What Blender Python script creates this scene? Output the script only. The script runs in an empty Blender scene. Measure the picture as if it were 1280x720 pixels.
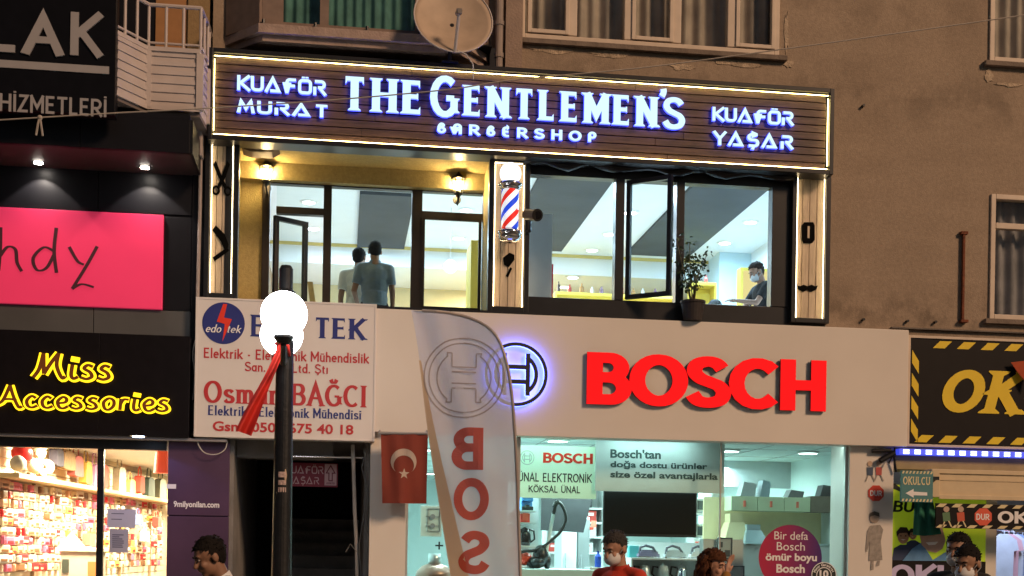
import bpy, bmesh, math, random
from mathutils import Vector, Matrix, noise
from mathutils.geometry import delaunay_2d_cdt
random.seed(7)
S = bpy.context.scene
COL = S.collection
# ------------------------------------------------------------------ camera
FPX, HY, ROLL = 1600.0, 690.0, 0.016
PSI = math.atan(FPX / 12000.0)
CAMP = Vector((0.0, -14.5, 1.62))
FW = Vector((math.sin(PSI), math.cos(PSI), 0)); R0 = Vector((math.cos(PSI), -math.sin(PSI), 0)); U0 = Vector((0, 0, 1))
RT = R0 * math.cos(ROLL) + U0 * math.sin(ROLL); UP = U0 * math.cos(ROLL) - R0 * math.sin(ROLL)
cd = bpy.data.cameras.new('camera'); cam = bpy.data.objects.new('camera', cd); COL.objects.link(cam)
M = Matrix(((RT.x, UP.x, -FW.x), (RT.y, UP.y, -FW.y), (RT.z, UP.z, -FW.z))).to_4x4(); M.translation = CAMP
cam.matrix_world = M
cd.sensor_fit = 'HORIZONTAL'; cd.sensor_width = 36; cd.lens = 36 * FPX / 1280
cd.shift_x = 0; cd.shift_y = (HY - 360) / 1280; cd.clip_end = 2000; cd.clip_start = 0.05
S.camera = cam
# ------------------------------------------------------------------ world, street light glow, exposure
SUN_EL, SUN_AZ = math.radians(30), math.radians(38)   # azimuth measured from straight behind the camera towards the right
w = bpy.data.worlds.new("World"); S.world = w; w.use_nodes = True
nt = w.node_tree
sky = nt.nodes.new('ShaderNodeTexSky'); sky.sky_type = 'NISHITA'; sky.sun_disc = False
sky.sun_elevation = SUN_EL; sky.sun_rotation = math.pi - SUN_AZ
nt.links.new(sky.outputs[0], nt.nodes['Background'].inputs[0]); nt.nodes['Background'].inputs[1].default_value = 0.018
sl = bpy.data.lights.new('sun', 'SUN'); sl.energy = 2.25; sl.angle = math.radians(12); sl.color = (1, 0.63, 0.38)
so = bpy.data.objects.new('sun', sl); COL.objects.link(so)
sd = Vector((math.sin(SUN_AZ) * math.cos(SUN_EL), -math.cos(SUN_AZ) * math.cos(SUN_EL), math.sin(SUN_EL)))
so.rotation_euler = sd.to_track_quat('Z', 'Y').to_euler(); so.location = (8, -20, 15)
S.view_settings.view_transform = 'Standard'; S.view_settings.look = 'None'
S.view_settings.exposure = 0.0; S.view_settings.gamma = 1; S.view_settings.use_curve_mapping = False
S.render.engine = 'CYCLES'; S.cycles.max_bounces = 8; S.cycles.transparent_max_bounces = 16
S.cycles.sample_clamp_indirect = 4.0; S.cycles.caustics_reflective = False; S.cycles.caustics_refractive = False

# ------------------------------------------------------------------ helpers: pixel of the 1280x720 photograph -> point on a plane
def P(px, py, Y=0.0):
    d = FW + RT * ((px - 640) / FPX) - UP * ((py - HY) / FPX)
    return CAMP + d * ((Y - CAMP.y) / d.y)
def PZ(px, py, z):
    d = FW + RT * ((px - 640) / FPX) - UP * ((py - HY) / FPX)
    return CAMP + d * ((z - CAMP.z) / d.z)
def rect(x0, y0, x1, y1, Y=0.0):          # top-left and bottom-right corner
    a, b = P(x0, y0, Y), P(x1, y1, Y)
    return (a.x, b.x, b.z, a.z)
def X(px, Y=0.0, py=500): return P(px, py, Y).x
def Z(px, py, Y=0.0): return P(px, py, Y).z

# ------------------------------------------------------------------ materials
MATS = {}
def mat(name, col, rough=0.6, metal=0.0, var=0.08, scale=8.0, bump=0.0, bscale=40.0, spec=0.4, emit=None, estr=0.0, coat=0.0):
    if name in MATS: return MATS[name]
    m = bpy.data.materials.new(name); m.use_nodes = True; n = m.node_tree.nodes; l = m.node_tree.links
    b = n['Principled BSDF']
    b.inputs['Roughness'].default_value = rough; b.inputs['Metallic'].default_value = metal
    b.inputs['Specular IOR Level'].default_value = spec; b.inputs['Coat Weight'].default_value = coat
    tc = n.new('ShaderNodeTexCoord')
    if var > 0:
        t = n.new('ShaderNodeTexNoise'); t.inputs['Scale'].default_value = scale; t.inputs['Detail'].default_value = 6
        l.new(tc.outputs['Object'], t.inputs['Vector'])
        r = n.new('ShaderNodeValToRGB'); e = r.color_ramp.elements
        e[0].position = .3; e[1].position = .7
        e[0].color = tuple(c * (1 - var) for c in col) + (1,); e[1].color = tuple(min(1, c * (1 + var)) for c in col) + (1,)
        l.new(t.outputs['Fac'], r.inputs[0]); l.new(r.outputs[0], b.inputs['Base Color'])
    else: b.inputs['Base Color'].default_value = tuple(col) + (1,)
    if bump > 0:
        t2 = n.new('ShaderNodeTexNoise'); t2.inputs['Scale'].default_value = bscale; t2.inputs['Detail'].default_value = 8
        l.new(tc.outputs['Object'], t2.inputs['Vector'])
        bp = n.new('ShaderNodeBump'); bp.inputs['Strength'].default_value = bump; bp.inputs['Distance'].default_value = .02
        l.new(t2.outputs['Fac'], bp.inputs['Height']); l.new(bp.outputs[0], b.inputs['Normal'])
    if emit:
        b.inputs['Emission Color'].default_value = tuple(emit) + (1,); b.inputs['Emission Strength'].default_value = estr
    MATS[name] = m
    return m
def glow(name, col, s):
    if name in MATS: return MATS[name]
    m = bpy.data.materials.new(name); m.use_nodes = True; n = m.node_tree.nodes; l = m.node_tree.links
    n.remove(n['Principled BSDF']); e = n.new('ShaderNodeEmission'); e.inputs[0].default_value = tuple(col) + (1,); e.inputs[1].default_value = s
    l.new(e.outputs[0], n['Material Output'].inputs[0]); MATS[name] = m
    return m
def glass(name, tint=(.93, .97, .96), refl=1.0):
    if name in MATS: return MATS[name]
    m = bpy.data.materials.new(name); m.use_nodes = True; n = m.node_tree.nodes; l = m.node_tree.links
    n.remove(n['Principled BSDF'])
    tr = n.new('ShaderNodeBsdfTransparent'); tr.inputs[0].default_value = tuple(tint) + (1,)
    gl = n.new('ShaderNodeBsdfGlossy'); gl.inputs['Roughness'].default_value = .02
    fr = n.new('ShaderNodeFresnel'); fr.inputs[0].default_value = 1.45
    mu = n.new('ShaderNodeMath'); mu.operation = 'MULTIPLY'
    mx = n.new('ShaderNodeMixShader'); ge = n.new('ShaderNodeNewGeometry'); fb = n.new('ShaderNodeMath'); fb.operation = 'MULTIPLY_ADD'   # only the outer face of a pane reflects
    fb.inputs[1].default_value = -refl; fb.inputs[2].default_value = refl; l.new(ge.outputs['Backfacing'], fb.inputs[0]); l.new(fb.outputs[0], mu.inputs[1])
    l.new(fr.outputs[0], mu.inputs[0]); l.new(mu.outputs[0], mx.inputs[0]); l.new(tr.outputs[0], mx.inputs[1]); l.new(gl.outputs[0], mx.inputs[2])
    l.new(mx.outputs[0], n['Material Output'].inputs[0]); MATS[name] = m
    return m
def plaster(name, col, dark, grime=None):
    m = bpy.data.materials.new(name); m.use_nodes = True; n = m.node_tree.nodes; l = m.node_tree.links
    b = n['Principled BSDF']; b.inputs['Roughness'].default_value = .9; b.inputs['Specular IOR Level'].default_value = .2
    tc = n.new('ShaderNodeTexCoord')
    def nz(scale, det, sx=1, sz=1):
        mp = n.new('ShaderNodeMapping'); mp.inputs['Scale'].default_value = (sx, 1, sz)
        t = n.new('ShaderNodeTexNoise'); t.inputs['Scale'].default_value = scale; t.inputs['Detail'].default_value = det
        t.inputs['Roughness'].default_value = .65
        l.new(tc.outputs['Object'], mp.inputs[0]); l.new(mp.outputs[0], t.inputs['Vector']); return t
    big = nz(.9, 8); streak = nz(2.2, 6, 1, .18); fine = nz(28, 6); hor = nz(3.0, 8, .25, 1.6)
    r = n.new('ShaderNodeValToRGB'); e = r.color_ramp.elements
    e[0].position = .28; e[1].position = .68; e[0].color = tuple(dark) + (1,); e[1].color = tuple(col) + (1,)
    ad = n.new('ShaderNodeMath'); ad.operation = 'MULTIPLY_ADD'; ad.inputs[1].default_value = .45
    mu = n.new('ShaderNodeMath'); mu.operation = 'MULTIPLY_ADD'; mu.inputs[1].default_value = .25; mu.inputs[2].default_value = 0
    m3 = n.new('ShaderNodeMath'); m3.operation = 'MULTIPLY_ADD'; m3.inputs[1].default_value = .3
    l.new(streak.outputs['Fac'], mu.inputs[0]); l.new(big.outputs['Fac'], ad.inputs[0]); l.new(mu.outputs[0], ad.inputs[2])
    l.new(hor.outputs['Fac'], m3.inputs[0]); l.new(ad.outputs[0], m3.inputs[2]); l.new(m3.outputs[0], r.inputs[0])
    mx = n.new('ShaderNodeMixRGB'); mx.blend_type = 'MULTIPLY'; mx.inputs[0].default_value = .5
    l.new(r.outputs[0], mx.inputs[1]); l.new(fine.outputs['Fac'], mx.inputs[2]); out = mx.outputs[0]
    for zc, zh, amt in (grime or ()):      # damp, dirty bands along ledges and under sills
        sp = n.new('ShaderNodeSeparateXYZ'); l.new(tc.outputs['Object'], sp.inputs[0])
        sb = n.new('ShaderNodeMath'); sb.operation = 'SUBTRACT'; sb.inputs[1].default_value = zc; l.new(sp.outputs[2], sb.inputs[0])
        ab = n.new('ShaderNodeMath'); ab.operation = 'ABSOLUTE'; l.new(sb.outputs[0], ab.inputs[0])
        mr = n.new('ShaderNodeMapRange'); mr.inputs[1].default_value = 0; mr.inputs[2].default_value = zh; mr.inputs[3].default_value = 1; mr.inputs[4].default_value = 0; l.new(ab.outputs[0], mr.inputs[0])
        g1 = nz(2.6, 9, 1, .8); g2 = n.new('ShaderNodeMapRange'); g2.inputs[1].default_value = .46; g2.inputs[2].default_value = .62; l.new(g1.outputs['Fac'], g2.inputs[0])
        mm = n.new('ShaderNodeMath'); mm.operation = 'MULTIPLY'; l.new(mr.outputs[0], mm.inputs[0]); l.new(g2.outputs[0], mm.inputs[1])
        m5 = n.new('ShaderNodeMath'); m5.operation = 'MULTIPLY'; m5.inputs[1].default_value = amt; l.new(mm.outputs[0], m5.inputs[0])
        mz = n.new('ShaderNodeMixRGB'); mz.inputs[2].default_value = tuple(c * .45 for c in dark) + (1,); l.new(m5.outputs[0], mz.inputs[0]); l.new(out, mz.inputs[1]); out = mz.outputs[0]
    l.new(out, b.inputs['Base Color'])
    bp = n.new('ShaderNodeBump'); bp.inputs['Strength'].default_value = .6; bp.inputs['Distance'].default_value = .012
    f2 = nz(60, 8)
    l.new(f2.outputs['Fac'], bp.inputs['Height']); l.new(bp.outputs[0], b.inputs['Normal'])
    return m
def wood(name, c0, c1, vert=False, rough=.55):
    m = bpy.data.materials.new(name); m.use_nodes = True; n = m.node_tree.nodes; l = m.node_tree.links
    b = n['Principled BSDF']; b.inputs['Roughness'].default_value = rough
    tc = n.new('ShaderNodeTexCoord'); mp = n.new('ShaderNodeMapping')
    mp.inputs['Scale'].default_value = (8, 1, .7) if vert else (.7, 1, 9)
    t = n.new('ShaderNodeTexNoise'); t.inputs['Scale'].default_value = 4; t.inputs['Detail'].default_value = 9; t.inputs['Roughness'].default_value = .7
    t2 = n.new('ShaderNodeTexNoise'); t2.inputs['Scale'].default_value = 2.3; t2.inputs['Detail'].default_value = 3
    l.new(tc.outputs['Object'], mp.inputs[0]); l.new(mp.outputs[0], t.inputs['Vector']); l.new(tc.outputs['Object'], t2.inputs['Vector'])
    mm = n.new('ShaderNodeMath'); mm.operation = 'MULTIPLY_ADD'; mm.inputs[1].default_value = .4
    l.new(t2.outputs['Fac'], mm.inputs[0]); l.new(t.outputs['Fac'], mm.inputs[2])
    r = n.new('ShaderNodeValToRGB'); e = r.color_ramp.elements; e[0].position = .5; e[1].position = .85
    e[0].color = tuple(c0) + (1,); e[1].color = tuple(c1) + (1,)
    l.new(mm.outputs[0], r.inputs[0]); l.new(r.outputs[0], b.inputs['Base Color'])
    bp = n.new('ShaderNodeBump'); bp.inputs['Strength'].default_value = .3; bp.inputs['Distance'].default_value = .01
    l.new(t.outputs['Fac'], bp.inputs['Height']); l.new(bp.outputs[0], b.inputs['Normal'])
    return m

BLK = mat('black_metal', (.012, .012, .014), .35, .0, .2, 6)
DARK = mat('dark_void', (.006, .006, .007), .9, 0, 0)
WHITE = mat('white_paint', (.78, .78, .76), .5, 0, .03, 5)
CHROME = mat('chrome', (.75, .75, .78), .12, 1.0, 0)
GREY = mat('grey_metal', (.3, .3, .31), .45, .3, .1, 5)
GLASS = glass('clear_glass')
RUST = mat('rust', (.16, .045, .018), .8, 0, .4, 30, .3)

# ------------------------------------------------------------------ mesh builder
class MB:
    def __init__(s): s.v = []; s.f = []; s.mi = []; s.m = 0; s.smooth = False; s.sm = []
    def face(s, idx): s.f.append(tuple(idx)); s.mi.append(s.m); s.sm.append(s.smooth)
    def add(s, vs, fs):
        o = len(s.v); s.v += [Vector(v) for v in vs]
        for f in fs: s.face([i + o for i in f])
        return s
    def box(s, x0, x1, y0, y1, z0, z1, bev=0.0):
        if x1 < x0: x0, x1 = x1, x0
        if y1 < y0: y0, y1 = y1, y0
        if z1 < z0: z0, z1 = z1, z0
        b = min(bev, (x1 - x0) * .45, (y1 - y0) * .45, (z1 - z0) * .45)
        if b <= 0:
            return s.add([(x0, y0, z0), (x1, y0, z0), (x1, y1, z0), (x0, y1, z0), (x0, y0, z1), (x1, y0, z1), (x1, y1, z1), (x0, y1, z1)],
                         [(0, 3, 2, 1), (4, 5, 6, 7), (0, 1, 5, 4), (1, 2, 6, 5), (2, 3, 7, 6), (3, 0, 4, 7)])
        bm = bmesh.new(); bmesh.ops.create_cube(bm, size=1)
        for v in bm.verts: v.co = Vector(((x0 + x1) / 2 + v.co.x * (x1 - x0), (y0 + y1) / 2 + v.co.y * (y1 - y0), (z0 + z1) / 2 + v.co.z * (z1 - z0)))
        bmesh.ops.bevel(bm, geom=bm.edges[:], offset=b, segments=2, affect='EDGES', profile=.6)
        bm.verts.index_update()
        s.add([v.co.copy() for v in bm.verts], [[v.index for v in f.verts] for f in bm.faces]); bm.free(); return s
    def frame(s, x0, x1, z0, z1, t, y0, y1, bev=0.0, tb=None):
        tb = t if tb is None else tb
        s.box(x0, x0 + t, y0, y1, z0, z1, bev); s.box(x1 - t, x1, y0, y1, z0, z1, bev)
        s.box(x0 + t, x1 - t, y0, y1, z1 - t, z1, bev); s.box(x0 + t, x1 - t, y0, y1, z0, z0 + tb, bev); return s
    def cyl(s, p, q, r0, r1=None, n=16, caps=True):
        r1 = r0 if r1 is None else r1; p, q = Vector(p), Vector(q); d = (q - p).normalized()
        a = d.orthogonal().normalized(); b = d.cross(a); vs = []
        for c, r in ((p, r0), (q, r1)):
            for i in range(n):
                t = 2 * math.pi * i / n; vs.append(c + a * (r * math.cos(t)) + b * (r * math.sin(t)))
        fs = [(i, (i + 1) % n, n + (i + 1) % n, n + i) for i in range(n)]
        if caps: fs += [tuple(range(n - 1, -1, -1)), tuple(range(n, 2 * n))]
        return s.add(vs, fs)
    def tube(s, pts, r, n=8):
        pts = [Vector(p) for p in pts]; vs = []; rs = r if isinstance(r, (list, tuple)) else [r] * len(pts)
        a = None
        for i, p in enumerate(pts):
            d = (pts[min(i + 1, len(pts) - 1)] - pts[max(i - 1, 0)]).normalized()
            a = d.orthogonal().normalized() if a is None else (a - d * a.dot(d)).normalized()
            b = d.cross(a)
            for k in range(n):
                t = 2 * math.pi * k / n; vs.append(p + a * (rs[i] * math.cos(t)) + b * (rs[i] * math.sin(t)))
        fs = [(i * n + k, i * n + (k + 1) % n, (i + 1) * n + (k + 1) % n, (i + 1) * n + k) for i in range(len(pts) - 1) for k in range(n)]
        fs += [tuple(range(n - 1, -1, -1)), tuple(range((len(pts) - 1) * n, len(pts) * n))]
        return s.add(vs, fs)
    def lathe(s, prof, c=(0, 0, 0), n=24, axis='z'):
        vs = []; c = Vector(c)
        for r, h in prof:
            for k in range(n):
                t = 2 * math.pi * k / n
                o = Vector((r * math.cos(t), r * math.sin(t), h)) if axis == 'z' else Vector((r * math.cos(t), h, r * math.sin(t)))
                vs.append(c + o)
        m = len(prof)
        fs = [(i * n + k, i * n + (k + 1) % n, (i + 1) * n + (k + 1) % n, (i + 1) * n + k) for i in range(m - 1) for k in range(n)]
        if prof[0][0] > 1e-6: fs.append(tuple(range(n - 1, -1, -1)))
        if prof[-1][0] > 1e-6: fs.append(tuple(range((m - 1) * n, m * n)))
        return s.add(vs, fs)
    def ell(s, c, r, n=16, m=10, rot=None):
        c = Vector(c); vs = []
        if not isinstance(r, (tuple, list)): r = (r, r, r)
        for i in range(m + 1):
            ph = math.pi * i / m - math.pi / 2
            for k in range(n):
                t = 2 * math.pi * k / n
                p = Vector((r[0] * math.cos(ph) * math.cos(t), r[1] * math.cos(ph) * math.sin(t), r[2] * math.sin(ph)))
                vs.append(c + (rot @ p if rot else p))
        return s.add(vs, [(i * n + k, i * n + (k + 1) % n, (i + 1) * n + (k + 1) % n, (i + 1) * n + k) for i in range(m) for k in range(n)])
    def prism(s, poly, y0, y1):            # polygon in the x-z plane, thickness along y
        n = len(poly)
        vs = [(x, y0, z) for x, z in poly] + [(x, y1, z) for x, z in poly]
        return s.add(vs, [tuple(range(n)), tuple(range(2 * n - 1, n - 1, -1))] + [(i, n + i, n + (i + 1) % n, (i + 1) % n) for i in range(n)])
    def hprism(s, poly, z0, z1):           # polygon in the x-y plane
        n = len(poly)
        vs = [(x, y, z0) for x, y in poly] + [(x, y, z1) for x, y in poly]
        return s.add(vs, [tuple(range(n - 1, -1, -1)), tuple(range(n, 2 * n))] + [(i, (i + 1) % n, n + (i + 1) % n, n + i) for i in range(n)])

def wpos(o):
    p = Vector((0, 0, 0))
    while o: p += o.location; o = o.parent
    return p
def obj(name, mb, m, parent=None, local=False, label=None):
    me = bpy.data.meshes.new(name)
    off = Vector((0, 0, 0)) if (local or parent is None) else wpos(parent)
    me.from_pydata([v - off for v in mb.v], [], mb.f)
    ms = m if isinstance(m, (list, tuple)) else [m]
    for k in ms: me.materials.append(k)
    me.polygons.foreach_set('material_index', mb.mi); me.polygons.foreach_set('use_smooth', mb.sm)
    bm = bmesh.new(); bm.from_mesh(me); bmesh.ops.remove_doubles(bm, verts=bm.verts, dist=1e-6); bmesh.ops.recalc_face_normals(bm, faces=bm.faces); bm.to_mesh(me); bm.free()
    o = bpy.data.objects.new(name, me); COL.objects.link(o); o.parent = parent
    if label: o['label'] = label
    return o
def tag(o, label, cat, group=None):
    o['label'] = label; o['category'] = cat
    if group: o['group'] = group
    return o
def thing(name, label, cat, loc=(0, 0, 0), group=None, rz=0):
    o = bpy.data.objects.new(name, None); COL.objects.link(o); o.location = loc; o.rotation_euler = (0, 0, rz); o.empty_display_size = .1
    return tag(o, label, cat, group)
def single(name, mb, m, label, cat, group=None):     # a thing that is one mesh; origin at its centre of base
    c = Vector((sum(v.x for v in mb.v) / len(mb.v), sum(v.y for v in mb.v) / len(mb.v), min(v.z for v in mb.v)))
    mb.v = [v - c for v in mb.v]
    o = obj(name, mb, m); o.location = c
    return tag(o, label, cat, group)
def struct(name, mb, m):
    o = obj(name, mb, m); o['kind'] = 'structure'; return o
def dup(root, loc, label=None, group=None):
    r = root.copy(); COL.objects.link(r); r.location = loc
    if label: r['label'] = label
    if group: r['group'] = group
    for ch in list(root.children):
        c = ch.copy(); COL.objects.link(c); c.parent = r
        for g in list(ch.children):
            d = g.copy(); COL.objects.link(d); d.parent = c
    return r
def light(name, kind, loc, power, col, size=.3, parent=None, rot=(0, 0, 0), shape=None, spread=None):
    l = bpy.data.lights.new(name, kind); l.energy = power; l.color = col
    if kind == 'AREA':
        l.size = size
        if shape: l.shape = 'RECTANGLE'; l.size_y = shape
    else: l.shadow_soft_size = size
    o = bpy.data.objects.new(name, l); COL.objects.link(o); o.location = loc; o.rotation_euler = rot
    return o
def wall_holes(mb, x0, x1, z0, z1, y0, y1, holes):
    xs = sorted({x0, x1, *[h[0] for h in holes], *[h[1] for h in holes]}); zs = sorted({z0, z1, *[h[2] for h in holes], *[h[3] for h in holes]})
    xs = [x for x in xs if x0 <= x <= x1]; zs = [z for z in zs if z0 <= z <= z1]
    for i in range(len(xs) - 1):
        run = None
        for j in range(len(zs) - 1):
            cx, cz = (xs[i] + xs[i + 1]) / 2, (zs[j] + zs[j + 1]) / 2
            hole = any(h[0] < cx < h[1] and h[2] < cz < h[3] for h in holes)
            if not hole: run = zs[j] if run is None else run
            if run is not None and (hole or j == len(zs) - 2):
                mb.box(xs[i], xs[i + 1], y0, y1, run, zs[j] if hole else zs[j + 1]); run = None

# ------------------------------------------------------------------ lettering
def cat_rom(pts, k=6, closed=False):
    n = len(pts); out = []
    rng = range(n if closed else n - 1)
    for i in rng:
        p0 = pts[(i - 1) % n] if (closed or i > 0) else pts[0]; p1 = pts[i]; p2 = pts[(i + 1) % n]
        p3 = pts[(i + 2) % n] if (closed or i + 2 < n) else pts[-1]
        for j in range(k):
            t = j / k; t2 = t * t; t3 = t2 * t
            out.append(tuple(.5 * (2 * p1[a] + (p2[a] - p0[a]) * t + (2 * p0[a] - 5 * p1[a] + 4 * p2[a] - p3[a]) * t2 + (3 * p1[a] - p0[a] - 3 * p2[a] + p3[a]) * t3) for a in (0, 1)))
    if not closed: out.append(tuple(pts[-1]))
    return out
def arc(cx, cy, rx, ry, a0, a1, n=14):
    return [(cx + rx * math.cos(math.radians(a0 + (a1 - a0) * i / n)), cy + ry * math.sin(math.radians(a0 + (a1 - a0) * i / n))) for i in range(n + 1)]
def L(*p): return ('l', list(p))
def C(*p): return ('c', list(p))          # smooth stroke
def A(*a): return ('c0', arc(*a))
def O(cx, cy, rx, ry): return ('o', arc(cx, cy, rx, ry, 0, 360, 28)[:-1])
SH = [(.6, .83), (.5, .95), (.33, 1), (.13, .93), (.07, .75), (.18, .59), (.36, .5), (.54, .41), (.63, .25), (.56, .07), (.34, 0), (.14, .05), (.03, .2)]
BB = [L((.08, 0), (.08, 1)), ('c0', [(.08, 1)] + arc(.34, .765, .24, .235, 90, -90) + [(.08, .53)]), ('c0', [(.08, .53)] + arc(.36, .265, .27, .265, 90, -90) + [(.08, 0)])]
PP = [L((.08, 0), (.08, 1)), ('c0', [(.08, 1)] + arc(.36, .73, .26, .27, 90, -90) + [(.08, .46)])]
G = {   # skeletons, cap height 1: (width, strokes)
 'A': (.76, [L((.04, 0), (.38, 1), (.72, 0)), L((.16, .34), (.6, .34))]),
 'B': (.68, BB),
 'C': (.74, [A(.42, .5, .38, .5, 48, 312)]),
 'D': (.76, [L((.08, 0), (.08, 1)), ('c0', [(.08, 1)] + arc(.28, .5, .42, .5, 90, -90) + [(.08, 0)])]),
 'E': (.62, [L((.08, 0), (.08, 1)), L((.08, 1), (.56, 1)), L((.08, .52), (.5, .52)), L((.08, 0), (.58, 0))]),
 'F': (.6, [L((.08, 0), (.08, 1)), L((.08, 1), (.56, 1)), L((.08, .52), (.48, .52))]),
 'G': (.8, [A(.42, .5, .38, .5, 48, 318), L((.72, .06), (.72, .46)), L((.46, .46), (.72, .46))]),
 'H': (.76, [L((.08, 0), (.08, 1)), L((.68, 0), (.68, 1)), L((.08, .52), (.68, .52))]),
 'I': (.2, [L((.1, 0), (.1, 1))]),
 'K': (.72, [L((.08, 0), (.08, 1)), L((.64, 1), (.08, .42)), L((.24, .58), (.66, 0))]),
 'L': (.58, [L((.08, 0), (.08, 1)), L((.08, 0), (.54, 0))]),
 'M': (.9, [L((.08, 0), (.08, 1)), L((.82, 0), (.82, 1)), L((.08, 1), (.45, .28), (.82, 1))]),
 'N': (.76, [L((.08, 0), (.08, 1)), L((.08, 1), (.68, 0)), L((.68, 0), (.68, 1))]),
 'O': (.84, [O(.42, .5, .38, .5)]),
 'P': (.66, PP),
 'R': (.72, PP + [L((.3, .46), (.66, 0))]),
 'S': (.68, [C(*SH)]),
 'T': (.7, [L((.35, 0), (.35, 1)), L((.02, 1), (.68, 1))]),
 'U': (.76, [('c0', [(.08, 1)] + arc(.38, .32, .3, .32, 180, 360) + [(.68, 1)])]),
 'Y': (.72, [L((.02, 1), (.36, .46), (.7, 1)), L((.36, .46), (.36, 0))]),
 'Z': (.68, [L((.06, 1), (.6, 1), (.06, 0), (.64, 0))]),
 'a': (.54, [O(.25, .3, .21, .3), L((.46, .6), (.46, 0))]),
 'c': (.5, [A(.27, .3, .23, .3, 50, 310)]),
 'd': (.56, [O(.26, .3, .22, .3), L((.48, 1), (.48, 0))]),
 'e': (.54, [('c0', [(.06, .32), (.48, .32)] + arc(.27, .3, .22, .3, 8, 318))]),
 'h': (.54, [L((.08, 0), (.08, 1)), ('c0', [(.08, .3)] + arc(.27, .38, .19, .22, 180, 0) + [(.46, 0)])]),
 'i': (.2, [L((.1, 0), (.1, .6)), L((.1, .8), (.1, .93))]),
 'k': (.52, [L((.08, 0), (.08, 1)), L((.46, .6), (.08, .24)), L((.2, .36), (.5, 0))]),
 'l': (.2, [L((.1, 0), (.1, 1))]),
 'm': (.84, [L((.08, 0), (.08, .6)), ('c0', [(.08, .34)] + arc(.25, .4, .17, .2, 180, 0) + [(.42, 0)]), ('c0', [(.42, .34)] + arc(.59, .4, .17, .2, 180, 0) + [(.76, 0)])]),
 'n': (.54, [L((.08, 0), (.08, .6)), ('c0', [(.08, .3)] + arc(.27, .38, .19, .22, 180, 0) + [(.46, 0)])]),
 'o': (.56, [O(.28, .3, .23, .3)]),
 'r': (.36, [L((.08, 0), (.08, .6)), ('c0', [(.08, .32)] + arc(.26, .4, .18, .2, 180, 60))]),
 's': (.48, [C(*[(x * .68 + .02, y * .6) for x, y in SH])]),
 't': (.36, [('c0', [(.15, .85), (.15, .15)] + arc(.26, .13, .11, .13, 180, 290)), L((.02, .6), (.32, .6))]),
 'u': (.54, [('c0', [(.08, .6)] + arc(.26, .2, .18, .2, 180, 340)), L((.46, .6), (.46, 0))]),
 'y': (.5, [L((.04, .6), (.26, 0)), L((.48, .6), (.18, -.26))]),
 '-': (.36, [L((.06, .36), (.3, .36))]), '.': (.18, [L((.09, 0), (.09, .1))]), ' ': (.32, []),
 "'": (.2, [C((.12, 1.12), (.13, 1.0), (.06, .84))]),
}
def accent(ch):
    base = {'Ö': 'O', 'Ü': 'U', 'Ğ': 'G', 'İ': 'I', 'Ş': 'S', 'ü': 'u', 'ö': 'o', 'ı': 'i'}[ch]
    wd, st = G[base]; st = list(st)
    h = 1.0 if base.isupper() else .6
    if ch in 'ÖÜüö': st += [L((wd * .3, h + .17), (wd * .3, h + .28)), L((wd * .66, h + .17), (wd * .66, h + .28))]
    if ch == 'Ğ': st += [C((wd * .3, 1.32), (wd * .38, 1.2), (wd * .5, 1.17), (wd * .62, 1.2), (wd * .7, 1.32))]
    if ch == 'İ': st += [L((.1, 1.17), (.1, 1.28))]
    if ch == 'Ş': st += [C((.34, 0), (.36, -.14), (.28, -.27))]
    if ch == 'ı': st = st[:1]
    return (wd, st)
for _c in 'ÖÜĞİŞüöı': G[_c] = accent(_c)
TECH = {   # square techno capitals
 'A': (1.20, [L((.10, .0), (.54, 1), (.98, 0), (.36, 0))]),
 'U': (.86, [('c0', [(.08, 1), (.08, .3)] + arc(.33, .25, .25, .25, 180, 270, 5) + arc(.53, .25, .25, .25, 270, 360, 5) + [(.78, 1)])]),
 'R': (.86, [L((.08, 0), (.08, .55)), ('c0', [(.08, 1), (.5, 1)] + arc(.56, .75, .2, .25, 90, -90, 7) + [(.3, .5)]), L((.4, .5), (.78, 0))]),
 'K': (.84, [L((.08, 0), (.08, 1)), L((.74, 1), (.22, .5), (.76, 0))]),
 'F': (.92, [('c0', [(.22, 0), (.22, .75)] + arc(.42, .75, .2, .25, 180, 90, 5) + [(.86, 1)]), L((.34, .5), (.80, .5))]),
 'Ö': (.96, [('o', arc(.66, .75, .2, .25, 0, 90, 5) + arc(.28, .75, .2, .25, 90, 180, 5) + arc(.28, .25, .2, .25, 180, 270, 5) + arc(.66, .25, .2, .25, 270, 360, 5)), L((.34, 1.2), (.34, 1.31)), L((.6, 1.2), (.6, 1.31))]),
 'M': (1.0, [L((.06, 0), (.2, 1), (.5, .3), (.8, 1), (.94, 0))]),
 'T': (.8, [L((.4, 0), (.4, 1)), L((.04, 1), (.76, 1))]),
 'Y': (.8, [L((.04, 1), (.4, .48), (.76, 1)), L((.4, .48), (.4, 0))]),
 'Ş': (.82, [('c0', [(.72, 1), (.28, 1)] + arc(.28, .76, .2, .24, 90, 270, 7) + arc(.54, .26, .2, .26, 90, -90, 7) + [(.08, 0)]), L((.42, -.1), (.36, -.34))]),
}
DECO = {
 'B': (.56, [('o', arc(.28, .26, .22, .26, 0, 360, 22)[:-1]), C((.07, .26), (.1, .7), (.26, 1), (.42, .84), (.3, .56))]),
 'P': (.56, [L((.08, 0), (.08, .7)), ('o', arc(.28, .7, .21, .3, 0, 360, 22)[:-1])]),
 'A': (.6, [('c0', [(.08, 0), (.08, .7)] + arc(.3, .7, .22, .3, 180, 0) + [(.52, 0)]), L((.08, .36), (.52, .36))]),
 'E': (.52, [('c0', [(.48, 1), (.3, 1)] + arc(.3, .75, .22, .25, 90, 180, 6) + arc(.3, .25, .22, .25, 180, 270, 6) + [(.48, 0)]), L((.1, .5), (.44, .5))]),
}
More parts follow.
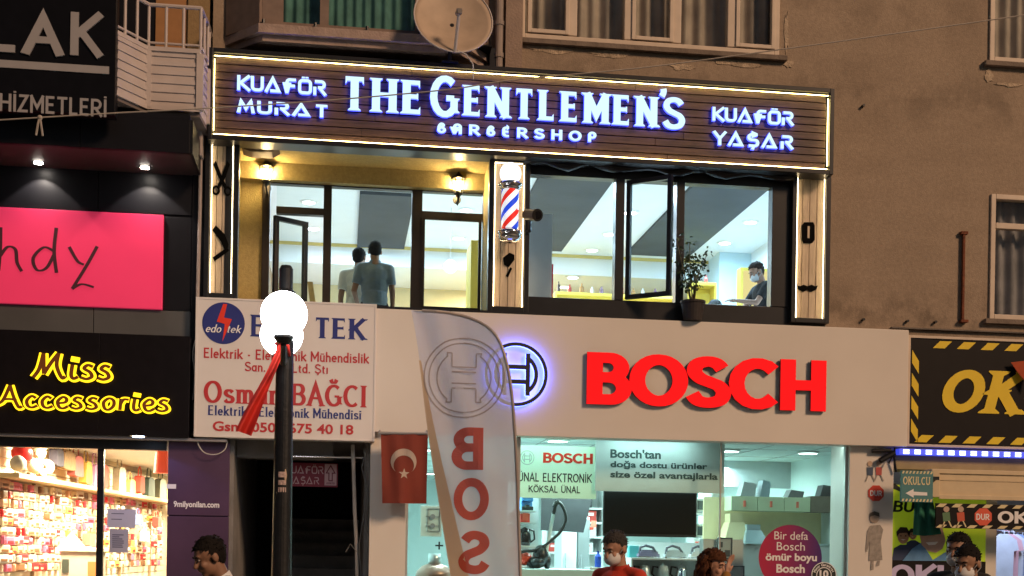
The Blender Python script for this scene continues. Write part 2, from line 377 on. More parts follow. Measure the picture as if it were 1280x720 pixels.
HAND = {   # brush script
 'h': (.62, [C((.1, 1.0), (.1, .5), (.07, 0)), C((.08, .3), (.25, .55), (.42, .5), (.46, .2), (.56, 0))]),
 'd': (.72, [C((.52, .5), (.3, .58), (.08, .32), (.16, .05), (.36, .1), (.52, .42)), C((.56, 1.05), (.52, .5), (.58, 0))]),
 'y': (.7, [C((.02, .62), (.2, .3), (.34, .22)), C((.62, .66), (.4, .2), (.1, -.36)), C((.1, -.36), (.3, -.24), (.56, -.3))]),
 'M': (1.15, [C((0, .0), (.2, .35), (.34, .98)), L((.34, .98), (.36, .15)), C((.36, .15), (.6, .6), (.86, 1.0)), C((.86, 1), (.8, .5), (.98, .02), (1.1, .08))]),
 'A': (1.0, [C((-.05, .08), (.25, .3), (.52, 1.05)), C((.52, 1.05), (.66, .5), (.86, .0), (.98, .05)), C((.22, .34), (.5, .38), (.78, .34))]),
 'i': (.3, [C((.1, .56), (.06, .15), (.14, .0), (.3, .08)), L((.165, .68), (.20, .88))]),
 's': (.5, [C((.42, .5), (.24, .56), (.12, .42), (.32, .28), (.38, .1), (.2, 0), (.0, .06))]),
 'c': (.5, [C((.42, .46), (.26, .56), (.08, .34), (.12, .08), (.28, .0), (.48, .1))]),
 'e': (.5, [C((.1, .25), (.36, .3), (.42, .46), (.28, .56), (.08, .34), (.14, .06), (.3, .0), (.48, .12))]),
 'o': (.56, [('os', [(.28, .56), (.08, .36), (.12, .06), (.28, .0), (.46, .2), (.46, .46)])]),
 'r': (.44, [C((.1, .56), (.08, .3), (.06, 0)), C((.08, .3), (.2, .52), (.4, .52))]),
}
# display serif, drawn as outlines is overkill: skeleton plus flared serifs
def stroke_polys(st, thick, thin, serif, out, flare=0):
    kind, pts = st
    if kind in ('l', 'c0') and thick > .05:
        pts = [tuple(p) for p in pts]
        for e_, f_ in ((0, 1), (-1, -2)):
            (px_, py_), (qx_, qy_) = pts[e_], pts[f_]
            if abs(py_ - qy_) > abs(px_ - qx_) * .8 and min(abs(py_), abs(py_ - 1), abs(py_ - .6)) < 1e-4:
                sg_ = 1 if py_ > qy_ else -1; t_ = (thin * .5) / abs(py_ - qy_)
                pts[e_] = (px_ + (px_ - qx_) * t_, py_ + (py_ - qy_) * t_)
    if kind == 'c': pts = cat_rom(pts)
    if kind == 'os': pts = cat_rom(pts, closed=True)
    closed = kind in ('o', 'os')
    n = len(pts); Lp, Rp = [], []
    def nrm(i):
        a = Vector(pts[i]); b = Vector(pts[(i + 1) % n]); d = (b - a); d.normalize(); return Vector((-d.y, d.x)), d
    def wid(d): return thin + (thick - thin) * abs(d.y) ** 1.0
    for i in range(n):
        if closed: (n0, d0), (n1, d1) = nrm((i - 1) % n), nrm(i)
        else:
            (n1, d1) = nrm(i) if i < n - 1 else nrm(i - 1); (n0, d0) = nrm(i - 1) if i > 0 else (n1, d1)
        mm = n0 + n1
        if mm.length < .2: mm = n1.copy()
        mm.normalize(); c = max(.35, mm.dot(n1)); wv = (wid(d0) + wid(d1)) / 4 / c
        if flare and not closed and (i == 0 or i == n - 1) and kind == 'l': wv *= 1 + flare
        p = Vector(pts[i]); Lp.append(p + mm * wv); Rp.append(p - mm * wv)
    m = n if closed else n - 1
    for i in range(m):
        j = (i + 1) % n
        out.append([Lp[i], Lp[j], Rp[j], Rp[i]])
        if kind == 'l' and not closed and 0 < i: 
            r = min(thick, thin) / 2; q = pts[i]
            out.append([Vector((q[0] + r * math.cos(k * math.pi / 5), q[1] + r * math.sin(k * math.pi / 5))) for k in range(10)])
    if serif and kind in ('l', 'c0'):
        for e, f in ((0, 1), (-1, -2)):
            p, q = pts[e], pts[f]
            if kind == 'c0' and abs(p[0] - q[0]) > 1e-4: continue
            dx, dy = abs(p[0] - q[0]), abs(p[1] - q[1])
            if dy > dx * .8 and dy > .12:
                h = serif * .55; wv = thick / 2 + serif; s = 1 if q[1] > p[1] else -1
                out.append([Vector((p[0] - wv, p[1])), Vector((p[0] + wv, p[1])), Vector((p[0] + wv, p[1] + s * h * .55)), Vector((p[0] + thick / 2, p[1] + s * h * 2.0)), Vector((p[0] - thick / 2, p[1] + s * h * 2.0)), Vector((p[0] - wv, p[1] + s * h * .55))])
            elif dx > dy and (abs(p[1]) < .02 or abs(p[1] - 1) < .02 or abs(p[1] - .52) < .03) and p[0] > .3 or (dx > dy and p[0] < .05):
                s = serif * (1.0 if abs(p[1] - .52) > .05 else .5); up = 1 if p[1] < .3 else -1
                hw = serif * .45; lo = p[1] - thin / 2; hi = p[1] + thin / 2
                if abs(p[1] - .52) < .05: lo -= s; hi += s
                elif up > 0: hi += s * 1.6
                else: lo -= s * 1.6
                sx = -1 if p[0] > q[0] else 1
                out.append([Vector((p[0], lo)), Vector((p[0], hi)), Vector((p[0] + sx * hw * 1.5, hi - (s if up > 0 else 0))), Vector((p[0] + sx * hw * 1.5, lo + (s if up < 0 else 0)))])
def union2(polys):
    vs, fs = [], []
    for p in polys:
        o = len(vs); vs += [Vector((q[0], q[1])) for q in p]
        a = sum(p[i][0] * p[(i + 1) % len(p)][1] - p[(i + 1) % len(p)][0] * p[i][1] for i in range(len(p)))
        idx = list(range(o, o + len(p))); fs.append(idx if a > 0 else idx[::-1])
    r = delaunay_2d_cdt(vs, [], fs, 0, 1e-5)
    bb = [(min(q[0] for q in p), max(q[0] for q in p), min(q[1] for q in p), max(q[1] for q in p), [(q[0], q[1]) for q in p]) for p in polys]
    def inside(x, y):
        for a, b, c, d, p in bb:
            if a <= x <= b and c <= y <= d:
                k = False; n = len(p)
                for i in range(n):
                    (x0, y0), (x1, y1) = p[i], p[(i + 1) % n]
                    if (y0 > y) != (y1 > y) and x < (x1 - x0) * (y - y0) / (y1 - y0) + x0: k = not k
                if k: return True
        return False
    V = [(v.x, v.y) for v in r[0]]
    return V, [tuple(f) for f in r[2] if inside(sum(V[i][0] for i in f) / len(f), sum(V[i][1] for i in f) / len(f))]
def skel(text, thick=.16, thin=None, serif=0, gap=.12, font=None, slant=0, flare=0, xs=1.0):
    thin = thick if thin is None else thin
    out = []; x = 0
    for ch in text:
        wd, sts = (font or {}).get(ch) or G[ch]
        polys = []
        for st in sts: stroke_polys(('l' if st[0] == 'l' else st[0], [(a * xs, b) for a, b in st[1]]), thick, thin, serif, polys, flare)
        if polys:
            v, f = union2(polys)
            out.append(([(a + x + slant * b, b) for a, b in v], f))
        x += wd * xs + gap + (serif * 1.2 if serif and ch != ' ' else 0)
    return out
def sans(text, bold=0.0, shear=0.0, space=1.0):
    c = bpy.data.curves.new('text', 'FONT'); c.body = text; c.offset = bold; c.shear = shear; c.resolution_u = 3; c.space_character = space
    o = bpy.data.objects.new('text', c); COL.objects.link(o)
    bpy.context.view_layer.update()
    m = o.to_mesh(); v = [(p.co.x, p.co.y) for p in m.vertices]; f = [tuple(q.vertices) for q in m.polygons]
    o.to_mesh_clear(); bpy.data.objects.remove(o); bpy.data.curves.remove(c)
    return [(v, f)]
def fit(glyphs, r, flip=False):
    xs = [p[0] for v, f in glyphs for p in v]; zs = [p[1] for v, f in glyphs for p in v]
    x0, x1, z0, z1 = min(xs), max(xs), min(zs), max(zs)
    def T(p):
        u = (p[0] - x0) / (x1 - x0); u = 1 - u if flip else u
        return (r[0] + u * (r[1] - r[0]), r[2] + (p[1] - z0) / (z1 - z0) * (r[3] - r[2]))
    return [([T(p) for p in v], f) for v, f in glyphs]
def ext(mb, gl, Y, d, side=None):          # flat front at Y - d, walls back to Y; material 0 front, 1 sides
    v, f = gl
    if d <= 0:
        mb.add([(a, Y, b) for a, b in v], f); return
    n = len(v); o = len(mb.v)
    mb.v += [Vector((a, Y - d, b)) for a, b in v] + [Vector((a, Y, b)) for a, b in v]
    mb.m = 0
    for q in f: mb.face([i + o for i in q])
    cnt = {}
    for q in f:
        for i in range(len(q)):
            e = (q[i], q[(i + 1) % len(q)]); k = (min(e), max(e)); cnt.setdefault(k, []).append(e)
    mb.m = 1 if side else 0
    for k, es in cnt.items():
        if len(es) == 1:
            a, b = es[0]; mb.face((a + o, b + o, b + o + n, a + o + n))
    for q in f: mb.face([i + o + n for i in reversed(q)])
    mb.m = 0
def lettering(name, glyphs, r, Y, d, m, parent, side=None, split=False, flip=False, label=None):
    gl = fit(glyphs, r, flip); ms = [m, side] if side else m
    if split:
        return [_l(name, [g], Y, d, ms, parent, side) for g in gl]
    return _l(name, gl, Y, d, ms, parent, side, label)
def _l(name, gl, Y, d, ms, parent, side, label=None):
    mb = MB()
    for g in gl: ext(mb, g, Y, d, side)
    return obj(name, mb, ms, parent, label=label)
# ================================================================== SETTING
ASPH = mat('asphalt', (.05, .05, .052), .85, 0, .25, 3, .4, 60)
PAVE = mat('paving', (.26, .24, .22), .85, 0, .15, 4, .3, 30)
mb = MB(); mb.add([(-300, -300, -.12), (300, -300, -.12), (300, 300, -.12), (-300, 300, -.12)], [(0, 1, 2, 3)]); struct('ground', mb, ASPH)
mb = MB(); mb.box(-60, 60, -5.6, .02, -.11, 0)
struct('pavement', mb, PAVE)
mb = MB(); mb.box(-60, 60, -5.78, -5.6, -.11, .012, .01); struct('kerb', mb, mat('kerb_stone', (.34, .33, .31), .8, 0, .15, 6, .3))

# ================================================================== APARTMENT BUILDING (brown plaster block)
XL, XR, BTOP, BY = X(262, .1, 300), 13.0, 13.5, 13.0
WY = 0.1
WALLM = plaster('brown_plaster', (.54, .425, .32), (.38, .295, .22), ((4.55, .42, .9), (7.15, .5, .55), (8.1, .5, .4)))
apt = thing('apartment_building', 'brown plastered apartment block with barbershop on its first floor', 'building', (4, 6, 0))
hW1 = rect(653, -120, 972, 70, WY); hW2 = rect(1240, -130, 1400, 88, WY); hW3 = rect(1239, 244, 1400, 405, WY)
hBar = (X(262, WY, 300), X(1033, WY, 300), 3.78, 6.30)
hBos = (X(462, WY, 600), X(1113, WY, 640), 0, 3.02); hEnt = (X(287, WY, 600), X(462, WY, 600), 0, 3.02)
hOk = (X(1113, WY, 640), 12.9, 0, 3.02)
hBay = (X(300, WY, 20), X(585, WY, 20), Z(400, 40, WY), 10.0)
mb = MB(); wall_holes(mb, XL, XR, 0, BTOP, WY, WY + .28, [hW1, hW2, hW3, hBar, hBos, hEnt, hOk, hBay])
mb.box(XL, XL + .25, WY + .28, BY, 3.3, BTOP); mb.box(XR - .25, XR, WY + .28, BY, 0, BTOP); mb.box(XL + .25, XR - .25, BY - .25, BY, 0, BTOP)
mb.box(XL + .25, XR - .25, WY + .28, BY - .25, BTOP - .25, BTOP)
mb.box(XL + .25, XR - .25, 1.7, 1.8, 6.95, BTOP - .25)            # dark back of the upstairs rooms
obj('wall', mb, WALLM, apt)
mb = MB(); mb.box(XL + .26, XR - .26, WY + .29, BY - .3, 3.3, 3.7); mb.box(XL + .26, XR - .26, WY + .29, BY - .3, 6.78, 6.94)
obj('floor_slab', mb, mat('slab', (.3, .28, .26), .9), apt)
FRM = mat('cream_frame', (.62, .52, .42), .5, 0, .08, 6)
CURT = mat('grey_curtain', (.46, .39, .34), .9, 0, .25, 3)
TEAL = mat('teal_curtain', (.10, .24, .22), .9, 0, .25, 6)
DGL = glass('dark_window_glass', (.93, .95, .94), 1.0)
def curtain(x0, x1, z0, z1, Y, amp=.035, wl=.16, seed=0, gaps=()):
    mb = MB(); mb.smooth = True; n = int((x1 - x0) / .018) + 2; pts = []
    for i in range(n):
        x = x0 + (x1 - x0) * i / (n - 1)
        y = Y + amp * math.sin(2 * math.pi * x / wl + 2.2 * noise.noise((x * 1.7, seed, 0))) + .03 * noise.noise((x * 4, seed, 3))
        pts.append((x, y))
    for (xa, ya), (xb, yb) in zip(pts, pts[1:]):
        if any(g[0] < (xa + xb) / 2 < g[1] for g in gaps): continue
        mb.add([(xa, ya, z0), (xb, yb, z0), (xb, yb + .02, z1), (xa, ya + .02, z1)], [(0, 1, 2, 3)])
    return mb
def window(name, r, bars, parent, Y=WY, t=.06, curt=CURT, frm=FRM, trans=None, sill=True, seed=0, sashes=()):
    mb = MB(); mb.frame(r[0] - .01, r[1] + .01, r[2] - .01, r[3] + .01, t, Y - .03, Y + .08, .008)
    for a, b in bars: mb.box(a, b, Y - .025, Y + .075, r[2] + t, r[3] - t, .008)
    if trans: mb.box(r[0] + t, r[1] - t, Y - .02, Y + .07, trans - .035, trans + .035, .006)
    for a, b in sashes: mb.frame(a, b, r[2] + t + .002, r[3] - t - .002, .045, Y - .045, Y + .03, .006)
    fr = obj(name, mb, frm, parent)
    p = MB(); p.box(r[0] + t * .6, r[1] - t * .6, Y + .03, Y + .036, r[2] + t * .6, r[3] - t * .6); obj('pane', p, DGL, fr)
    if curt: obj('curtain', curtain(r[0] + .02, r[1] - .02, r[2] + .02, r[3] - .02, Y + .2, seed=seed), curt, fr)
    if sill:
        s = MB(); s.box(r[0] - .08, r[1] + .1, Y - .07, Y + .0, r[2] - .07, r[2] - .012, .006); obj('sill', s, mat('sill_stone', (.2, .16, .13), .9, 0, .2, 8, .4), fr)
    return fr
bx = lambda a, b, py=30: (X(a, WY, py), X(b, WY, py))
window('window', hW1, [bx(708, 721), bx(780, 792), bx(838, 851), bx(909, 922)], apt, seed=1, sashes=[bx(659, 711), bx(789, 841), bx(919, 968)])
window('window', hW2, [], apt, seed=2)
window('window', hW3, [], apt, trans=Z(1260, 283, WY), seed=3, curt=mat('blue_curtain', (.30, .28, .30), .9, 0, .35, 2.5))
# broken render round the sills and old fixings in the wall
PATCH = mat('bare_render', (.47, .375, .275), .95, 0, .3, 14, .8, 50)
def patch(cx, cz, rx, rz, Y, d=.006, n=18, seed=0):
    mb = MB(); rnd = random.Random(seed)
    poly = [(cx + rx * math.cos(2 * math.pi * i / n) * rnd.uniform(.55, 1.1), cz + rz * math.sin(2 * math.pi * i / n) * rnd.uniform(.5, 1.1)) for i in range(n)]
    mb.prism(poly, Y - d, Y + .01); return mb
for k, (px, py, a, b) in enumerate([(690, 62, .3, .05), (765, 68, .28, .06), (852, 84, .16, .05), (925, 80, .35, .04), (983, 40, .03, .3), (985, 80, .07, .05), (1236, 95, .06, .10), (1262, 106, .2, .03)]):
    p = P(px, py, WY); obj('bare_patch', patch(p.x, p.z, a, b, WY, .005 + .0007 * k, seed=k), PATCH, apt)
mb = MB(); q = rect(1113, 411, 1400, 421, WY); mb.box(q[0], q[1], WY - .05, WY, q[2], q[3]); obj('ledge', mb, mat('ledge_stone', (.16, .14, .125), .9, 0, .3, 7, .5), apt)
mb = MB()
for px, py in ((1078, 400), (1133, 402), (1168, 403), (1078, 133)):
    p = P(px, py, WY); mb.cyl((p.x, WY + .01, p.z), (p.x, WY - .05, p.z), .016, n=8)
obj('bolt', mb, BLK, apt)
# bay window, ledge and pilaster
zl0, zl1 = Z(420, 49, -.3), Z(420, 38, -.3)
A_, B_, C_, D_ = (X(283, .1, 40), .1), (X(327, -.3, 40), -.3), (X(575, -.3, 40), -.3), (X(612, .1, 40), .1)
mb = MB(); mb.hprism([(A_[0] - .03, .12), (B_[0] - .03, -.36), (C_[0] + .03, -.36), (D_[0] + .03, .12)], zl0, zl1)
mb.hprism([(A_[0] + .02, .12), (B_[0] + .01, -.3), (C_[0] - .01, -.3), (D_[0] - .02, .12)], zl0 - .07, zl0 - .004)
bay = obj('bay_window', mb, mat('ledge_plaster', (.38, .29, .25), .9, 0, .2, 6, .5), apt)
def slab_between(mb, p, q, z0, z1, t=.06):
    d = Vector((q[0] - p[0], q[1] - p[1])).normalized(); n = Vector((-d.y, d.x)) * t
    mb.hprism([p, q, (q[0] + n.x, q[1] + n.y), (p[0] + n.x, p[1] + n.y)], z0, z1)
zt = zl1 + 1.9; mb = MB(); b_ = lambda px: X(px, -.3, 20)
for a, b in ((328, 354), (400, 411), (519, 527), (566, 575)): mb.box(b_(a), b_(b), -.3, -.22, zl1 + .04, zt)
mb.box(B_[0] + .001, C_[0] - .001, -.305, -.215, zl1, zl1 + .05); mb.box(B_[0] + .001, C_[0] - .001, -.305, -.215, zt, zt + .3)
slab_between(mb, (A_[0] + .03, .1), (B_[0] + .01, -.29), zl1 + .001, zt + .3, -.05); slab_between(mb, (C_[0], -.3), (D_[0], .1), zl1 + .001, zt + .3, .05)
obj('frame', mb, mat('brown_frame', (.22, .16, .13), .7, 0, .15, 8), bay)
mb = MB(); mb.box(b_(354), b_(566), -.27, -.265, zl1 + .05, zt); obj('pane', mb, DGL, bay)
obj('curtain', curtain(b_(350), b_(570), zl1 + .05, zt, -.12, .025, .11, 5), TEAL, bay)
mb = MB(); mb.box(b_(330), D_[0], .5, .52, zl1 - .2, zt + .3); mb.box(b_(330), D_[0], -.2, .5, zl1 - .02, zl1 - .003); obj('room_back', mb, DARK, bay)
mb = MB(); mb.box(A_[0], D_[0], -.3 + .09, .1, zt + .3, zt + .36); mb.box(B_[0], C_[0], -.305, .1, zt + .31, zt + .4); obj('bay_roof', mb, WALLM, bay)
mb = MB()
for px in (329, 394, 459, 525):
    x = X(px, -.36, 40); mb.cyl((x, -.34, zl1 - .02), (x, -.34, zl1 + .05), .018, n=8)
obj('bolt', mb, BLK, bay)
mb = MB(); mb.box(X(632, 0, 40), X(653, 0, 40), -.02, WY, Z(640, 100, 0), BTOP - .01); obj('pilaster', mb, mat('pilaster_plaster', (.32, .24, .19), .9, 0, .15, 3, .4), apt)
mb = MB(); x = X(624, 0, 40); mb.tube([(x, 0, 6.9), (x, 0, 8), (x, 0, 13)], .045, 12)
for z in (7.25, 7.62): mb.cyl((x, 0, z), (x, 0, z + .05), .055, n=12)
obj('drainpipe', mb, mat('pipe_plastic', (.3, .25, .22), .6, 0, .15, 5), apt)
mb = MB(); q = rect(611, 62, 620, 95, .04); mb.box(q[0], q[1], -.02, WY, q[2], q[3], .01); obj('junction_box', mb, BLK, apt)
mb = MB(); mb.tube([P(604, 0, .05), P(608, 35, .04), P(615, 62, .02)], .009, 6); mb.tube([P(258, 0, .07), P(261, 22, .06), P(258, 45, .07), P(262, 62, .06)], .008, 6); mb.tube([P(303, 0, .0), P(300, 25, .0), P(302, 33, .0)], .008, 6)
obj('cable', mb, BLK, apt)
# rusty iron angle on the plaster wall
mb = MB(); a, b = P(1203, 292, WY), P(1206, 402, WY); mb.box(a.x - .012, a.x + .016, WY - .05, WY - .012, b.z, a.z, .004); mb.box(a.x - .04, a.x + .045, WY - .06, WY - .002, a.z - .02, a.z + .015); mb.box(a.x - .03, a.x + .06, WY - .07, WY - .002, b.z - .02, b.z + .012)
single('iron_bar', mb, RUST, 'rusty upright iron bar bolted to the plain brown wall', 'iron bar')

# ================================================================== BARBERSHOP (first floor)
bar = thing('barber_shop', 'first floor barbershop with black window frames and lit white rooms', 'shop', (2, 1, 3.72))
YEL = plaster('yellow_plaster', (.62, .50, .22), (.52, .41, .18))
zs = 3.78
# loggia on the left: side walls, back wall with window hole, ceiling
lx0, lx1 = X(292, 0, 280), X(613, 0, 280); LY = .85
lz = Z(450, 186, 0)
win = rect(334, 227, 605, 400, LY); win = (win[0], win[1], 4.2, win[3])
mb = MB(); mb.box(lx0 - .1, lx0, .02, LY, zs, lz); mb.box(lx1, lx1 + .1, .02, LY, zs, lz)
wall_holes(mb, lx0 - .1, lx1 + .1, zs, 6.7, LY, LY + .12, [win]); mb.box(lx0 - .1, lx1 + .1, -.0, LY, lz, 6.3); mb.box(lx0, lx1, .02, LY, zs, 4.2)
obj('loggia_wall', mb, YEL, bar)
mb = MB(); mb.box(lx0, lx1, LY - .16, LY, lz - .2, lz - .001); obj('beam', mb, YEL, bar)
for a, b in ((303, 349), (563, 612)):
    q = rect(a, 174, b, 193, .15); m2 = MB(); m2.prism([(q[0], q[3]), (q[0], q[2] + .03), (q[0] + .1, q[2]), (q[1] - .08, q[2] + .01), (q[1], q[2] + .06), (q[1], q[3])], .1, .34); obj('beam_end', m2, mat('brown_beam', (.10, .06, .045), .8, 0, .2, 6), bar)
# left window
FB = mat('brown_alu', (.028, .022, .02), .45, .2, .15, 5)
def bxl(a, b, Y=LY, py=300): return X(a, Y, py), X(b, Y, py)
mb = MB(); mb.frame(win[0] - .05, win[1] + .05, win[2], win[3] + .06, .09, LY - .05, LY + .06, .008, .3)
zi0, zi1 = win[2] + .3, win[3] - .03
for a, b in ((404, 414), (514, 527)): mb.box(*bxl(a, b), LY - .06, LY + .055, zi0, zi1)
q = Z(380, 265, LY); mb.box(bxl(345, 404)[0], bxl(345, 404)[1], LY - .05, LY + .05, q - .04, q + .04)
q = Z(565, 271, LY); mb.box(bxl(527, 603)[0], bxl(527, 603)[1], LY - .05, LY + .05, q - .04, q + .04)
mb.frame(*bxl(527, 601), zi0 + .002, Z(565, 274, LY), .035, LY - .07, LY - .045)
fr = obj('window_frame', mb, FB, bar)
for a, b, z_ in ((414, 514, zi0), (527, 603, zi0), (345, 404, Z(380, 262, LY))): mb = MB(); mb.box(bxl(a, b)[0], bxl(a, b)[1], LY, LY + .008, z_, zi1); obj('pane', mb, GLASS, fr)
# casement standing open into the room
hx = bxl(344, 404)[0]; ang = math.radians(35); dv = Vector((math.cos(ang), math.sin(ang), 0)); ww = .46
mb = MB(); z0, z1 = zi0 + .01, Z(380, 271, LY)
def obox(mb, p, d, a, b, z0, z1, t=.05):
    n = Vector((-d.y, d.x, 0)) * t; u, v = Vector(p) + d * a, Vector(p) + d * b
    mb.hprism([(u.x, u.y), (v.x, v.y), (v.x + n.x, v.y + n.y), (u.x + n.x, u.y + n.y)], z0, z1)
def sash(p, dv, ww, z0, z1, t=.055):
    mb = MB(); obox(mb, p, dv, 0, t, z0, z1); obox(mb, p, dv, ww - t, ww, z0, z1); obox(mb, p, dv, t, ww - t, z0, z0 + t); obox(mb, p, dv, t, ww - t, z1 - t, z1)
    g = MB(); obox(g, Vector(p) + Vector((-dv.y, dv.x, 0)) * .02, dv, t * .8, ww - t * .8, z0 + t * .8, z1 - t * .8, .006); return mb, g
m1, g1 = sash((hx, LY - .02, 0), dv, ww, z0, z1); o = obj('open_sash', m1, FB, bar); obj('pane', g1, GLASS, o)
# right window: black frame
rx0, rx1 = X(654, 0, 300), X(990, 0, 300); rz1 = Z(800, 204, 0)
mb = MB(); r_ = lambda a: X(a, 0, 300)
gz0, gz1 = Z(800, 377, 0), Z(800, 226, 0)
mb.box(rx0, rx1, -.04, .12, zs + .0, gz0, .01); mb.box(rx0, rx1, -.02, .12, gz1, 6.3)
for a, b in ((652, 660), (768, 779), (844, 854), (963, 992)): mb.box(r_(a), r_(b), -.05, .1, gz0 - .002, gz1 + .002, .006)
fr = obj('window_frame', mb, BLK, bar)
for a, b in ((660, 768), (854, 963)): mb = MB(); mb.box(r_(a), r_(b), .03, .038, gz0, gz1); obj('pane', mb, GLASS, fr)
dv2 = Vector((math.cos(math.radians(-38)), math.sin(math.radians(-38)), 0))
m1, g1 = sash((r_(781), -.05, 0), dv2, .56, gz0 + .01, gz1 - .02, .05); o = obj('open_sash', m1, BLK, bar); obj('pane', g1, GLASS, o)
mb = MB()   # rolled awning stuff under the sign
pts = [(r_(650) + (r_(985) - r_(650)) * i / 24, -.1 + .02 * math.sin(i * 2.1), gz1 + .12 + .03 * math.sin(i * 1.3)) for i in range(25)]
mb.smooth = True; mb.tube(pts, [.05 + .014 * math.sin(i * 1.9) for i in range(25)], 10); obj('rolled_awning', mb, BLK, bar)
# jambs and cladding between the openings
for b_x in ((X(262, 0, 280), lx0 - .101, .0, .1, zs, 6.3), (lx0 - .09, lx0 - .0, -.06, .018, zs, 6.28), (lx1 + .0, X(617, 0, 280), -.06, .018, zs, 6.28),
            (lx1 + .102, rx0, .0, .1, zs, 6.3), (rx1, X(1033, 0, 300), .0, .1, zs, 6.3), (lx0 - .09, rx0, -.05, -.002, zs, Z(450, 386, 0))):
    mb = MB(); mb.box(*b_x); obj('cladding', mb, BLK, bar)
# room
WHT = mat('room_white', (.80, .83, .85), .7, 0, .02, 3); GRY = mat('room_grey_ceiling', (.055, .06, .068), .8, 0, .15, 1.5, .15, 20)
CZ = 6.70; RX0, RX1 = lx0 - .1, 6.75
mb = MB(); mb.box(RX0 - .1, RX0, LY + .13, 8.7, zs, 6.77); mb.box(RX1, RX1 + .1, .4, 8.7, zs, 6.77)
mb.box(lx1 + .105, lx1 + .2, .12, LY + .2, zs, 6.77)
mb.box(rx1 + .02, RX1, .39, .45, zs, 6.77)
obj('room_wall', mb, WHT, bar)
mb = MB(); mb.box(RX0 - .1, RX1 + .1, 8.7, 8.8, zs, 6.77); obj('back_wall', mb, mat('cream_wall', (.72, .62, .38), .7, 0, .03), bar)
mb = MB(); mb.box(RX0, RX1, LY + .12, 8.7, CZ, CZ + .07); mb.box(lx1 + .2, RX1, .12, LY + .12, CZ + .001, CZ + .069); mb.box(RX0, RX1, 7.0, 8.7, 6.36, CZ - .001); obj('ceiling', mb, WHT, bar)
mb = MB(); mb.box(RX0, RX1, 6.97, 6.998, CZ - .05, CZ - .001); obj('ceiling_trim', mb, mat('cove_yellow', (.62, .48, .16), .6, 0, .05), bar)  # edge strip whose yellow colour stands in for cove light
mb = MB(); mb.box(RX0, RX1, .4, 8.7, zs - .05, zs); obj('floor', mb, mat('room_tiles', (.68, .67, .65), .4, 0, .1, 2), bar)
def band(p0, p1, q0, q1, h=.05):          # dark ceiling panel between the depth lines through these pixels
    a, b = PZ(*p0, CZ - h), PZ(*q0, CZ - h)
    return a.x, b.x
mb = MB()
for (pl, pr, yn, yf) in (((450, 240), (520, 240), 3.75, 6.95), ((674, 222), (768, 225), 1.3, 6.6), ((866, 233), (960, 238), 1.3, 6.6)):
    a, b = PZ(*pl, CZ - .05), PZ(*pr, CZ - .05); mb.box(a.x, b.x, yn, yf, CZ - .05, CZ - .001)
obj('ceiling_panel', mb, GRY, bar)
mb = MB(); q = PZ(897, 307, 6.3)
mb.box(6.2, RX1 - .001, 6.3, 6.95, zs, CZ - .001); obj('column', mb, mat('pale_blue_wall', (.55, .72, .82), .6, 0, .03), bar)
mb = MB(); mb.box(5.0, 6.6, 7.5, 7.9, zs, 5.55); mb.box(1.2, 6.0, 7.4, 7.8, zs, 5.35); obj('yellow_counter', mb, mat('yellow_panel', (.70, .50, .10), .5, 0, .05), bar)
DISC = glow('downlight_glow', (.85, .93, 1.0), 14)
lamp0 = None
for px, py in ((386, 252), (392, 285), (398, 312), (583, 262), (573, 297), (563, 333), (788, 265), (762, 292), (740, 312), (938, 277), (906, 303), (716, 346), (706, 358)):
    z = CZ if py < 320 else 6.355; p = PZ(px, py, z)
    if p.y > 8.6: p.y = 8.3
    mb = MB(); mb.lathe([(.0, -.018), (.10, -.018), (.125, -.010), (.135, .0)], (p.x, p.y, z - .001), 24); mb.m = 1; mb.lathe([(0, -.02), (.088, -.02), (.09, -.0185)], (p.x, p.y, z - .001), 20)
    obj('ceiling_light', mb, [WHITE, DISC], bar)
COOL = (.62, .82, 1.0)
for x, y in ((-.2, 3.0), (1.6, 3.6), (2.9, 2.6), (5.2, 2.4), (5.6, 5.2), (2.6, 6.0), (.2, 6.0)):
    light('room_light', 'AREA', (x, y, CZ - .09), 100 if x < 5 else 140, COOL if x < 5 else (.48, .74, 1.0), .5)
light('back_light', 'AREA', (2.5, 7.8, 6.3), 90, (1, .86, .62), .8)

# ------------------------------------------------------------------ barbershop fascia sign
sg = rect(267, 68, 1035, 214, -.25); SX0, SX1 = sg[0], sg[1]; SZ0, SZ1 = (Z(267, 167, -.25) + sg[2]) / 2, (sg[3] + Z(1036, 118, -.25)) / 2
sign = thing('barber_sign', 'long dark wooden fascia sign with glowing white and blue barbershop letters', 'shop sign', ((SX0 + SX1) / 2, -.1, SZ0))
WOOD = wood('sign_wood', (.028, .016, .014), (.14, .08, .064))
mb = MB(); n = 10; rnd = random.Random(3)
for i in range(n):
    a = SZ0 + (SZ1 - SZ0) * i / n; b = SZ0 + (SZ1 - SZ0) * (i + 1) / n; xs = [SX0 + .02, SX0 + rnd.uniform(1.5, 3.2), SX0 + rnd.uniform(4, 6), SX1 - .02]
    for j in range(3): mb.box(xs[j] + .002, xs[j + 1] - .002, -.215 + rnd.uniform(-.004, .004), -.18, a + .005, b - .005, .004)
obj('planks', mb, WOOD, sign)
mb = MB(); mb.box(SX0 - .02, SX1 + .02, -.178, -.02, SZ0 - .02, SZ1 + .02); mb.frame(SX0 - .05, SX1 + .05, SZ0 - .06, SZ1 + .06, .05, -.29, -.02, .006)
obj('frame', mb, BLK, sign)
LED = glow('led_yellow', (1.0, .78, .30), 7.0); LEDW = glow('led_warm_white', (1.0, .80, .50), 6.0)
def led_run(mb, p, q, step=.035, s=.004, Y=-.245):
    s = .0026; mb.box(min(p[0], q[0]) - s, max(p[0], q[0]) + s, Y - s, Y + s, min(p[2], q[2]) - s, max(p[2], q[2]) + s)
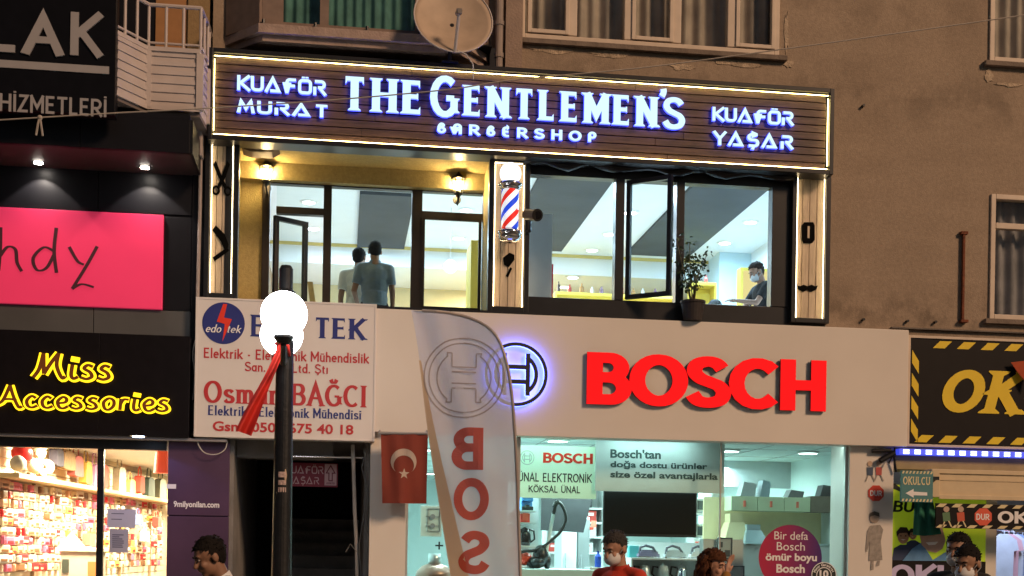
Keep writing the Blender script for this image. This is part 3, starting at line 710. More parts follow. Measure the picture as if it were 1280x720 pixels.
mb = MB(); e = .012
led_run(mb, (SX0 + e, 0, SZ1 - e), (SX1 - e, 0, SZ1 - e)); led_run(mb, (SX0 + e, 0, SZ0 + e), (SX1 - e, 0, SZ0 + e))
led_run(mb, (SX0 + e, 0, SZ0 + .05), (SX0 + e, 0, SZ1 - .05)); led_run(mb, (SX1 - e, 0, SZ0 + .05), (SX1 - e, 0, SZ1 - .05))
obj('led_strip', mb, glow('led_bead', (1.0, .74, .27), 24), sign)
LW = glow('letter_face', (.62, .87, 1.0), 1.25); LB = glow('letter_halo', (.05, .07, 1.0), 6)
LY_ = -.225
def sline(text, r, **k):
    return lettering('letter', skel(text, **{a: b for a, b in k.items()}), r, LY_, .035, LW, sign, LB, True)
rr = lambda a, b, c, d: rect(a, b, c, d, -.26)
def srect(x0, x1, ytl, hgt): 
    p = P(x0, ytl, -.26); q = P(x1, ytl, -.26); h = hgt * (14.24 / FPX) * 1.0
    return (p.x, q.x, p.z - h, p.z)
sline('KUAFÖR', srect(296.5, 409, 90.5, 22.5), thick=.225, font=TECH, gap=.13)
sline('MURAT', srect(296, 409.5, 121.5, 19), thick=.225, font=TECH, gap=.22)
sline('KUAFÖR', srect(891, 993.5, 130.5, 21.8), thick=.225, font=TECH, gap=.13)
sline('YAŞAR', srect(891, 993, 160.5, 24.3), thick=.225, font=TECH, gap=.22)
SER = dict(thick=.25, thin=.145, serif=.07, gap=.21)
sline('THE', srect(432, 526, 95, 41.5), xs=.86, **SER)
sline('G', srect(538, 575, 93, 52), thick=.24, thin=.15, serif=.06)
sline('ENTLEMEN', srect(578, 826, 104, 41.5), xs=.86, **SER)
mb = MB(); p = P(829.5, 116, -.26); 
sline("'", srect(824.5, 833.5, 110, 12), thick=.24)
sline('S', srect(829, 857, 120.5, 41), thick=.22, thin=.17)
sline('BARBERSHOP', srect(546.5, 746, 150.5, 16), thick=.24, font=DECO, gap=.62)

# ------------------------------------------------------------------ lit decor panels beside the windows
PANM = wood('panel_wood', (.42, .33, .23), (.66, .54, .40), True, .6)
def panel(x0, y0, x1, y1, label, yb=None):
    a, b = P(x0, y0, -.06), P(x1, y1, -.06); x0, x1, z1, z0 = a.x, b.x, a.z, b.z
    t = thing('light_panel', label, 'light panel', ((x0 + x1) / 2, 0, z0), 'lit panels beside the windows')
    mb = MB(); k = 4
    for i in range(k): mb.box(x0 + (x1 - x0) * i / k + .003, x0 + (x1 - x0) * (i + 1) / k - .003, -.05, -.02, z0, z1, .004)
    obj('planks', mb, PANM, t)
    mb = MB(); mb.frame(x0 - .06, x1 + .06, z0 - .03, z1 + .05, .055, -.12, -.004, .005); mb.box(x0 - .02, x1 + .02, -.019, -.003, z0, z1); obj('frame', mb, BLK, t)
    mb = MB(); led_run(mb, (x0 + .01, 0, z0), (x0 + .01, 0, z1), .03, .004, -.085); led_run(mb, (x1 - .01, 0, z0), (x1 - .01, 0, z1), .03, .004, -.085); led_run(mb, (x0 + .02, 0, z1 - .01), (x1 - .02, 0, z1 - .01), .03, .004, -.085)
    obj('led_strip', mb, glow('led_bead_warm', (1.0, .76, .42), 15), t)
    return t, x0, x1, z0, z1
BADGE = mat('black_plastic', (.003, .003, .003), .7, 0, 0, spec=.04)
def pxpoly(pts, Y): return [(P(a, b, Y).x, P(a, b, Y).z) for a, b in pts]
t, *_ = panel(264.5, 180, 290, 371, 'narrow lit panel with black scissors and razor cut-outs')
mb = MB(); Yb = -.056
mb.prism(pxpoly([(266.5, 206), (270, 201), (279, 224), (284, 234), (281, 237), (274, 224)], Yb), Yb - .012, Yb)
mb.prism(pxpoly([(287.5, 206), (284, 201), (276, 224), (271, 234), (274, 237), (281, 224)], Yb - .013), Yb - .025, Yb - .013)
for cx, cy in ((270, 238), (285, 239)):
    c = P(cx, cy, Yb); pts = [(c.x + .034 * math.cos(i * math.pi / 8), Yb - .006, c.z + .042 * math.sin(i * math.pi / 8)) for i in range(17)]; mb.tube(pts, .012, 6)
obj('scissors_emblem', mb, BADGE, t)
mb = MB(); mb.prism(pxpoly([(265.5, 288), (270, 282), (281, 293), (286, 306), (284.5, 312), (281, 313), (276, 302)], Yb), Yb - .012, Yb); mb.prism(pxpoly([(266, 322), (283, 310), (287, 313), (268, 327)], Yb - .013), Yb - .025, Yb - .013); obj('razor_emblem', mb, BADGE, t)
t, *_ = panel(618, 203, 653, 388, 'lit panel behind the striped barber pole')
mb = MB(); mb.prism(pxpoly([(630, 331), (629, 322), (637, 316), (643, 319), (643, 325), (636, 334)], Yb), Yb - .012, Yb); mb.prism(pxpoly([(632, 345), (638, 334), (640, 336), (635, 347)], Yb), Yb - .012, Yb); obj('shaver_emblem', mb, BADGE, t)
t, *_ = panel(995.5, 220, 1028, 402, 'lit panel with black razor blade and moustache cut-outs')
mb = MB(); mb.prism(pxpoly([(1002, 282), (1005, 278), (1016, 278), (1018, 282), (1018, 300), (1015, 304), (1004, 304), (1002, 300)], Yb), Yb - .012, Yb); obj('blade_emblem', mb, BADGE, t)
mb = MB(); mb.box(P(1009, 290, Yb).x, P(1011.5, 290, Yb).x, Yb - .014, Yb - .0125, P(1010, 298, Yb).z, P(1010, 283, Yb).z); obj('blade_slot', mb, PANM, t)
mb = MB(); mb.prism(pxpoly([(996, 357), (1000, 358), (1004, 356), (1009, 358), (1014, 356), (1018, 358), (1022, 357), (1020, 362), (1014, 365), (1009, 362), (1004, 365), (998, 362)], Yb), Yb - .012, Yb); obj('moustache_emblem', mb, BADGE, t)

# ------------------------------------------------------------------ barber pole
c = P(637, 290, -.3); pol = thing('barber_pole', 'red, white and blue striped barber pole with glowing white globe', 'barber pole', (c.x, c.y, Z(637, 305, -.3)))
zg, zt1, zb1, zbb = Z(639, 217, -.3), Z(638, 236, -.3), Z(636, 290, -.3), Z(635, 304, -.3)
mb = MB(); mb.smooth = True; mb.ell((c.x, c.y, zg), .122, 24, 16); obj('globe', mb, glow('globe_white', (.95, .97, 1), 1.5), pol)
mb = MB(); mb.smooth = True
mb.lathe([(.05, .11), (.07, .09), (.12, .07), (.135, .05), (.135, .03), (.105, .02), (.115, -.0), (.10, -.02)], (c.x, c.y, zt1), 28); mb.smooth = False; mb.box(c.x - .03, c.x + .03, c.y + .1, -.05, zt1 - .01, zt1 + .04); obj('chrome_cap', mb, CHROME, pol); mb = MB(); mb.smooth = True
mb.lathe([(.10, .03), (.12, .01), (.135, 0), (.135, -.025), (.12, -.035), (.13, -.06), (.11, -.09), (.06, -.12), (.0, -.125)], (c.x, c.y, zb1), 28)
mb.smooth = False; mb.box(c.x - .03, c.x + .03, c.y + .1, -.05, zb1 - .05, zb1)
obj('chrome_base', mb, CHROME, pol)
m = bpy.data.materials.new('barber_stripes'); m.use_nodes = True; n_ = m.node_tree.nodes; l_ = m.node_tree.links
b_n = n_['Principled BSDF']; b_n.inputs['Roughness'].default_value = .15; b_n.inputs['Coat Weight'].default_value = .6
mb = MB(); mb.smooth = True; R_ = .098; H = zt1 - zb1 - .02; N = 48; turns = .75
STR = [mat('stripe_red', (.75, .035, .03), .2, 0, 0, emit=(.8, .03, .02), estr=.6), mat('stripe_white', (.85, .85, .85), .2, 0, 0, emit=(.8, .9, 1), estr=.75), mat('stripe_blue', (.02, .06, .6), .2, 0, 0, emit=(.02, .08, .8), estr=.7)]
seq = [0, 1, 2, 1] * 2; NZ = 30
for k in range(N):      # helical strips
    col = seq[int(k / N * 8)]; mb.m = col
    vs = []
    for i in range(NZ + 1):
        h = i / NZ; a = 2 * math.pi * (k / N + h * turns); b = 2 * math.pi * ((k + 1) / N + h * turns)
        vs += [(c.x + R_ * math.cos(a), c.y + R_ * math.sin(a), zb1 + .02 + h * H), (c.x + R_ * math.cos(b), c.y + R_ * math.sin(b), zb1 + .02 + h * H)]
    mb.add(vs, [(2 * i, 2 * i + 1, 2 * i + 3, 2 * i + 2) for i in range(NZ)])
mb.m = 0; obj('striped_cylinder', mb, STR, pol)

# ------------------------------------------------------------------ wall lanterns in the loggia
AMB = glow('amber_bulb', (1.0, .70, .30), 420)
def lantern(px, py, label):
    c = P(px, py, LY - .2); t = thing('wall_lantern', label, 'wall lantern', c, 'lanterns on the yellow balcony wall')
    mb = MB(); mb.lathe([(.0, .17), (.02, .15), (.085, .09), (.09, .075)], c, 6); mb.lathe([(.05, -.1), (.055, -.09), (.03, -.12), (.015, -.15), (.0, -.17)], c, 6)
    for k in range(6):
        a = k * math.pi / 3; mb.cyl((c.x + .08 * math.cos(a), c.y + .08 * math.sin(a), c.z + .08), (c.x + .05 * math.cos(a), c.y + .05 * math.sin(a), c.z - .095), .006, n=5)
    mb.tube([(c.x, c.y, c.z - .13), (c.x, c.y + .1, c.z - .2), (c.x, LY, c.z - .12)], .011, 6); mb.cyl((c.x, LY + .0, c.z - .12), (c.x, LY - .02, c.z - .12), .05, n=14)
    obj('cage', mb, BLK, t)
    mb = MB(); mb.smooth = True; mb.ell((c.x, c.y, c.z), (.036, .036, .055)); obj('bulb', mb, AMB, t)
lantern(333, 217, 'amber wall lantern at the left end of the balcony recess'); lantern(573, 232, 'amber wall lantern nearest the barber pole')

# ================================================================== APPLIANCE STORE (ground floor, middle)
FASC = mat('fascia_white', (.71, .66, .60), .45, 0, .05, .9)
shop = thing('appliance_store', 'bright ground floor appliance shop behind a tall glass front', 'shop', (3.6, 2, 0))
bx0, bx1 = X(462, 0, 620), X(1113, 0, 620); gx0, gx1 = X(507, 0, 620), X(1056, 0, 620); TOPZ = 3.0
mb = MB(); mb.box(bx0, gx0, -.1, .12, 0, TOPZ, .004); obj('pillar', mb, FASC, shop); mb = MB(); mb.box(gx1 + .02, bx1, -.08, .5, 0, TOPZ, .004); obj('pillar', mb, FASC, shop)
IN = mat('store_white', (.56, .67, .66), .6, 0, .02)
mb = MB(); mb.box(bx0, bx0 + .08, .12, 9.9, 0, TOPZ); mb.box(bx1 - .08, bx1, .5, 9.9, 0, TOPZ); mb.box(bx0, bx1, 9.9, 10, 0, TOPZ); obj('room_wall', mb, IN, shop)
BZ = 2.975
mb = MB(); mb.box(bx0 + .08, bx1 - .08, .12, 9.9, BZ, BZ + .08); obj('ceiling', mb, IN, shop)
mb = MB(); mb.box(bx0 + .08, bx1 - .08, -.1, 9.9, -.0, .06); obj('floor', mb, mat('store_tiles', (.5, .5, .48), .3, 0, .08, 2), shop)
mb = MB()
for k in range(1, 8):
    mb.box(bx0 + .1, bx1 - .1, k * 1.2 - .006, k * 1.2 + .006, BZ - .004, BZ)
for k in range(1, 9): mb.box(bx0 + k * .7 - .006, bx0 + k * .7 + .006, .2, 9.8, BZ - .0055, BZ - .0015)
obj('ceiling_grid', mb, GREY, shop)
GREEN = glass('green_tint_glass', (.90, .97, .955), 1.2)
fm = MB(); z0g = .1
fm.box(gx0, gx1 + .02, -.02, .02, .06, z0g); fm.box(gx0, gx1 + .02, -.02, .02, TOPZ - .06, TOPZ)
xm = X(900, 0, 640); xm2 = X(647, 0, 640)
fm.box(xm - .008, xm + .008, -.012, .014, z0g, TOPZ - .06); fm.box(gx0 - .002, gx0 + .03, -.025, .03, z0g, TOPZ - .06); fm.box(gx1 - .012, gx1 + .02, -.025, .03, z0g, TOPZ - .06); fm.box(xm2 - .025, xm2 + .02, -.03, .03, z0g, TOPZ - .06)
fr = obj('window_frame', fm, mat('alu', (.5, .48, .45), .4, .6, .05), shop)
for a, b in ((gx0 + .03, xm2 - .025), (xm2 + .02, xm - .008), (xm + .008, gx1 - .012)):
    g = MB(); g.box(a, b, -.004, .004, z0g, TOPZ - .06); obj('pane', g, GREEN, fr)
LIT = glow('ceiling_lamp', (.86, 1.0, .97), 9)
for px, py in ((697, 551), (770, 552.5), (680, 559), (748, 560), (800, 560), (782, 566), (766, 571), (752, 575), (912, 563.5), (886, 569), (863, 573), (844, 578), (1010, 566), (528, 562), (540, 592)):
    p = PZ(px, py, BZ - .01)
    if p.y < .3: p = PZ(px, py + 3, BZ - .01)
    if p.y > 9.5: continue
    mb = MB(); mb.lathe([(.13, .012), (.15, .0), (.14, -.012), (.12, -.012)], p, 20); mb.m = 1; mb.lathe([(.0, -.0125), (.118, -.0125), (.119, -.011)], p, 20)
    obj('ceiling_light', mb, [WHITE, LIT], shop)
CY = (.74, 1.0, .98)
for x, y in ((1.4, 1.4), (3.2, 1.5), (5.0, 3.2), (2.2, 5), (4.6, 6)): light('store_light', 'AREA', (x, y, BZ - .1), 128, CY, .9)
for x in (1.6, 2.4, 3.6, 5.9): light('window_fill', 'AREA', (x, .09, BZ - .03), 5, CY, 1.0, shape=.06, rot=(math.radians(38), 0, 0))  # unseen fill lamps, added to brighten the boards behind the glass
# vinyl lettering and gradient sticker on the glass
VIN = mat('vinyl_grey_green', (.05, .10, .10), .6, 0, 0)
for t_, r in (("Bosch'tan", rect(763, 561, 826, 574, .3)), ('doğa dostu ürünler', rect(763, 575.5, 884, 589, .3)), ('size özel avantajlarla', rect(763, 588.5, 897, 602.5, .3))):
    lettering('lettering', sans(t_, .03), r, .299, .002, VIN, shop)
q = rect(745, 555, 905, 617, .3); mb = MB(); mb.box(q[0], q[1], .3, .34, q[2], BZ - .001); obj('header_board', mb, mat('pale_teal_board', (.66, .78, .77), .5, 0, .03), shop)

# fascia with red channel letters
fs = rect(469.5, 388, 1134, 557, -.2); FX0, FX1 = fs[0], fs[1]; FZ0 = (Z(645, 546, -.2) + Z(1134, 557, -.2)) / 2; FZ1 = (Z(470, 388, -.2) + Z(1134, 410, -.2)) / 2
fas = thing('store_sign', 'wide white fascia with big red block letters and round blue-lit emblem', 'shop sign', ((FX0 + FX1) / 2, -.1, FZ0))
mb = MB(); mb.box(FX0, FX1, -.2, .095, FZ0, FZ1, .008); obj('panel', mb, FASC, fas)
mb = MB(); mb.box(FX0 - .0, X(728, -.2, 398), -.16, .05, FZ1 + .001, FZ1 + .035); obj('flashing', mb, BLK, fas)
RED = glow('red_letter_face', (1.0, .012, .012), 1.05); RSIDE = mat('letter_return', (.05, .012, .012), .4, 0, 0)
pz = lambda py, px: Z(px, py, -.28)
zr0, zr1 = (pz(506, 740) + pz(513, 1020)) / 2, (pz(440, 740) + pz(449, 1020)) / 2
rB = (P(734, 473, -.28).x, P(1034, 473, -.28).x, zr0, zr1)
SANSB = {'B': (.70, BB), 'O': (.90, [O(.44, .5, .41, .5)]), 'S': (.70, [C(*SH)]), 'C': (.80, [A(.44, .5, .41, .5, 42, 318)]), 'H': (.78, [L((.08, 0), (.08, 1)), L((.68, 0), (.68, 1)), L((.08, .5), (.68, .5))])}
lettering('letter', skel('BOSCH', thick=.30, thin=.25, font=SANSB, gap=.15), rB, -.22, .036, RED, fas, RSIDE, True)
# emblem: ring with armature, back-lit blue
ec = P(645, 468, -.25); er = .36
def ring_poly(cx, cz, r0, r1, n=48):
    return [[Vector((cx + r * math.cos(2 * math.pi * t / n), cz + r * math.sin(2 * math.pi * t / n))) for r, t in ((r0, i), (r1, i), (r1, i + 1), (r0, i + 1))] for i in range(n)]
def emblem(cx, cz, r, w=.085):
    ps = ring_poly(cx, cz, r * (1 - w * 1.3), r)
    def bar(x0, x1, z0, z1): ps.append([Vector((cx + x0 * r, cz + z0 * r)), Vector((cx + x1 * r, cz + z0 * r)), Vector((cx + x1 * r, cz + z1 * r)), Vector((cx + x0 * r, cz + z1 * r))])
    for s in (-1, 1):
        a, b = sorted((.30 * s, .44 * s)); bar(a, b, -.66, .66)
        pts = [(.36, .62)] + [(.70 * math.cos(math.radians(t)), .70 * math.sin(math.radians(t))) for t in range(60, -61, -8)] + [(.36, -.62)]
        for i in range(len(pts) - 1):
            p, q = Vector(pts[i]), Vector(pts[i + 1]); f = .82
            qd = [p, q, q * f, p * f]; ps.append([Vector((cx + v.x * s * r, cz + v.y * r)) for v in qd])
    bar(-.36, .36, .16, .30); bar(-.36, .36, -.30, -.16)
    return [union2(ps)]
mb = MB(); ext(mb, emblem(ec.x, ec.z, er)[0], -.222, .035, True); obj('emblem', mb, [mat('emblem_dark', (.03, .03, .04), .4, 0, 0), glow('emblem_halo', (.09, .13, 1.0), 14)], fas)

# hanging banner inside
q = rect(647, 556, 745, 624, .35)
ban = thing('hanging_sign', 'pale green hanging sign with red and black lettering inside the store', 'sign', ((q[0] + q[1]) / 2, .35, q[2]))
mb = MB(); mb.box(q[0], q[1], .35, .37, q[2], q[3], .003); obj('panel', mb, mat('mint_board', (.62, .86, .66), .5, 0, 0, emit=(.55, .9, .66), estr=.25), ban)  # the board is unlit; a faint glow is put into its colour
R_ED = mat('print_red', (.75, .04, .015), .5, 0, 0); B_LK = mat('print_black', (.012, .02, .02), .5, 0, 0)
lettering('lettering', skel('BOSCH', thick=.26, font=SANSB, gap=.14), rect(679, 565.5, 741, 580, .346), .349, .003, R_ED, ban)
lettering('lettering', skel('ÜNAL ELEKTRONİK', thick=.15, gap=.14), rect(648, 588.5, 740, 604, .346), .349, .003, B_LK, ban)
lettering('lettering', skel('KÖKSAL ÜNAL', thick=.17, gap=.16, xs=1.3), rect(661, 605, 725, 617, .346), .349, .003, B_LK, ban)
c = P(659, 572, .346); mb = MB(); ext(mb, emblem(c.x, c.z, .085)[0], .349, .002); obj('emblem', mb, mat('print_pale_grey', (.45, .62, .52), .5, 0, 0), ban)

# television
q = rect(754.5, 613.5, 870, 672, .8); tv = thing('television', 'large switched-off black flat television hung behind the glass', 'television', ((q[0] + q[1]) / 2, .8, q[2]))
mb = MB(); mb.box(q[0], q[1], .8, .85, q[2], q[3], .006); mb.frame(q[0], q[1], q[2], q[3], .012, .792, .8, .002, .03); obj('body', mb, BLK, tv)
mb = MB(); mb.box(q[0] + .013, q[1] - .013, .7985, .7995, q[2] + .031, q[3] - .013); obj('screen', mb, mat('tv_screen', (.004, .005, .006), .2, 0, 0, spec=.06), tv)
mb = MB(); mb.cyl((q[0] + .3, .84, q[3] - .01), (q[0] + .3, .84, BZ), .012, n=8); mb.cyl((q[1] - .3, .84, q[3] - .01), (q[1] - .3, .84, BZ), .012, n=8); obj('hanger', mb, GREY, tv)

# cabinets, shelves and white goods
STEEL = mat('steel', (.55, .60, .62), .3, .7, .05)
GW = mat('gloss_white', (.62, .66, .66), .25, 0, 0)
def fridge(px0, px1, py0, Y, label, m, handle=True):
    a, b = P(px0, py0, Y), P(px1, py0, Y); t = thing('fridge', label, 'fridge', ((a.x + b.x) / 2, Y + .3, .06)); h = a.z
    mb = MB(); mb.box(a.x, b.x, Y + .03, Y + .6, .06, h, .01); obj('body', mb, m, t)
    for z0, z1 in ((.12, h * .42), (h * .42 + .012, h - .02)):
        mb = MB(); mb.box(a.x + .005, b.x - .005, Y, Y + .029, z0, z1, .008); d = obj('door', mb, m, t)
        mb = MB(); mb.cyl((a.x + .04, Y - .035, z0 + (.3 if z0 > .3 else .35)), (a.x + .04, Y - .035, min(z1, z0 + .75) - .05), .012, n=8)
        for zz in (z0 + .38, min(z1, z0 + .75) - .1): mb.cyl((a.x + .04, Y - .035, zz), (a.x + .04, Y, zz), .009, n=6)
        obj('handle', mb, CHROME, d)
fridge(703, 722, 641, 2.2, 'white fridge beside the black hose of the upright vacuum', GW)
fridge(723, 738, 646, 2.4, 'steel fridge standing left of the red-shirted man', STEEL)
fridge(888, 906, 601, 2.6, 'tall white cabinet fridge between the television and the kitchen units', GW)
q = rect(677, 614, 741, 664, 1.6); mb = MB(); mb.prism([(q[0], q[2]), (q[1] - .12, q[2] - .02), (q[1], q[3]), (q[0], q[3])], 1.6, 1.64); single('display_board', mb, mat('charcoal_board', (.04, .04, .045), .6, 0, .1), 'dark slanted display board behind the upright vacuum wand', 'display board')
# plinth and upright vacuum
q = rect(648, 711, 742, 740, .55); mb = MB(); mb.box(q[0], q[1], .5, 1.6, .06, q[3], .01); single('display_plinth', mb, mat('teal_white', (.55, .72, .70), .4, 0, .03), 'low pale plinth carrying the upright vacuum cleaner', 'plinth'); PZ0 = q[3]
vb = P(676, 708, .9); vac = thing('vacuum_cleaner', 'black upright vacuum cleaner with pale wand and looping hose', 'vacuum cleaner', (vb.x, .9, PZ0))
mb = MB(); mb.smooth = True; c = P(676, 695, .9); mb.ell((c.x, .9, c.z), (.10, .12, .14)); c2 = P(671, 704, .9); mb.ell((c2.x, .9, PZ0 + .08), (.11, .16, .08)); c3 = P(684, 702, .9); mb.ell((c3.x, .9, c3.z), (.05, .07, .10))
mb.smooth = False; mb.cyl((c2.x - .06, .82, PZ0 + .06), (c2.x - .06, .98, PZ0 + .06), .06, n=14); obj('body', mb, mat('vac_black', (.012, .012, .014), .3, 0, 0), vac)
mb = MB(); mb.tube([P(682.5, 692, .85), P(692, 641, .85)], .022, 10); obj('wand', mb, GW, vac)
mb = MB(); mb.smooth = True; mb.tube([P(692, 643, .85), P(694, 632, .85), P(698, 626, .85)], .026, 8); mb.tube([Vector((P(a, b, .84).x, .84, P(a, b, .84).z)) for a, b in cat_rom([(692, 634), (695, 628), (701, 630), (706, 640), (707, 651), (701, 664), (692, 673), (681, 682), (668, 688), (655, 689), (648, 692)], 4)], .02, 8); obj('hose', mb, mat('hose_black', (.02, .02, .022), .5, 0, 0), vac)
# left shelf unit with small machines
sx = rect(649, 612, 664, 720, .9); t = thing('display_shelf', 'narrow white display shelf at the left edge of the store window', 'shelf', ((sx[0] + sx[1]) / 2, 1.1, .06))
mb = MB(); mb.box(sx[0] - .08, sx[1] + .14, 1.3, 1.33, .06, 2.5); obj('back_panel', mb, GW, t); SHZ = []
for py in (638, 653, 682, 708):
    z = Z(656, py, .9); SHZ.append(z); mb = MB(); mb.box(sx[0] - .08, sx[1] + .04, .85, 1.3, z - .02, z, .003); obj('shelf_board', mb, GW, t)
def on_shelf(px, w_, h, z, Y=1.0): return X(px, Y, 660), z
x, z = on_shelf(657.5, .16, .16, SHZ[0]); t = thing('coffee_machine', 'blue coffee machine on the top board of the left display shelf', 'coffee machine', (x, 1.0, z))
mb = MB(); mb.box(x - .07, x + .07, .95, 1.1, z, z + .19, .02); mb.box(x - .07, x + .07, .88, .95, z + .11, z + .19, .015); obj('body', mb, mat('machine_blue', (.06, .22, .55), .3, 0, 0), t)
mb = MB(); mb.box(x - .07, x + .07, .88, .949, z, z + .05, .01); mb.cyl((x, .915, z + .05), (x, .915, z + .07), .03, n=12); obj('drip_tray', mb, BLK, t)
x, z = on_shelf(655, .1, .1, SHZ[1]); mb = MB(); mb.box(x - .05, x + .06, .93, 1.05, z, z + .11, .006); single('product_box', mb, mat('box_red', (.60, .05, .03), .5, 0, 0), 'small red product box under the blue coffee machine', 'box')
x, z = on_shelf(656, .1, .1, SHZ[2]); t = thing('kettle', 'black bulbous kettle on the middle board of the left display shelf', 'kettle', (x, 1.0, z))
mb = MB(); mb.smooth = True; mb.lathe([(0, 0), (.07, 0), (.08, .05), (.075, .13), (.055, .2), (.03, .215), (.0, .23)], (x, 1.0, z), 18); obj('body', mb, mat('kettle_black', (.01, .01, .012), .2, 0, 0), t)
mb = MB(); mb.tube([(x + .07, .98, z + .04), (x + .12, .98, z + .08), (x + .11, .98, z + .18), (x + .05, .98, z + .2)], .012, 6); obj('handle', mb, BLK, t)
x, z = on_shelf(657, .1, .1, SHZ[3]); t = thing('cordless_vacuum', 'red canister vacuum on the lowest board of the left display shelf', 'vacuum cleaner', (x, 1.0, z))
mb = MB(); mb.smooth = True; mb.ell((x, 1.0, z + .09), (.09, .11, .08)); obj('body', mb, mat('vac_red', (.6, .06, .03), .3, 0, 0), t); mb = MB()
for s in (-1, 1): mb = MB(); mb.cyl((x + s * .08, .98, z + .045), (x + s * .095, .98, z + .045), .045, n=14); obj('wheel', mb, BLK, t)
# shelf with irons and kettles
isz = Z(830, 697.5, 1.2); ix0, ix1 = X(790, 1.2, 690), X(895, 1.2, 690)
t = thing('iron_shelf', 'white two-board shelf holding steam irons above chrome kettles', 'shelf', ((ix0 + ix1) / 2, 1.4, .06)); lowz = isz - .30
mb = MB(); mb.box(ix0, ix1, 1.15, 1.6, isz - .025, isz, .004); obj('shelf_board', mb, GW, t); mb = MB(); mb.box(ix0, ix1, 1.15, 1.6, lowz - .025, lowz, .004); obj('shelf_board', mb, GW, t)
mb = MB(); mb.box(ix0 - .02, ix0 - .001, 1.15, 1.6, .06, isz + .0); mb.box(ix1 + .001, ix1 + .02, 1.15, 1.6, .06, isz + .0); mb.box(ix0 - .02, ix1 + .02, 1.601, 1.62, .06, isz + .2); obj('shelf_side', mb, GW, t)
def iron(px, label, m):
    x = X(px, 1.3, 690); t = thing('steam_iron', label, 'iron', (x, 1.3, isz), 'steam irons on the white shelf')
    prof = lambda k, w_: [(x - .15 * k, 1.3 - w_), (x - .12 * k, 1.3 - w_ * 1.0), (x + .05 * k, 1.3 - w_ * .8), (x + .15 * k, 1.3), (x + .05 * k, 1.3 + w_ * .8), (x - .12 * k, 1.3 + w_), (x - .15 * k, 1.3 + w_)]
    mb = MB(); mb.hprism(prof(1, .06), isz, isz + .015); obj('sole_plate', mb, CHROME, t)
    mb = MB(); mb.hprism(prof(.95, .055), isz + .0155, isz + .05); mb.hprism(prof(.8, .045), isz + .0505, isz + .08); mb.hprism(prof(.6, .03), isz + .0805, isz + .1); obj('body', mb, m, t)
    mb = MB(); mb.smooth = True; mb.tube([(x - .12, 1.3, isz + .05), (x - .11, 1.3, isz + .13), (x - .04, 1.3, isz + .155), (x + .05, 1.3, isz + .13), (x + .09, 1.3, isz + .07)], .018, 8); obj('handle', mb, mat('iron_grip', (.08, .08, .1), .4, 0, 0), t)
iron(811, 'purple-grey steam iron left of the pale one', mat('iron_purple', (.20, .16, .24), .3, 0, 0)); iron(844, 'pale silver steam iron in the middle of the shelf', mat('iron_silver', (.45, .5, .52), .3, .4, 0)); iron(876, 'white steam iron above the woman with brown hair', GW)
def kettle(px, label, m):
    x = X(px, 1.3, 705); t = thing('kettle', label, 'kettle', (x, 1.3, lowz), 'kettles on the lower shelf board')
    mb = MB(); mb.smooth = True; mb.lathe([(0, 0), (.085, 0), (.085, .03), (.07, .14), (.055, .2), (.03, .215), (.012, .22), (.012, .24), (0, .245)], (x, 1.3, lowz), 20); obj('body', mb, m, t)
    mb = MB(); mb.smooth = True; mb.tube([(x - .065, 1.3, lowz + .18), (x - .13, 1.3, lowz + .19), (x - .145, 1.3, lowz + .1), (x - .09, 1.3, lowz + .04)], .014, 8); obj('handle', mb, BLK, t)
kettle(806, 'chrome kettle with black handle nearest the red-shirted man', STEEL); kettle(829, 'white kettle with black handle second from the red shirt', GW); kettle(852, 'polished chrome kettle beside the brown-haired woman', CHROME)
for px, w_, m, lab in ((793, .07, 'box_teal', 'teal product box on the iron shelf behind the red shirt'), ):
    x = X(px - 2, 1.45, 690); mb = MB(); mb.box(x - .06, x + .07, 1.4, 1.5, isz, isz + .15, .006); single('product_box', mb, mat(m, (.08, .35, .36), .5, 0, 0), lab, 'box')
x = X(747.5, 1.0, 705); mb = MB(); mb.lathe([(0, 0), (.04, 0), (.04, .13), (.015, .17), (.015, .2), (0, .2)], (x, 1.0, 1.45), 14); single('detergent_bottle', mb, mat('bottle_blue', (.03, .09, .55), .3, 0, 0), 'blue detergent bottle behind the red-shirted man', 'bottle')
mb = MB(); mb.box(x - .12, x + .12, .9, 1.25, .06, 1.449, .006); single('display_stand', mb, GW, 'slim white stand under the blue detergent bottle', 'stand')
# microwave shelf column right of the television
for py, lab in ((632, 'upper grey microwave beside the television'), (664, 'lower grey microwave beside the television')):
    q = rect(871, py - 9, 886, py + 8, 2.4); t = thing('microwave', lab, 'microwave', ((q[0] + q[1]) / 2, 2.5, q[2]))
    mb = MB(); mb.box(q[0], q[1], 2.42, 2.75, q[2], q[3], .006); obj('body', mb, GW, t); mb = MB(); mb.box(q[0] + .015, q[1] - .06, 2.41, 2.419, q[2] + .03, q[3] - .03); obj('door', mb, mat('oven_glass', (.03, .05, .06), .15, 0, 0), t)
q = rect(869, 642, 888, 720, 2.4); mb = MB(); z0, z1 = Z(878, 641, 2.4), Z(878, 673, 2.4)
for z in (z0, z1): mb.box(q[0], q[1], 2.38, 2.78, z - .03, z)
mb.box(q[0] - .02, q[0], 2.38, 2.78, .06, z0 + .3); mb.box(q[1], q[1] + .02, 2.38, 2.78, .06, z0 + .3); single('microwave_rack', mb, GW, 'white rack holding two microwaves beside the television', 'rack')
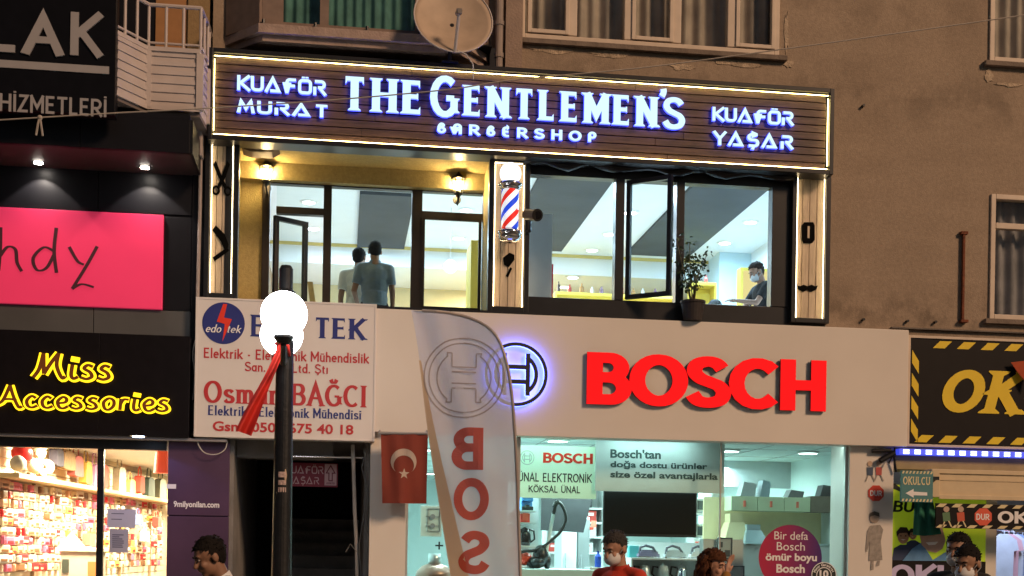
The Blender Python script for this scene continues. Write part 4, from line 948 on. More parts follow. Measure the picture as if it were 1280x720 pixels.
# kitchen units with hoods
q = rect(914, 620, 1013, 640, 1.6); t = thing('kitchen_unit', 'cream kitchen unit with pale green wall cupboards and cooker hoods', 'kitchen unit', (q[0] + .8, 1.9, .06))
mb = MB(); CUP = mat('cupboard_green', (.58, .66, .45), .4, 0, .02)
for i in range(3):
    a = q[0] + (q[1] - q[0]) * i / 3; b = q[0] + (q[1] - q[0]) * (i + 1) / 3; m2 = MB(); m2.box(a + .003, b - .003, 1.6, 1.9, q[2], q[3], .005); cp = obj('cupboard', m2, CUP, t)
    m2 = MB(); xx = (a + b) / 2; m2.box(xx - .015, xx + .015, 1.585, 1.6, q[2] + .05, q[2] + .13); obj('tag', m2, mat('tag_red', (.75, .18, .12), .5, 0, 0), cp)
q2 = rect(1013.5, 620, 1054, 641, 1.6); mb.box(q2[0], q2[1], 1.6, 1.9, q2[2], q2[3], .005); obj('brown_cupboard', mb, mat('cupboard_brown', (.17, .14, .11), .5, 0, .1), t)
mb = MB(); mb.box(q[0] - .25, q2[1], 2.0, 2.03, .9, q[3] + .0); obj('back_panel', mb, mat('cream_panel', (.74, .64, .38), .5, 0, .04), t)
mb = MB(); mb.box(q[0] - .3, q2[1], 1.5, 1.99, .06, Z(960, 682, 1.5), .01); obj('base_unit', mb, GW, t)
zt_ = Z(960, 682, 1.5)
mb = MB(); mb.box(q[0] - .32, q2[1] + .01, 1.47, 1.995, zt_ + .001, zt_ + .03, .004); obj('worktop', mb, mat('worktop', (.4, .5, .5), .3, 0, .1, 20), t)
def hood(px0, px1, py0, py1, label, m, Y=1.55):
    a = rect(px0, py0, px1, py1, Y); t = thing('cooker_hood', label, 'cooker hood', ((a[0] + a[1]) / 2, Y + .2, a[2]), 'cooker hoods over the kitchen unit')
    xc = (a[0] + a[1]) / 2; h = a[3] - a[2]
    vs = [(a[0], Y, a[2]), (a[1], Y, a[2]), (a[1], Y + .4, a[2]), (a[0], Y + .4, a[2]), (xc - .1, Y + .15, a[2] + h * .7), (xc + .1, Y + .15, a[2] + h * .7), (xc + .1, Y + .4, a[2] + h * .7), (xc - .1, Y + .4, a[2] + h * .7)]
    mb = MB(); mb.add(vs, [(0, 3, 2, 1), (4, 5, 6, 7), (0, 1, 5, 4), (1, 2, 6, 5), (2, 3, 7, 6), (3, 0, 4, 7)]); obj('canopy', mb, m, t)
    mb = MB(); mb.box(xc - .09, xc + .09, Y + .16, Y + .39, a[2] + h * .7, a[3]); obj('chimney', mb, m, t)
hood(906, 945, 641, 679, 'tall pale yellow cooker hood at the left of the kitchen unit', mat('hood_cream', (.75, .66, .40), .35, .2, 0), 1.52)
hood(932, 962, 655, 680, 'small steel-blue cooker hood beside the round purple sticker', mat('hood_steel', (.42, .55, .62), .3, .5, 0), 1.4)
for px0, px1, py0, lab, c in ((926, 944, 602, 'white carton on top of the kitchen cupboards, tilted lid', (.6, .68, .7)), (950, 962, 600, 'narrow pale blue carton on top of the kitchen cupboards', (.45, .62, .72)), (985, 1004, 612, 'grey carton on top of the kitchen cupboards', (.25, .27, .28)), (1025, 1044, 606, 'dark carton on the brown cupboard', (.09, .1, .11))):
    a = rect(px0, py0, px1, 620, 1.65); mb = MB(); zz = q[3]; mb.prism([(a[0], zz), (a[1], zz), (a[1] + .02, a[3] - .02), (a[0] + .05, a[3])], 1.66, 1.86); single('carton', mb, mat('carton_%d' % px0, tuple(v * .62 for v in c), .7, 0, .05), lab, 'carton', 'cartons on the kitchen cupboards')
mb = MB(); a = rect(905, 566, 1055, 612, 3.2); mb.box(a[0], a[1] + .2, 3.2, 3.3, a[2], BZ - .002); obj('bulkhead', mb, mat('bulkhead_grey', (.33, .38, .40), .7, 0, .04), shop)
for (x0, y0, x1, y1), lab in (((897, 672, 915, 699), 'upper framed product leaflet board beside the window mullion'), ((901, 707, 930, 735), 'lower wide product leaflet board beside the window mullion')):
    a = rect(x0, y0, x1, y1, .5); t = thing('leaflet_board', lab, 'leaflet board', ((a[0] + a[1]) / 2, .5, a[2])); mb = MB(); mb.box(a[0], a[1], .5, .53, a[2], a[3], .003); obj('panel', mb, mat('board_grey', (.42, .48, .49), .5, 0, .03), t)
    mb = MB(); mb.frame(a[0], a[1], a[2], a[3], .012, .49, .499); w_, h_ = a[1] - a[0], a[3] - a[2]
    mb.box(a[0] + w_ * .15, a[0] + w_ * .35, .495, .4995, a[2] + h_ * .55, a[2] + h_ * .8); mb.box(a[0] + w_ * .5, a[0] + w_ * .85, .495, .4995, a[2] + h_ * .12, a[2] + h_ * .42); obj('print', mb, mat('print_dark', (.07, .09, .11), .5, 0, 0), t)
mb = MB(); 
for zz in (1.0,): mb.box(X(915, .5, 700) - .35, X(915, .5, 700) + .15, .535, .7, .06, Z(905, 672, .5) - .02)
single('leaflet_stand', mb, GW, 'white stand behind the leaflet boards', 'stand')
# strip left of the feather flag: hob display, plus mark and domed hood
a = rect(526, 632, 552, 671, .45); t = thing('hob_display', 'pale hob display board with wire pan supports behind the feather flag', 'display board', ((a[0] + a[1]) / 2, .45, a[2])); mb = MB(); mb.box(a[0], a[1], .45, .47, a[2], a[3], .004); obj('panel', mb, mat('pale_panel', (.6, .7, .68), .4, 0, .03), t)
mb = MB(); mb.frame(a[0] + .08, a[1] - .02, a[2] + .06, a[3] - .03, .008, .435, .449)
for k in (.35, .65): mb.lathe([(.0, -.02), (.03, -.02), (.03, 0)], (a[0] + .14, .447, a[2] + (a[3] - a[2]) * k), 12, 'y'); mb.box(a[0] + .06, a[1] - .03, .437, .445, a[2] + (a[3] - a[2]) * k - .003, a[2] + (a[3] - a[2]) * k + .003)
obj('pan_support', mb, GREY, t)
c = P(549, 682, -.008); mb = MB(); mb.box(c.x - .045, c.x + .045, -.0085, -.0055, c.z - .009, c.z + .009); mb.box(c.x - .009, c.x + .009, -.0095, -.0088, c.z - .045, c.z + .045); obj('plus_mark', mb, B_LK, shop)
c = P(543, 712, .6); t = thing('domed_hood', 'grey domed cooker hood with round chimney low behind the glass', 'cooker hood', (c.x, .6, c.z - .1)); mb = MB(); mb.smooth = True; mb.lathe([(.075, .19), (.075, .07)], (c.x, .6, c.z), 20); obj('chimney', mb, STEEL, t)
mb = MB(); mb.smooth = True; mb.lathe([(.076, .07), (.15, .04), (.21, -.02), (.23, -.09), (.20, -.1)], (c.x, .6, c.z), 28); obj('canopy', mb, mat('copper_hood', (.30, .18, .14), .35, .5, .05), t)
mb = MB(); mb.box(c.x - .25, c.x + .25, .4, .85, .06, c.z - .101, .01); single('hood_plinth', mb, GW, 'white plinth under the grey domed hood', 'plinth')
# round sticker and guarantee badge
sc = P(988, 697, -.008); m = bpy.data.materials.new('sticker_gradient'); m.use_nodes = True; n_ = m.node_tree.nodes; l_ = m.node_tree.links; b = n_['Principled BSDF']; b.inputs['Roughness'].default_value = .4
tc = n_.new('ShaderNodeTexCoord'); sp = n_.new('ShaderNodeSeparateXYZ'); rp = n_.new('ShaderNodeValToRGB'); l_.new(tc.outputs['Generated'], sp.inputs[0]); l_.new(sp.outputs[0], rp.inputs[0]); l_.new(rp.outputs[0], b.inputs['Base Color'])
e = rp.color_ramp.elements; e[0].position = .1; e[0].color = (.42, .012, .06, 1); e[1].position = .95; e[1].color = (.06, .012, .14, 1)
stk = thing('round_sticker', 'large round purple-red sticker with white slogan on the store glass', 'sticker', (sc.x, -.008, sc.z - .385))
mb = MB(); mb.lathe([(0, -.003), (.385, -.003), (.385, 0), (0, 0)], (sc.x, -.0052, sc.z), 56, 'y'); obj('disc', mb, m, stk)
WPR = mat('print_white', (.82, .80, .80), .5, 0, 0)
for s_, r, bd in (('Bir defa', (968, 664, 1010, 675), 0), ('Bosch', (971, 677.5, 1006, 688.5), 0), ('ömür boyu', (957, 691, 1021, 704.5), .03), ('Bosch', (970.5, 705, 1006, 716.5), .03), ('yanında', (965, 720, 1011, 731), 0)):
    lettering('lettering', sans(s_, bd), rect(*r, -.009), -.0085, .002, WPR, stk)
bc = P(1030, 719, -.02); bdg = thing('guarantee_badge', 'small black and white round ten year badge overlapping the purple sticker', 'badge', (bc.x, -.02, bc.z - .16))
mb = MB(); mb.lathe([(0, -.004), (.155, -.004), (.155, 0), (0, 0)], (bc.x, -.014, bc.z), 40, 'y'); obj('disc', mb, B_LK, bdg)
mb = MB(); ext(mb, union2(ring_poly(bc.x, bc.z, .145, .155)), -.0185, .002); ext(mb, union2(ring_poly(bc.x, bc.z, .085, .095)), -.0185, .002)
for s_, a0, a1 in (('Motor Garantisi', 158, 22),):
    for i, ch in enumerate(s_):
        if ch == ' ': continue
        v, f = sans(ch, .03)[0]; an = math.radians(a0 + (a1 - a0) * i / (len(s_) - 1)); k = .042; ca, sa = math.cos(an - math.pi / 2), math.sin(an - math.pi / 2)
        mx_ = sum(p[0] for p in v) / len(v)
        ext(mb, ([(bc.x + .108 * math.cos(an) + k * ((p[0] - mx_) * ca - p[1] * sa), bc.z + .108 * math.sin(an) + k * ((p[0] - mx_) * sa + p[1] * ca)) for p in v], f), -.0185, .002)
obj('print', mb, WPR, bdg); lettering('number', sans('10', .04), (bc.x - .055, bc.x + .055, bc.z - .03, bc.z + .06), -.0185, .002, WPR, bdg)

# white pillar decals
def flat(name, polys, Y, m, parent, d=.002):
    mb = MB(); k = 0
    for pl in polys: mb.prism(pxpoly(pl, Y), Y - d - k * .0006, Y - k * .0006); k += 1
    return obj(name, mb, m, parent)
def oct_(cx, cy, r, k=8, a0=22.5): return [(cx + r * math.cos(math.radians(a0 + 360 / k * i)), cy + r * math.sin(math.radians(a0 + 360 / k * i))) for i in range(k)]
PY = -.086
R_SG = mat('sign_red', (.62, .055, .03), .5, 0, 0)
c = P(1095, 617, PY); st = thing('stop_sticker', 'red octagonal DUR sticker on the white pillar', 'sticker', (c.x, PY, c.z - .1)); flat('panel', [oct_(1095, 616.5, 10.5)], PY, R_SG, st)
lettering('lettering', skel('DUR', thick=.2, gap=.16), rect(1087.5, 613, 1102.5, 620.5, PY), PY - .0035, .001, WPR, st)
c = P(1093, 650, PY); st = thing('boy_poster', 'grey standing figure of a boy in a long school coat on the pillar', 'poster', (c.x, PY, c.z - .3)); GCO = mat('poster_grey', (.30, .27, .24), .6, 0, .25, 20)
flat('coat', [[(1088, 657), (1100, 656), (1104, 662), (1101, 676), (1103, 700), (1086, 701), (1087, 676), (1084, 690), (1082, 690), (1084, 664)]], PY, GCO, st)
flat('head', [oct_(1093, 648, 6.0, 10)], PY - .003, mat('poster_skin', (.42, .33, .26), .6, 0, .1), st); flat('hair', [[(1087, 646), (1088, 641), (1093, 639), (1099, 641), (1099.5, 646), (1093, 644)]], PY - .006, mat('poster_hair', (.07, .06, .05), .6, 0, 0), st)
flat('legs', [[(1089, 701), (1092, 701), (1092, 712), (1088, 713)], [(1097, 701), (1100, 701), (1099, 707), (1095, 708)]], PY, GCO, st)
c = P(1093, 590, PY); st = thing('children_decal', 'two small cartoon schoolchildren printed at the top of the pillar', 'decal', (c.x, PY, c.z - .1))
for cx, col, nm in ((1087.5, (.05, .08, .14), 'blue'), (1098.5, (.45, .08, .07), 'red')):
    flat('body', [[(cx - 4, 584), (cx + 4, 584), (cx + 3.5, 594), (cx - 3.5, 594)]], PY, mat('kid_' + nm, col, .6, 0, 0), st); flat('head', [oct_(cx, 579.5, 3.4, 10)], PY - .0015, mat('poster_skin2', (.5, .36, .26), .6, 0, 0), st)
    flat('legs', [[(cx - 3, 594), (cx - 1.6, 594), (cx - 5, 602), (cx - 6.4, 602)], [(cx + 1.6, 594), (cx + 3, 594), (cx + 6.4, 601), (cx + 5, 602)]], PY, GCO, st)

# ================================================================== ENTRANCE PASSAGE
ent = thing('entrance_passage', 'dark open stair entrance between the purple pillar and the appliance store', 'entrance', (-.5, 1, 0))
ex0, ex1 = X(287, 0, 640), X(461, 0, 640); CONC = mat('grey_concrete', (.22, .21, .205), .9, 0, .2, 3, .4)
mb = MB(); mb.box(ex0 - .01, ex0 + .04, .0, 3.9, 0, 2.9); mb.box(ex1 - .05, ex1 - .0, .12, 3.9, 0, 2.9); obj('side_wall', mb, CONC, ent)
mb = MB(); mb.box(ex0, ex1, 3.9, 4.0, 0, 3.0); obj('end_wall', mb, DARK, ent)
mb = MB(); mb.box(ex0 + .041, ex1 - .051, .0, 3.9, 2.86, 2.95); obj('ceiling', mb, CONC, ent)
mb = MB(); mb.box(ex0 + .041, X(417, .3, 570), .25, .5, Z(380, 574, .3), 2.859, .02); obj('beam', mb, CONC, ent)
mb = MB(); mb.cyl((X(350, .35, 572), .22, Z(380, 571, .22)), (X(458, .35, 572), .22, Z(450, 572, .22)), .014, n=10); obj('curtain_rail', mb, CHROME, ent)
mb = MB()
for k in range(12): mb.box(ex0 + .5, ex1 - .06, 1.2 + k * .22, 3.9, k * .17, (k + 1) * .17 - .002)
obj('stairs', mb, CONC, ent)
q = rect(357, 578, 422, 609, .55); t = thing('direction_sign', 'small dark red hairdresser sign with white arrow in the dark entrance', 'sign', ((q[0] + q[1]) / 2, .55, q[2]))
mb = MB(); mb.box(q[0] - .12, q[1], .55, .565, q[2], q[3]); obj('panel', mb, mat('sign_maroon', (.26, .03, .06), .5, 0, .04), t)
PNK = mat('print_pink', (.66, .42, .46), .5, 0, 0)
lettering('lettering', skel('KUAFÖR', thick=.16, font=TECH, gap=.12), rect(357, 580, 404.5, 593, .547), .549, .002, PNK, t); lettering('lettering', skel('YAŞAR', thick=.16, font=TECH, gap=.12), rect(359, 594.5, 399, 607.5, .547), .549, .002, PNK, t)
a = rect(406, 580, 420.5, 607, .547); mb = MB(); mb.box(a[0], a[1], .546, .5495, a[2], a[3]); obj('arrow_field', mb, PNK, t)
xc = (a[0] + a[1]) / 2; w_ = (a[1] - a[0]); h_ = a[3] - a[2]; mb = MB()
ps = []; stroke_polys(L((xc - w_ * .14, a[2] + h_ * .22), (xc - w_ * .14, a[2] + h_ * .58), (xc - w_ * .36, a[2] + h_ * .58), (xc, a[2] + h_ * .93), (xc + w_ * .36, a[2] + h_ * .58), (xc + w_ * .14, a[2] + h_ * .58), (xc + w_ * .14, a[2] + h_ * .22), (xc - w_ * .14, a[2] + h_ * .22)), .012, .012, 0, ps); ext(mb, union2(ps), .5455, .0015)
v = fit(sans('GİRİŞ', .02), (a[0] + w_ * .15, a[1] - w_ * .15, a[2] + h_ * .05, a[2] + h_ * .16)); ext(mb, v[0], .5455, .0015); obj('arrow', mb, mat('sign_maroon_print', (.2, .02, .05), .5, 0, 0), t)
mb = MB(); mb.tube([P(441, 556, .1), P(442, 590, .1), P(443.5, 640, .08), P(446, 690, .1), P(447, 760, .1)], .022, 8); single('conduit', mb, mat('conduit_grey', (.42, .40, .38), .6, 0, .1), 'pale upright cable conduit hanging in the dark entrance', 'conduit')
mb = MB(); mb.tube([P(455, 560, .05), P(457, 600, .05), P(455, 640, .06), P(449, 680, .05), P(452, 740, .05)], .007, 5); mb.tube([P(458, 562, .03), P(452, 585, .03), P(459, 610, .04), P(456, 660, .05)], .006, 5); mb.tube([P(446, 690, .03), P(438, 680, .03), P(432, 690, .02)], .005, 5); single('loose_cable', mb, mat('cable_grey', (.16, .16, .16), .6, 0, 0), 'loose thin cables beside the store pillar in the entrance', 'cable')
mb = MB(); mb.tube([Vector((P(a, b, -.14).x, -.14, P(a, b, -.14).z)) for a, b in cat_rom([(247, 546), (248, 556), (256, 566), (270, 568), (281, 562), (284, 552)], 4)], .006, 5); mb.tube([Vector((P(a, b, -.14).x, -.14, P(a, b, -.14).z)) for a, b in cat_rom([(246, 420), (241, 440), (243, 470), (241, 500)], 4)], .006, 5); single('hanging_wire', mb, mat('wire_white', (.55, .53, .5), .6, 0, 0), 'thin white wires looping under the corner of the engineer board', 'wire')

# engineer sign board
q = rect(247.5, 373, 467, 550, -.22); z0, z1 = (q[2] + Z(246, 545, -.22)) / 2, (q[3] + Z(467, 381, -.22)) / 2; q = (q[0] - .01, q[1], z0, z1)
eng = thing('engineer_sign', 'square white engineer sign board with blue and red lettering and round blue badge', 'sign board', ((q[0] + q[1]) / 2, -.2, z0))
mb = MB(); mb.box(q[0], q[1], -.215, -.03, z0, z1, .004); mb.frame(q[0] - .012, q[1] + .012, z0 - .012, z1 + .012, .022, -.222, -.02, .003); obj('panel', mb, mat('board_white', (.72, .68, .66), .5, 0, .03, 2), eng)
NAVY = mat('print_navy', (.02, .03, .20), .5, 0, 0); CRIM = mat('print_crimson', (.50, .03, .035), .5, 0, 0); EY = -.217
def wl(x0, ytl, x1, hpx):     # world rectangle of a text line: left edge, right edge, top pixel at the left edge, height in pixels
    p, r = P(x0, ytl, EY), P(x1, ytl, EY); return (p.x, r.x, p.z - hpx / 111.5, p.z)
ELEV = dict(Y=EY, d=.003)
lettering('lettering', skel('EDO', thick=.24, thin=.12, serif=.07, gap=.14), wl(313, 393, 377, 27), EY, .003, NAVY, eng)
lettering('lettering', skel('TEK', thick=.24, thin=.12, serif=.07, gap=.14), wl(395, 395, 460, 28.5), EY, .003, NAVY, eng)
lettering('lettering', skel('Elektrik - Elektronik Mühendislik', thick=.17, gap=.13), wl(255, 434, 462, 13.5), EY, .003, CRIM, eng)
lettering('lettering', skel('San. Tic. Ltd. Ştı', thick=.17, gap=.13), wl(306, 452, 410, 14), EY, .003, CRIM, eng)
lettering('lettering', skel('Osman BAĞCI', thick=.23, thin=.11, serif=.07, gap=.13), wl(255, 468, 459, 35), EY, .003, CRIM, eng)
lettering('lettering', skel('Elektrik - Elektronik Mühendisi', thick=.2, thin=.11, serif=.05, gap=.13), wl(260, 506, 452, 13), EY, .003, NAVY, eng)
lettering('lettering', sans('Gsm: 0505 675 40 18', .025), wl(266, 526, 442, 12.5), EY, .003, CRIM, eng)
c = P(279.5, 404, EY); mb = MB(); mb.lathe([(0, -.003), (.228, -.003), (.228, 0), (0, 0)], (c.x, EY, c.z), 44, 'y'); bd = obj('badge', mb, NAVY, eng)
mb = MB(); mb.prism(pxpoly([(279, 380), (284, 380), (280, 397), (290, 399), (278, 427), (281, 405), (271, 402)], EY - .0035), EY - .006, EY - .0035); obj('bolt_mark', mb, R_ED, bd)
lettering('lettering', skel('edo', thick=.15, thin=.09, gap=.12, slant=.25), wl(257.5, 405, 277, 10), EY - .0065, .002, WPR, bd); lettering('lettering', skel('tek', thick=.15, thin=.09, gap=.12, slant=.25), wl(284.5, 406, 302, 10), EY - .0065, .002, WPR, bd)

# ================================================================== LEFT BUILDING (dark cladding)
LBL = thing('clad_building', 'dark clad shop building with white balcony and lit accessory store', 'building', (-3.5, 3, 0))
CLAD = mat('dark_cladding', (.008, .008, .011), .4, .0, .2, 1.5, spec=.2); CLADG = mat('grey_cladding', (.10, .10, .10), .45, .2, .15, 1.5)
lx = -9.0; le = X(237, 0, 480)
mb = MB(); mb.box(lx, X(247, 0, 300), .0, .2, 2.96, 10.5); mb.box(lx, XL - .02, .2, 12, 2.96, 3.2); mb.box(lx, lx + .2, .2, 12, 0, 10.5); mb.box(XL - .25, XL - .02, .2, 12, 0, 10.5); mb.box(lx, XL, 12, 12.2, 0, 10.5); mb.box(lx, XL - .02, .2, 12, 10.3, 10.5)
mb.box(X(237, -.02, 480) + .003, X(258, -.02, 300), -.04, -.001, 2.9, 6.3); obj('wall', mb, CLAD, LBL)
sY = -.9; sz = (Z(0, 180, sY) + Z(237, 190, sY)) / 2; ztop = (Z(0, 146, sY) + Z(237, 140, sY)) / 2
mb = MB(); s0 = X(237, sY, 190)
for a, b in ((lx, X(100, sY, 170) - .003), (X(100, sY, 170) + .003, s0)): mb.box(a, b, sY, sY + .06, sz, ztop, .003)
mb.box(s0 + .0, s0 + .03, sY + .002, -.002, sz, ztop); obj('canopy_front', mb, CLAD, LBL)
mb = MB(); mb.box(lx, s0, sY + .061, -.001, sz + .02, sz + .06); obj('soffit', mb, mat('soffit_brown', (.045, .035, .036), .5, 0, .1), LBL)
mb = MB(); mb.box(lx, s0, sY, 0, ztop, ztop + .05); obj('canopy_top', mb, CLAD, LBL)
zf1 = (Z(0, 413, -.22) + Z(237, 419, -.22)) / 2; zf0 = (Z(0, 542, -.22) + Z(237, 546, -.22)) / 2
mb = MB(); zc0 = (Z(0, 380, -.02) + Z(230, 390, -.02)) / 2
for a, b in ((lx, X(117, -.02, 400) - .004), (X(117, -.02, 400) + .004, le)): mb.box(a, b, -.03, -.001, zf1 - .1, zc0, .003)
obj('grey_panel', mb, CLADG, LBL)
mb = MB(); mb.box(X(205, -.02, 330), le, -.02, -.001, zc0 + .01, Z(220, 272, 0), .003); mb.box(X(123, -.02, 235) + .004, le, -.02, -.001, Z(220, 269, 0), sz + .019, .003); mb.box(lx, X(123, -.02, 235) - .004, -.02, -.001, zc0 + .012, sz + .019, .003); obj('black_panel', mb, CLAD, LBL)
HOT = glow('spot_hot', (1, .90, .78), 60)
for px, py in ((48, 203), (181, 209), (-90, 199)):
    p = PZ(px, py, sz + .019); mb = MB(); mb.lathe([(.055, -.004), (.07, 0), (.05, .0), (.045, .0)], p, 20); mb.m = 1; mb.lathe([(0, -.012), (.045, -.012), (.046, -.0)], p, 16); obj('spotlight', mb, [CHROME, HOT], LBL)
    light('spot_light', 'SPOT', (p.x, p.y, p.z - .02), 42, (1, .88, .74), .03, rot=(math.radians(14), 0, 0)).data.spot_size = math.radians(95)
# balcony with white corrugated panels and railing
BW = mat('balcony_white', (.50, .44, .42), .55, 0, .08, 4); bp = [(X(140, -1.15, 90), -1.15), (X(185, -.72, 100), -.72), (X(250, -.72, 100), -.72), (X(259, -.3, 100), -.3), (X(259, -.3, 100), .0)]
bz0 = Z(217, 133, -.72); bz1 = Z(217, 66, -.72); rzt = Z(217, 8, -.72)
bal = None
mb = MB(); mb.hprism([(p[0], p[1] + .02) for p in bp] + [(bp[0][0], 0)], bz0 - .09, bz0 - .002); bal = obj('balcony', mb, mat('balcony_slab', (.16, .13, .12), .9, 0, .1), LBL)
mb = MB()
for i in range(4):
    p, r = Vector(bp[i]), Vector(bp[i + 1]); n = 12
    for k in range(n):
        za, zb = bz0 + (bz1 - bz0) * k / n, bz0 + (bz1 - bz0) * (k + 1) / n; o = .012 if k % 2 else 0
        d = (r - p).normalized(); nn = Vector((d.y, -d.x)) * o
        slab_between(mb, (p.x + nn.x, p.y + nn.y), (r.x + nn.x, r.y + nn.y), za, zb - .0005, .025)
obj('corrugated_panel', mb, BW, bal)
mb = MB()
for p in bp[:4]: mb.box(p[0] - .035, p[0] + .035, p[1] - .03, p[1] + .04, bz0 - .03, bz1 + .0)
for i in range(3): slab_between(mb, (bp[i][0], bp[i][1] - .03), (bp[i + 1][0], bp[i + 1][1] - .03), bz1 + .001, bz1 + .045, .07); slab_between(mb, (bp[i][0], bp[i][1] - .025), (bp[i + 1][0], bp[i + 1][1] - .025), bz0 - .05, bz0 - .001, .05)
obj('trim', mb, BW, bal)
mb = MB()
for i in range(4):
    p, r = Vector(bp[i]), Vector(bp[i + 1]); mb.tube([(p.x, p.y, rzt), (r.x, r.y, rzt)], .022, 8); mb.tube([(p.x, p.y, bz1 + .09), (r.x, r.y, bz1 + .09)], .014, 8)
    n = max(2, round((r - p).length / .19))
    for k in range(n): c = p + (r - p) * (k / n); mb.cyl((c.x, c.y, bz1 + .045), (c.x, c.y, rzt), .016, n=8)
obj('railing', mb, BW, bal)
mb = MB(); q = rect(196, -60, 236, 62, -.02); mb.box(q[0], q[1], -.02, -.005, q[2], q[3]); obj('door', mb, mat('door_orange', (.36, .18, .07), .6, 0, .1), LBL)
mb = MB(); q = rect(237, -80, 262, 130, -.02); mb.box(q[0], XL - .025, -.05, -.001, q[2] - .6, 10.49); obj('plaster_strip', mb, plaster('ochre_plaster', (.44, .31, .16), (.30, .2, .1)), LBL)
mb = MB(); mb.box(X(241, -.2, 170), X(254, -.2, 170), -.24, -.06, Z(247, 196, -.2), Z(247, 139, -.2), .02); mb.tube([P(251, 196, -.12), P(250, 260, -.1), P(247, 372, -.1)], .02, 8); obj('downpipe', mb, mat('pipe_grey', (.34, .29, .27), .6, 0, .15), LBL)
# lettered panels
q = rect(-120, -60, 148, 153, -1.0); t = thing('dark_sign_board', 'black sign board with large grey capitals high at the left edge', 'sign board', ((q[0] + q[1]) / 2, -.97, q[2])); q = (q[0], q[1], q[2], q[3] + .2)
mb = MB(); mb.box(q[0], q[1], -1.2, -1.05, q[2], q[3], .006); mb.box(q[0] + .1, q[1] - .1, -1.05, -.9, q[2] + .2, q[3] - .1); obj('panel', mb, mat('board_black', (.004, .004, .006), .4, 0, .2, spec=.15), t)
GLT = mat('letter_grey', (.33, .32, .33), .5, .1, .04); SY = -1.2
gw = lambda x0, ytl, x1, h: (P(x0, ytl, SY).x, P(x1, ytl, SY).x, P(x0, ytl, SY).z - h / 119.5, P(x0, ytl, SY).z)
for s_, r in (('L', (-14, 8.5, 20, 53)), ('A', (27, 9, 82.5, 57)), ('K', (89, 12.5, 131, 57))): lettering('letter', skel(s_, thick=.2, gap=0), gw(*r), SY - .001, .02, GLT, t)
lettering('letter', skel('HİZMETLERİ', thick=.17, gap=.13), gw(0, 113, 133.5, 25.5), SY - .001, .008, GLT, t)
a, b = P(-20, 80, SY), P(136.5, 88, SY); mb = MB(); mb.box(a.x, b.x, SY - .011, SY - .001, b.z - .04, b.z + .035); obj('underline', mb, GLT, t)
q = rect(-140, 254, 203, 387, -.05); PZ1 = (Z(0, 258, -.06) + Z(203, 270, -.06)) / 2; PZ0_ = (Z(0, 379, -.06) + Z(202, 387, -.06)) / 2
t = thing('pink_sign', 'bright pink lit sign panel with thin dark script letters', 'sign', ((q[0] + q[1]) / 2, -.04, PZ0_)); mb = MB(); mb.box(q[0], q[1], -.075, -.021, PZ0_, PZ1, .005); obj('panel', mb, mat('pink_acrylic', (.70, .035, .12), .4, 0, .06, 1.2, emit=(1, .055, .16), estr=.27), t)
lettering('lettering', skel('hdy', thick=.075, thin=.035, font=HAND, gap=.10), (P(-4, 330, -.08).x, P(123, 330, -.08).x, P(60, 361, -.08).z, P(60, 284, -.08).z), -.0755, .004, mat('script_dark', (.06, .015, .025), .5, 0, 0), t)
t = thing('accessory_sign', 'black fascia with glowing yellow outlined script letters', 'shop sign', (-2.7, -.1, zf0))
mb = MB(); 
for a, b in ((lx, X(124, -.22, 480) - .003), (X(124, -.22, 480) + .003, X(237, -.22, 480))): mb.box(a, b, -.22, -.005, zf0, zf1, .003)
mb.box(X(124, -.22, 480) - .006, X(124, -.22, 480) + .006, -.216, -.1, zf0, zf1); obj('panel', mb, mat('fascia_black', (.006, .0045, .006), .45, 0, .2, spec=.15), t)
NEON = glow('neon_yellow', (1.0, .60, .012), 2.3); NEOND = mat('letter_ochre', (.20, .06, .008), .5, 0, 0)
def neon(text, r):
    sk = skel(text, thick=.29, thin=.25, font=HAND, gap=.09); gl = fit(sk, r); mb = MB()
    for g in gl: ext(mb, g, -.226, .03)
    o = obj('letter_glow', mb, NEON, t)
    hc = dict(HAND); hc['i'] = (HAND['i'][0], HAND['i'][1][:1]); sk2 = skel(text, thick=.14, thin=.105, font=hc, gap=.09)
    xs = [p[0] for v, f in sk for p in v]; zs = [p[1] for v, f in sk for p in v]; x0, x1, y0, y1 = min(xs), max(xs), min(zs), max(zs); mb = MB()
    for v, f in sk2: ext(mb, ([(r[0] + (p[0] - x0) / (x1 - x0) * (r[1] - r[0]), r[2] + (p[1] - y0) / (y1 - y0) * (r[3] - r[2])) for p in v], f), -.257, .006)
    obj('letter_core', mb, NEOND, t)
nr = lambda x0, x1, yt, yb: (P(x0, yt, -.25).x, P(x1, yt, -.25).x, (P(x0, yb, -.25).z), P(x0, yt, -.25).z)
neon('Miss', nr(38, 142, 438, 476)); neon('Accessories', nr(-8, 214, 480, 512))
# storefront
zb = zf0; mb = MB(); mb.box(lx, X(285, 0, 560), -.18, .05, zb - .03, zb - .001); obj('under_fascia', mb, mat('under_grey', (.3, .28, .3), .5, 0, .1), LBL)
zh = (Z(0, 560, 0) + Z(208, 562, 0)) / 2; zg1 = zb - .031; m0 = X(208, 0, 640)
mb = MB(); mb.box(lx, m0, -.06, .06, zh, zg1); mb.box(X(124, 0, 640) - .022, X(128, 0, 640) + .012, -.03, .04, .1, zh); mb.box(lx, m0, -.03, .04, .0, .1); obj('shopfront_frame', mb, BLK, LBL)
mb = MB(); mb.box(lx, X(124, 0, 640) - .022, -.004, .004, .1, zh); mb.box(X(128, 0, 640) + .012, m0, -.003, .005, .1, zh); obj('pane', mb, GLASS, LBL)
PUR = mat('purple_cladding', (.085, .045, .095), .4, .1, .15, 2); px0, px1 = X(209, -.05, 640), X(286, -.05, 640); zj = Z(247, 645, -.05)
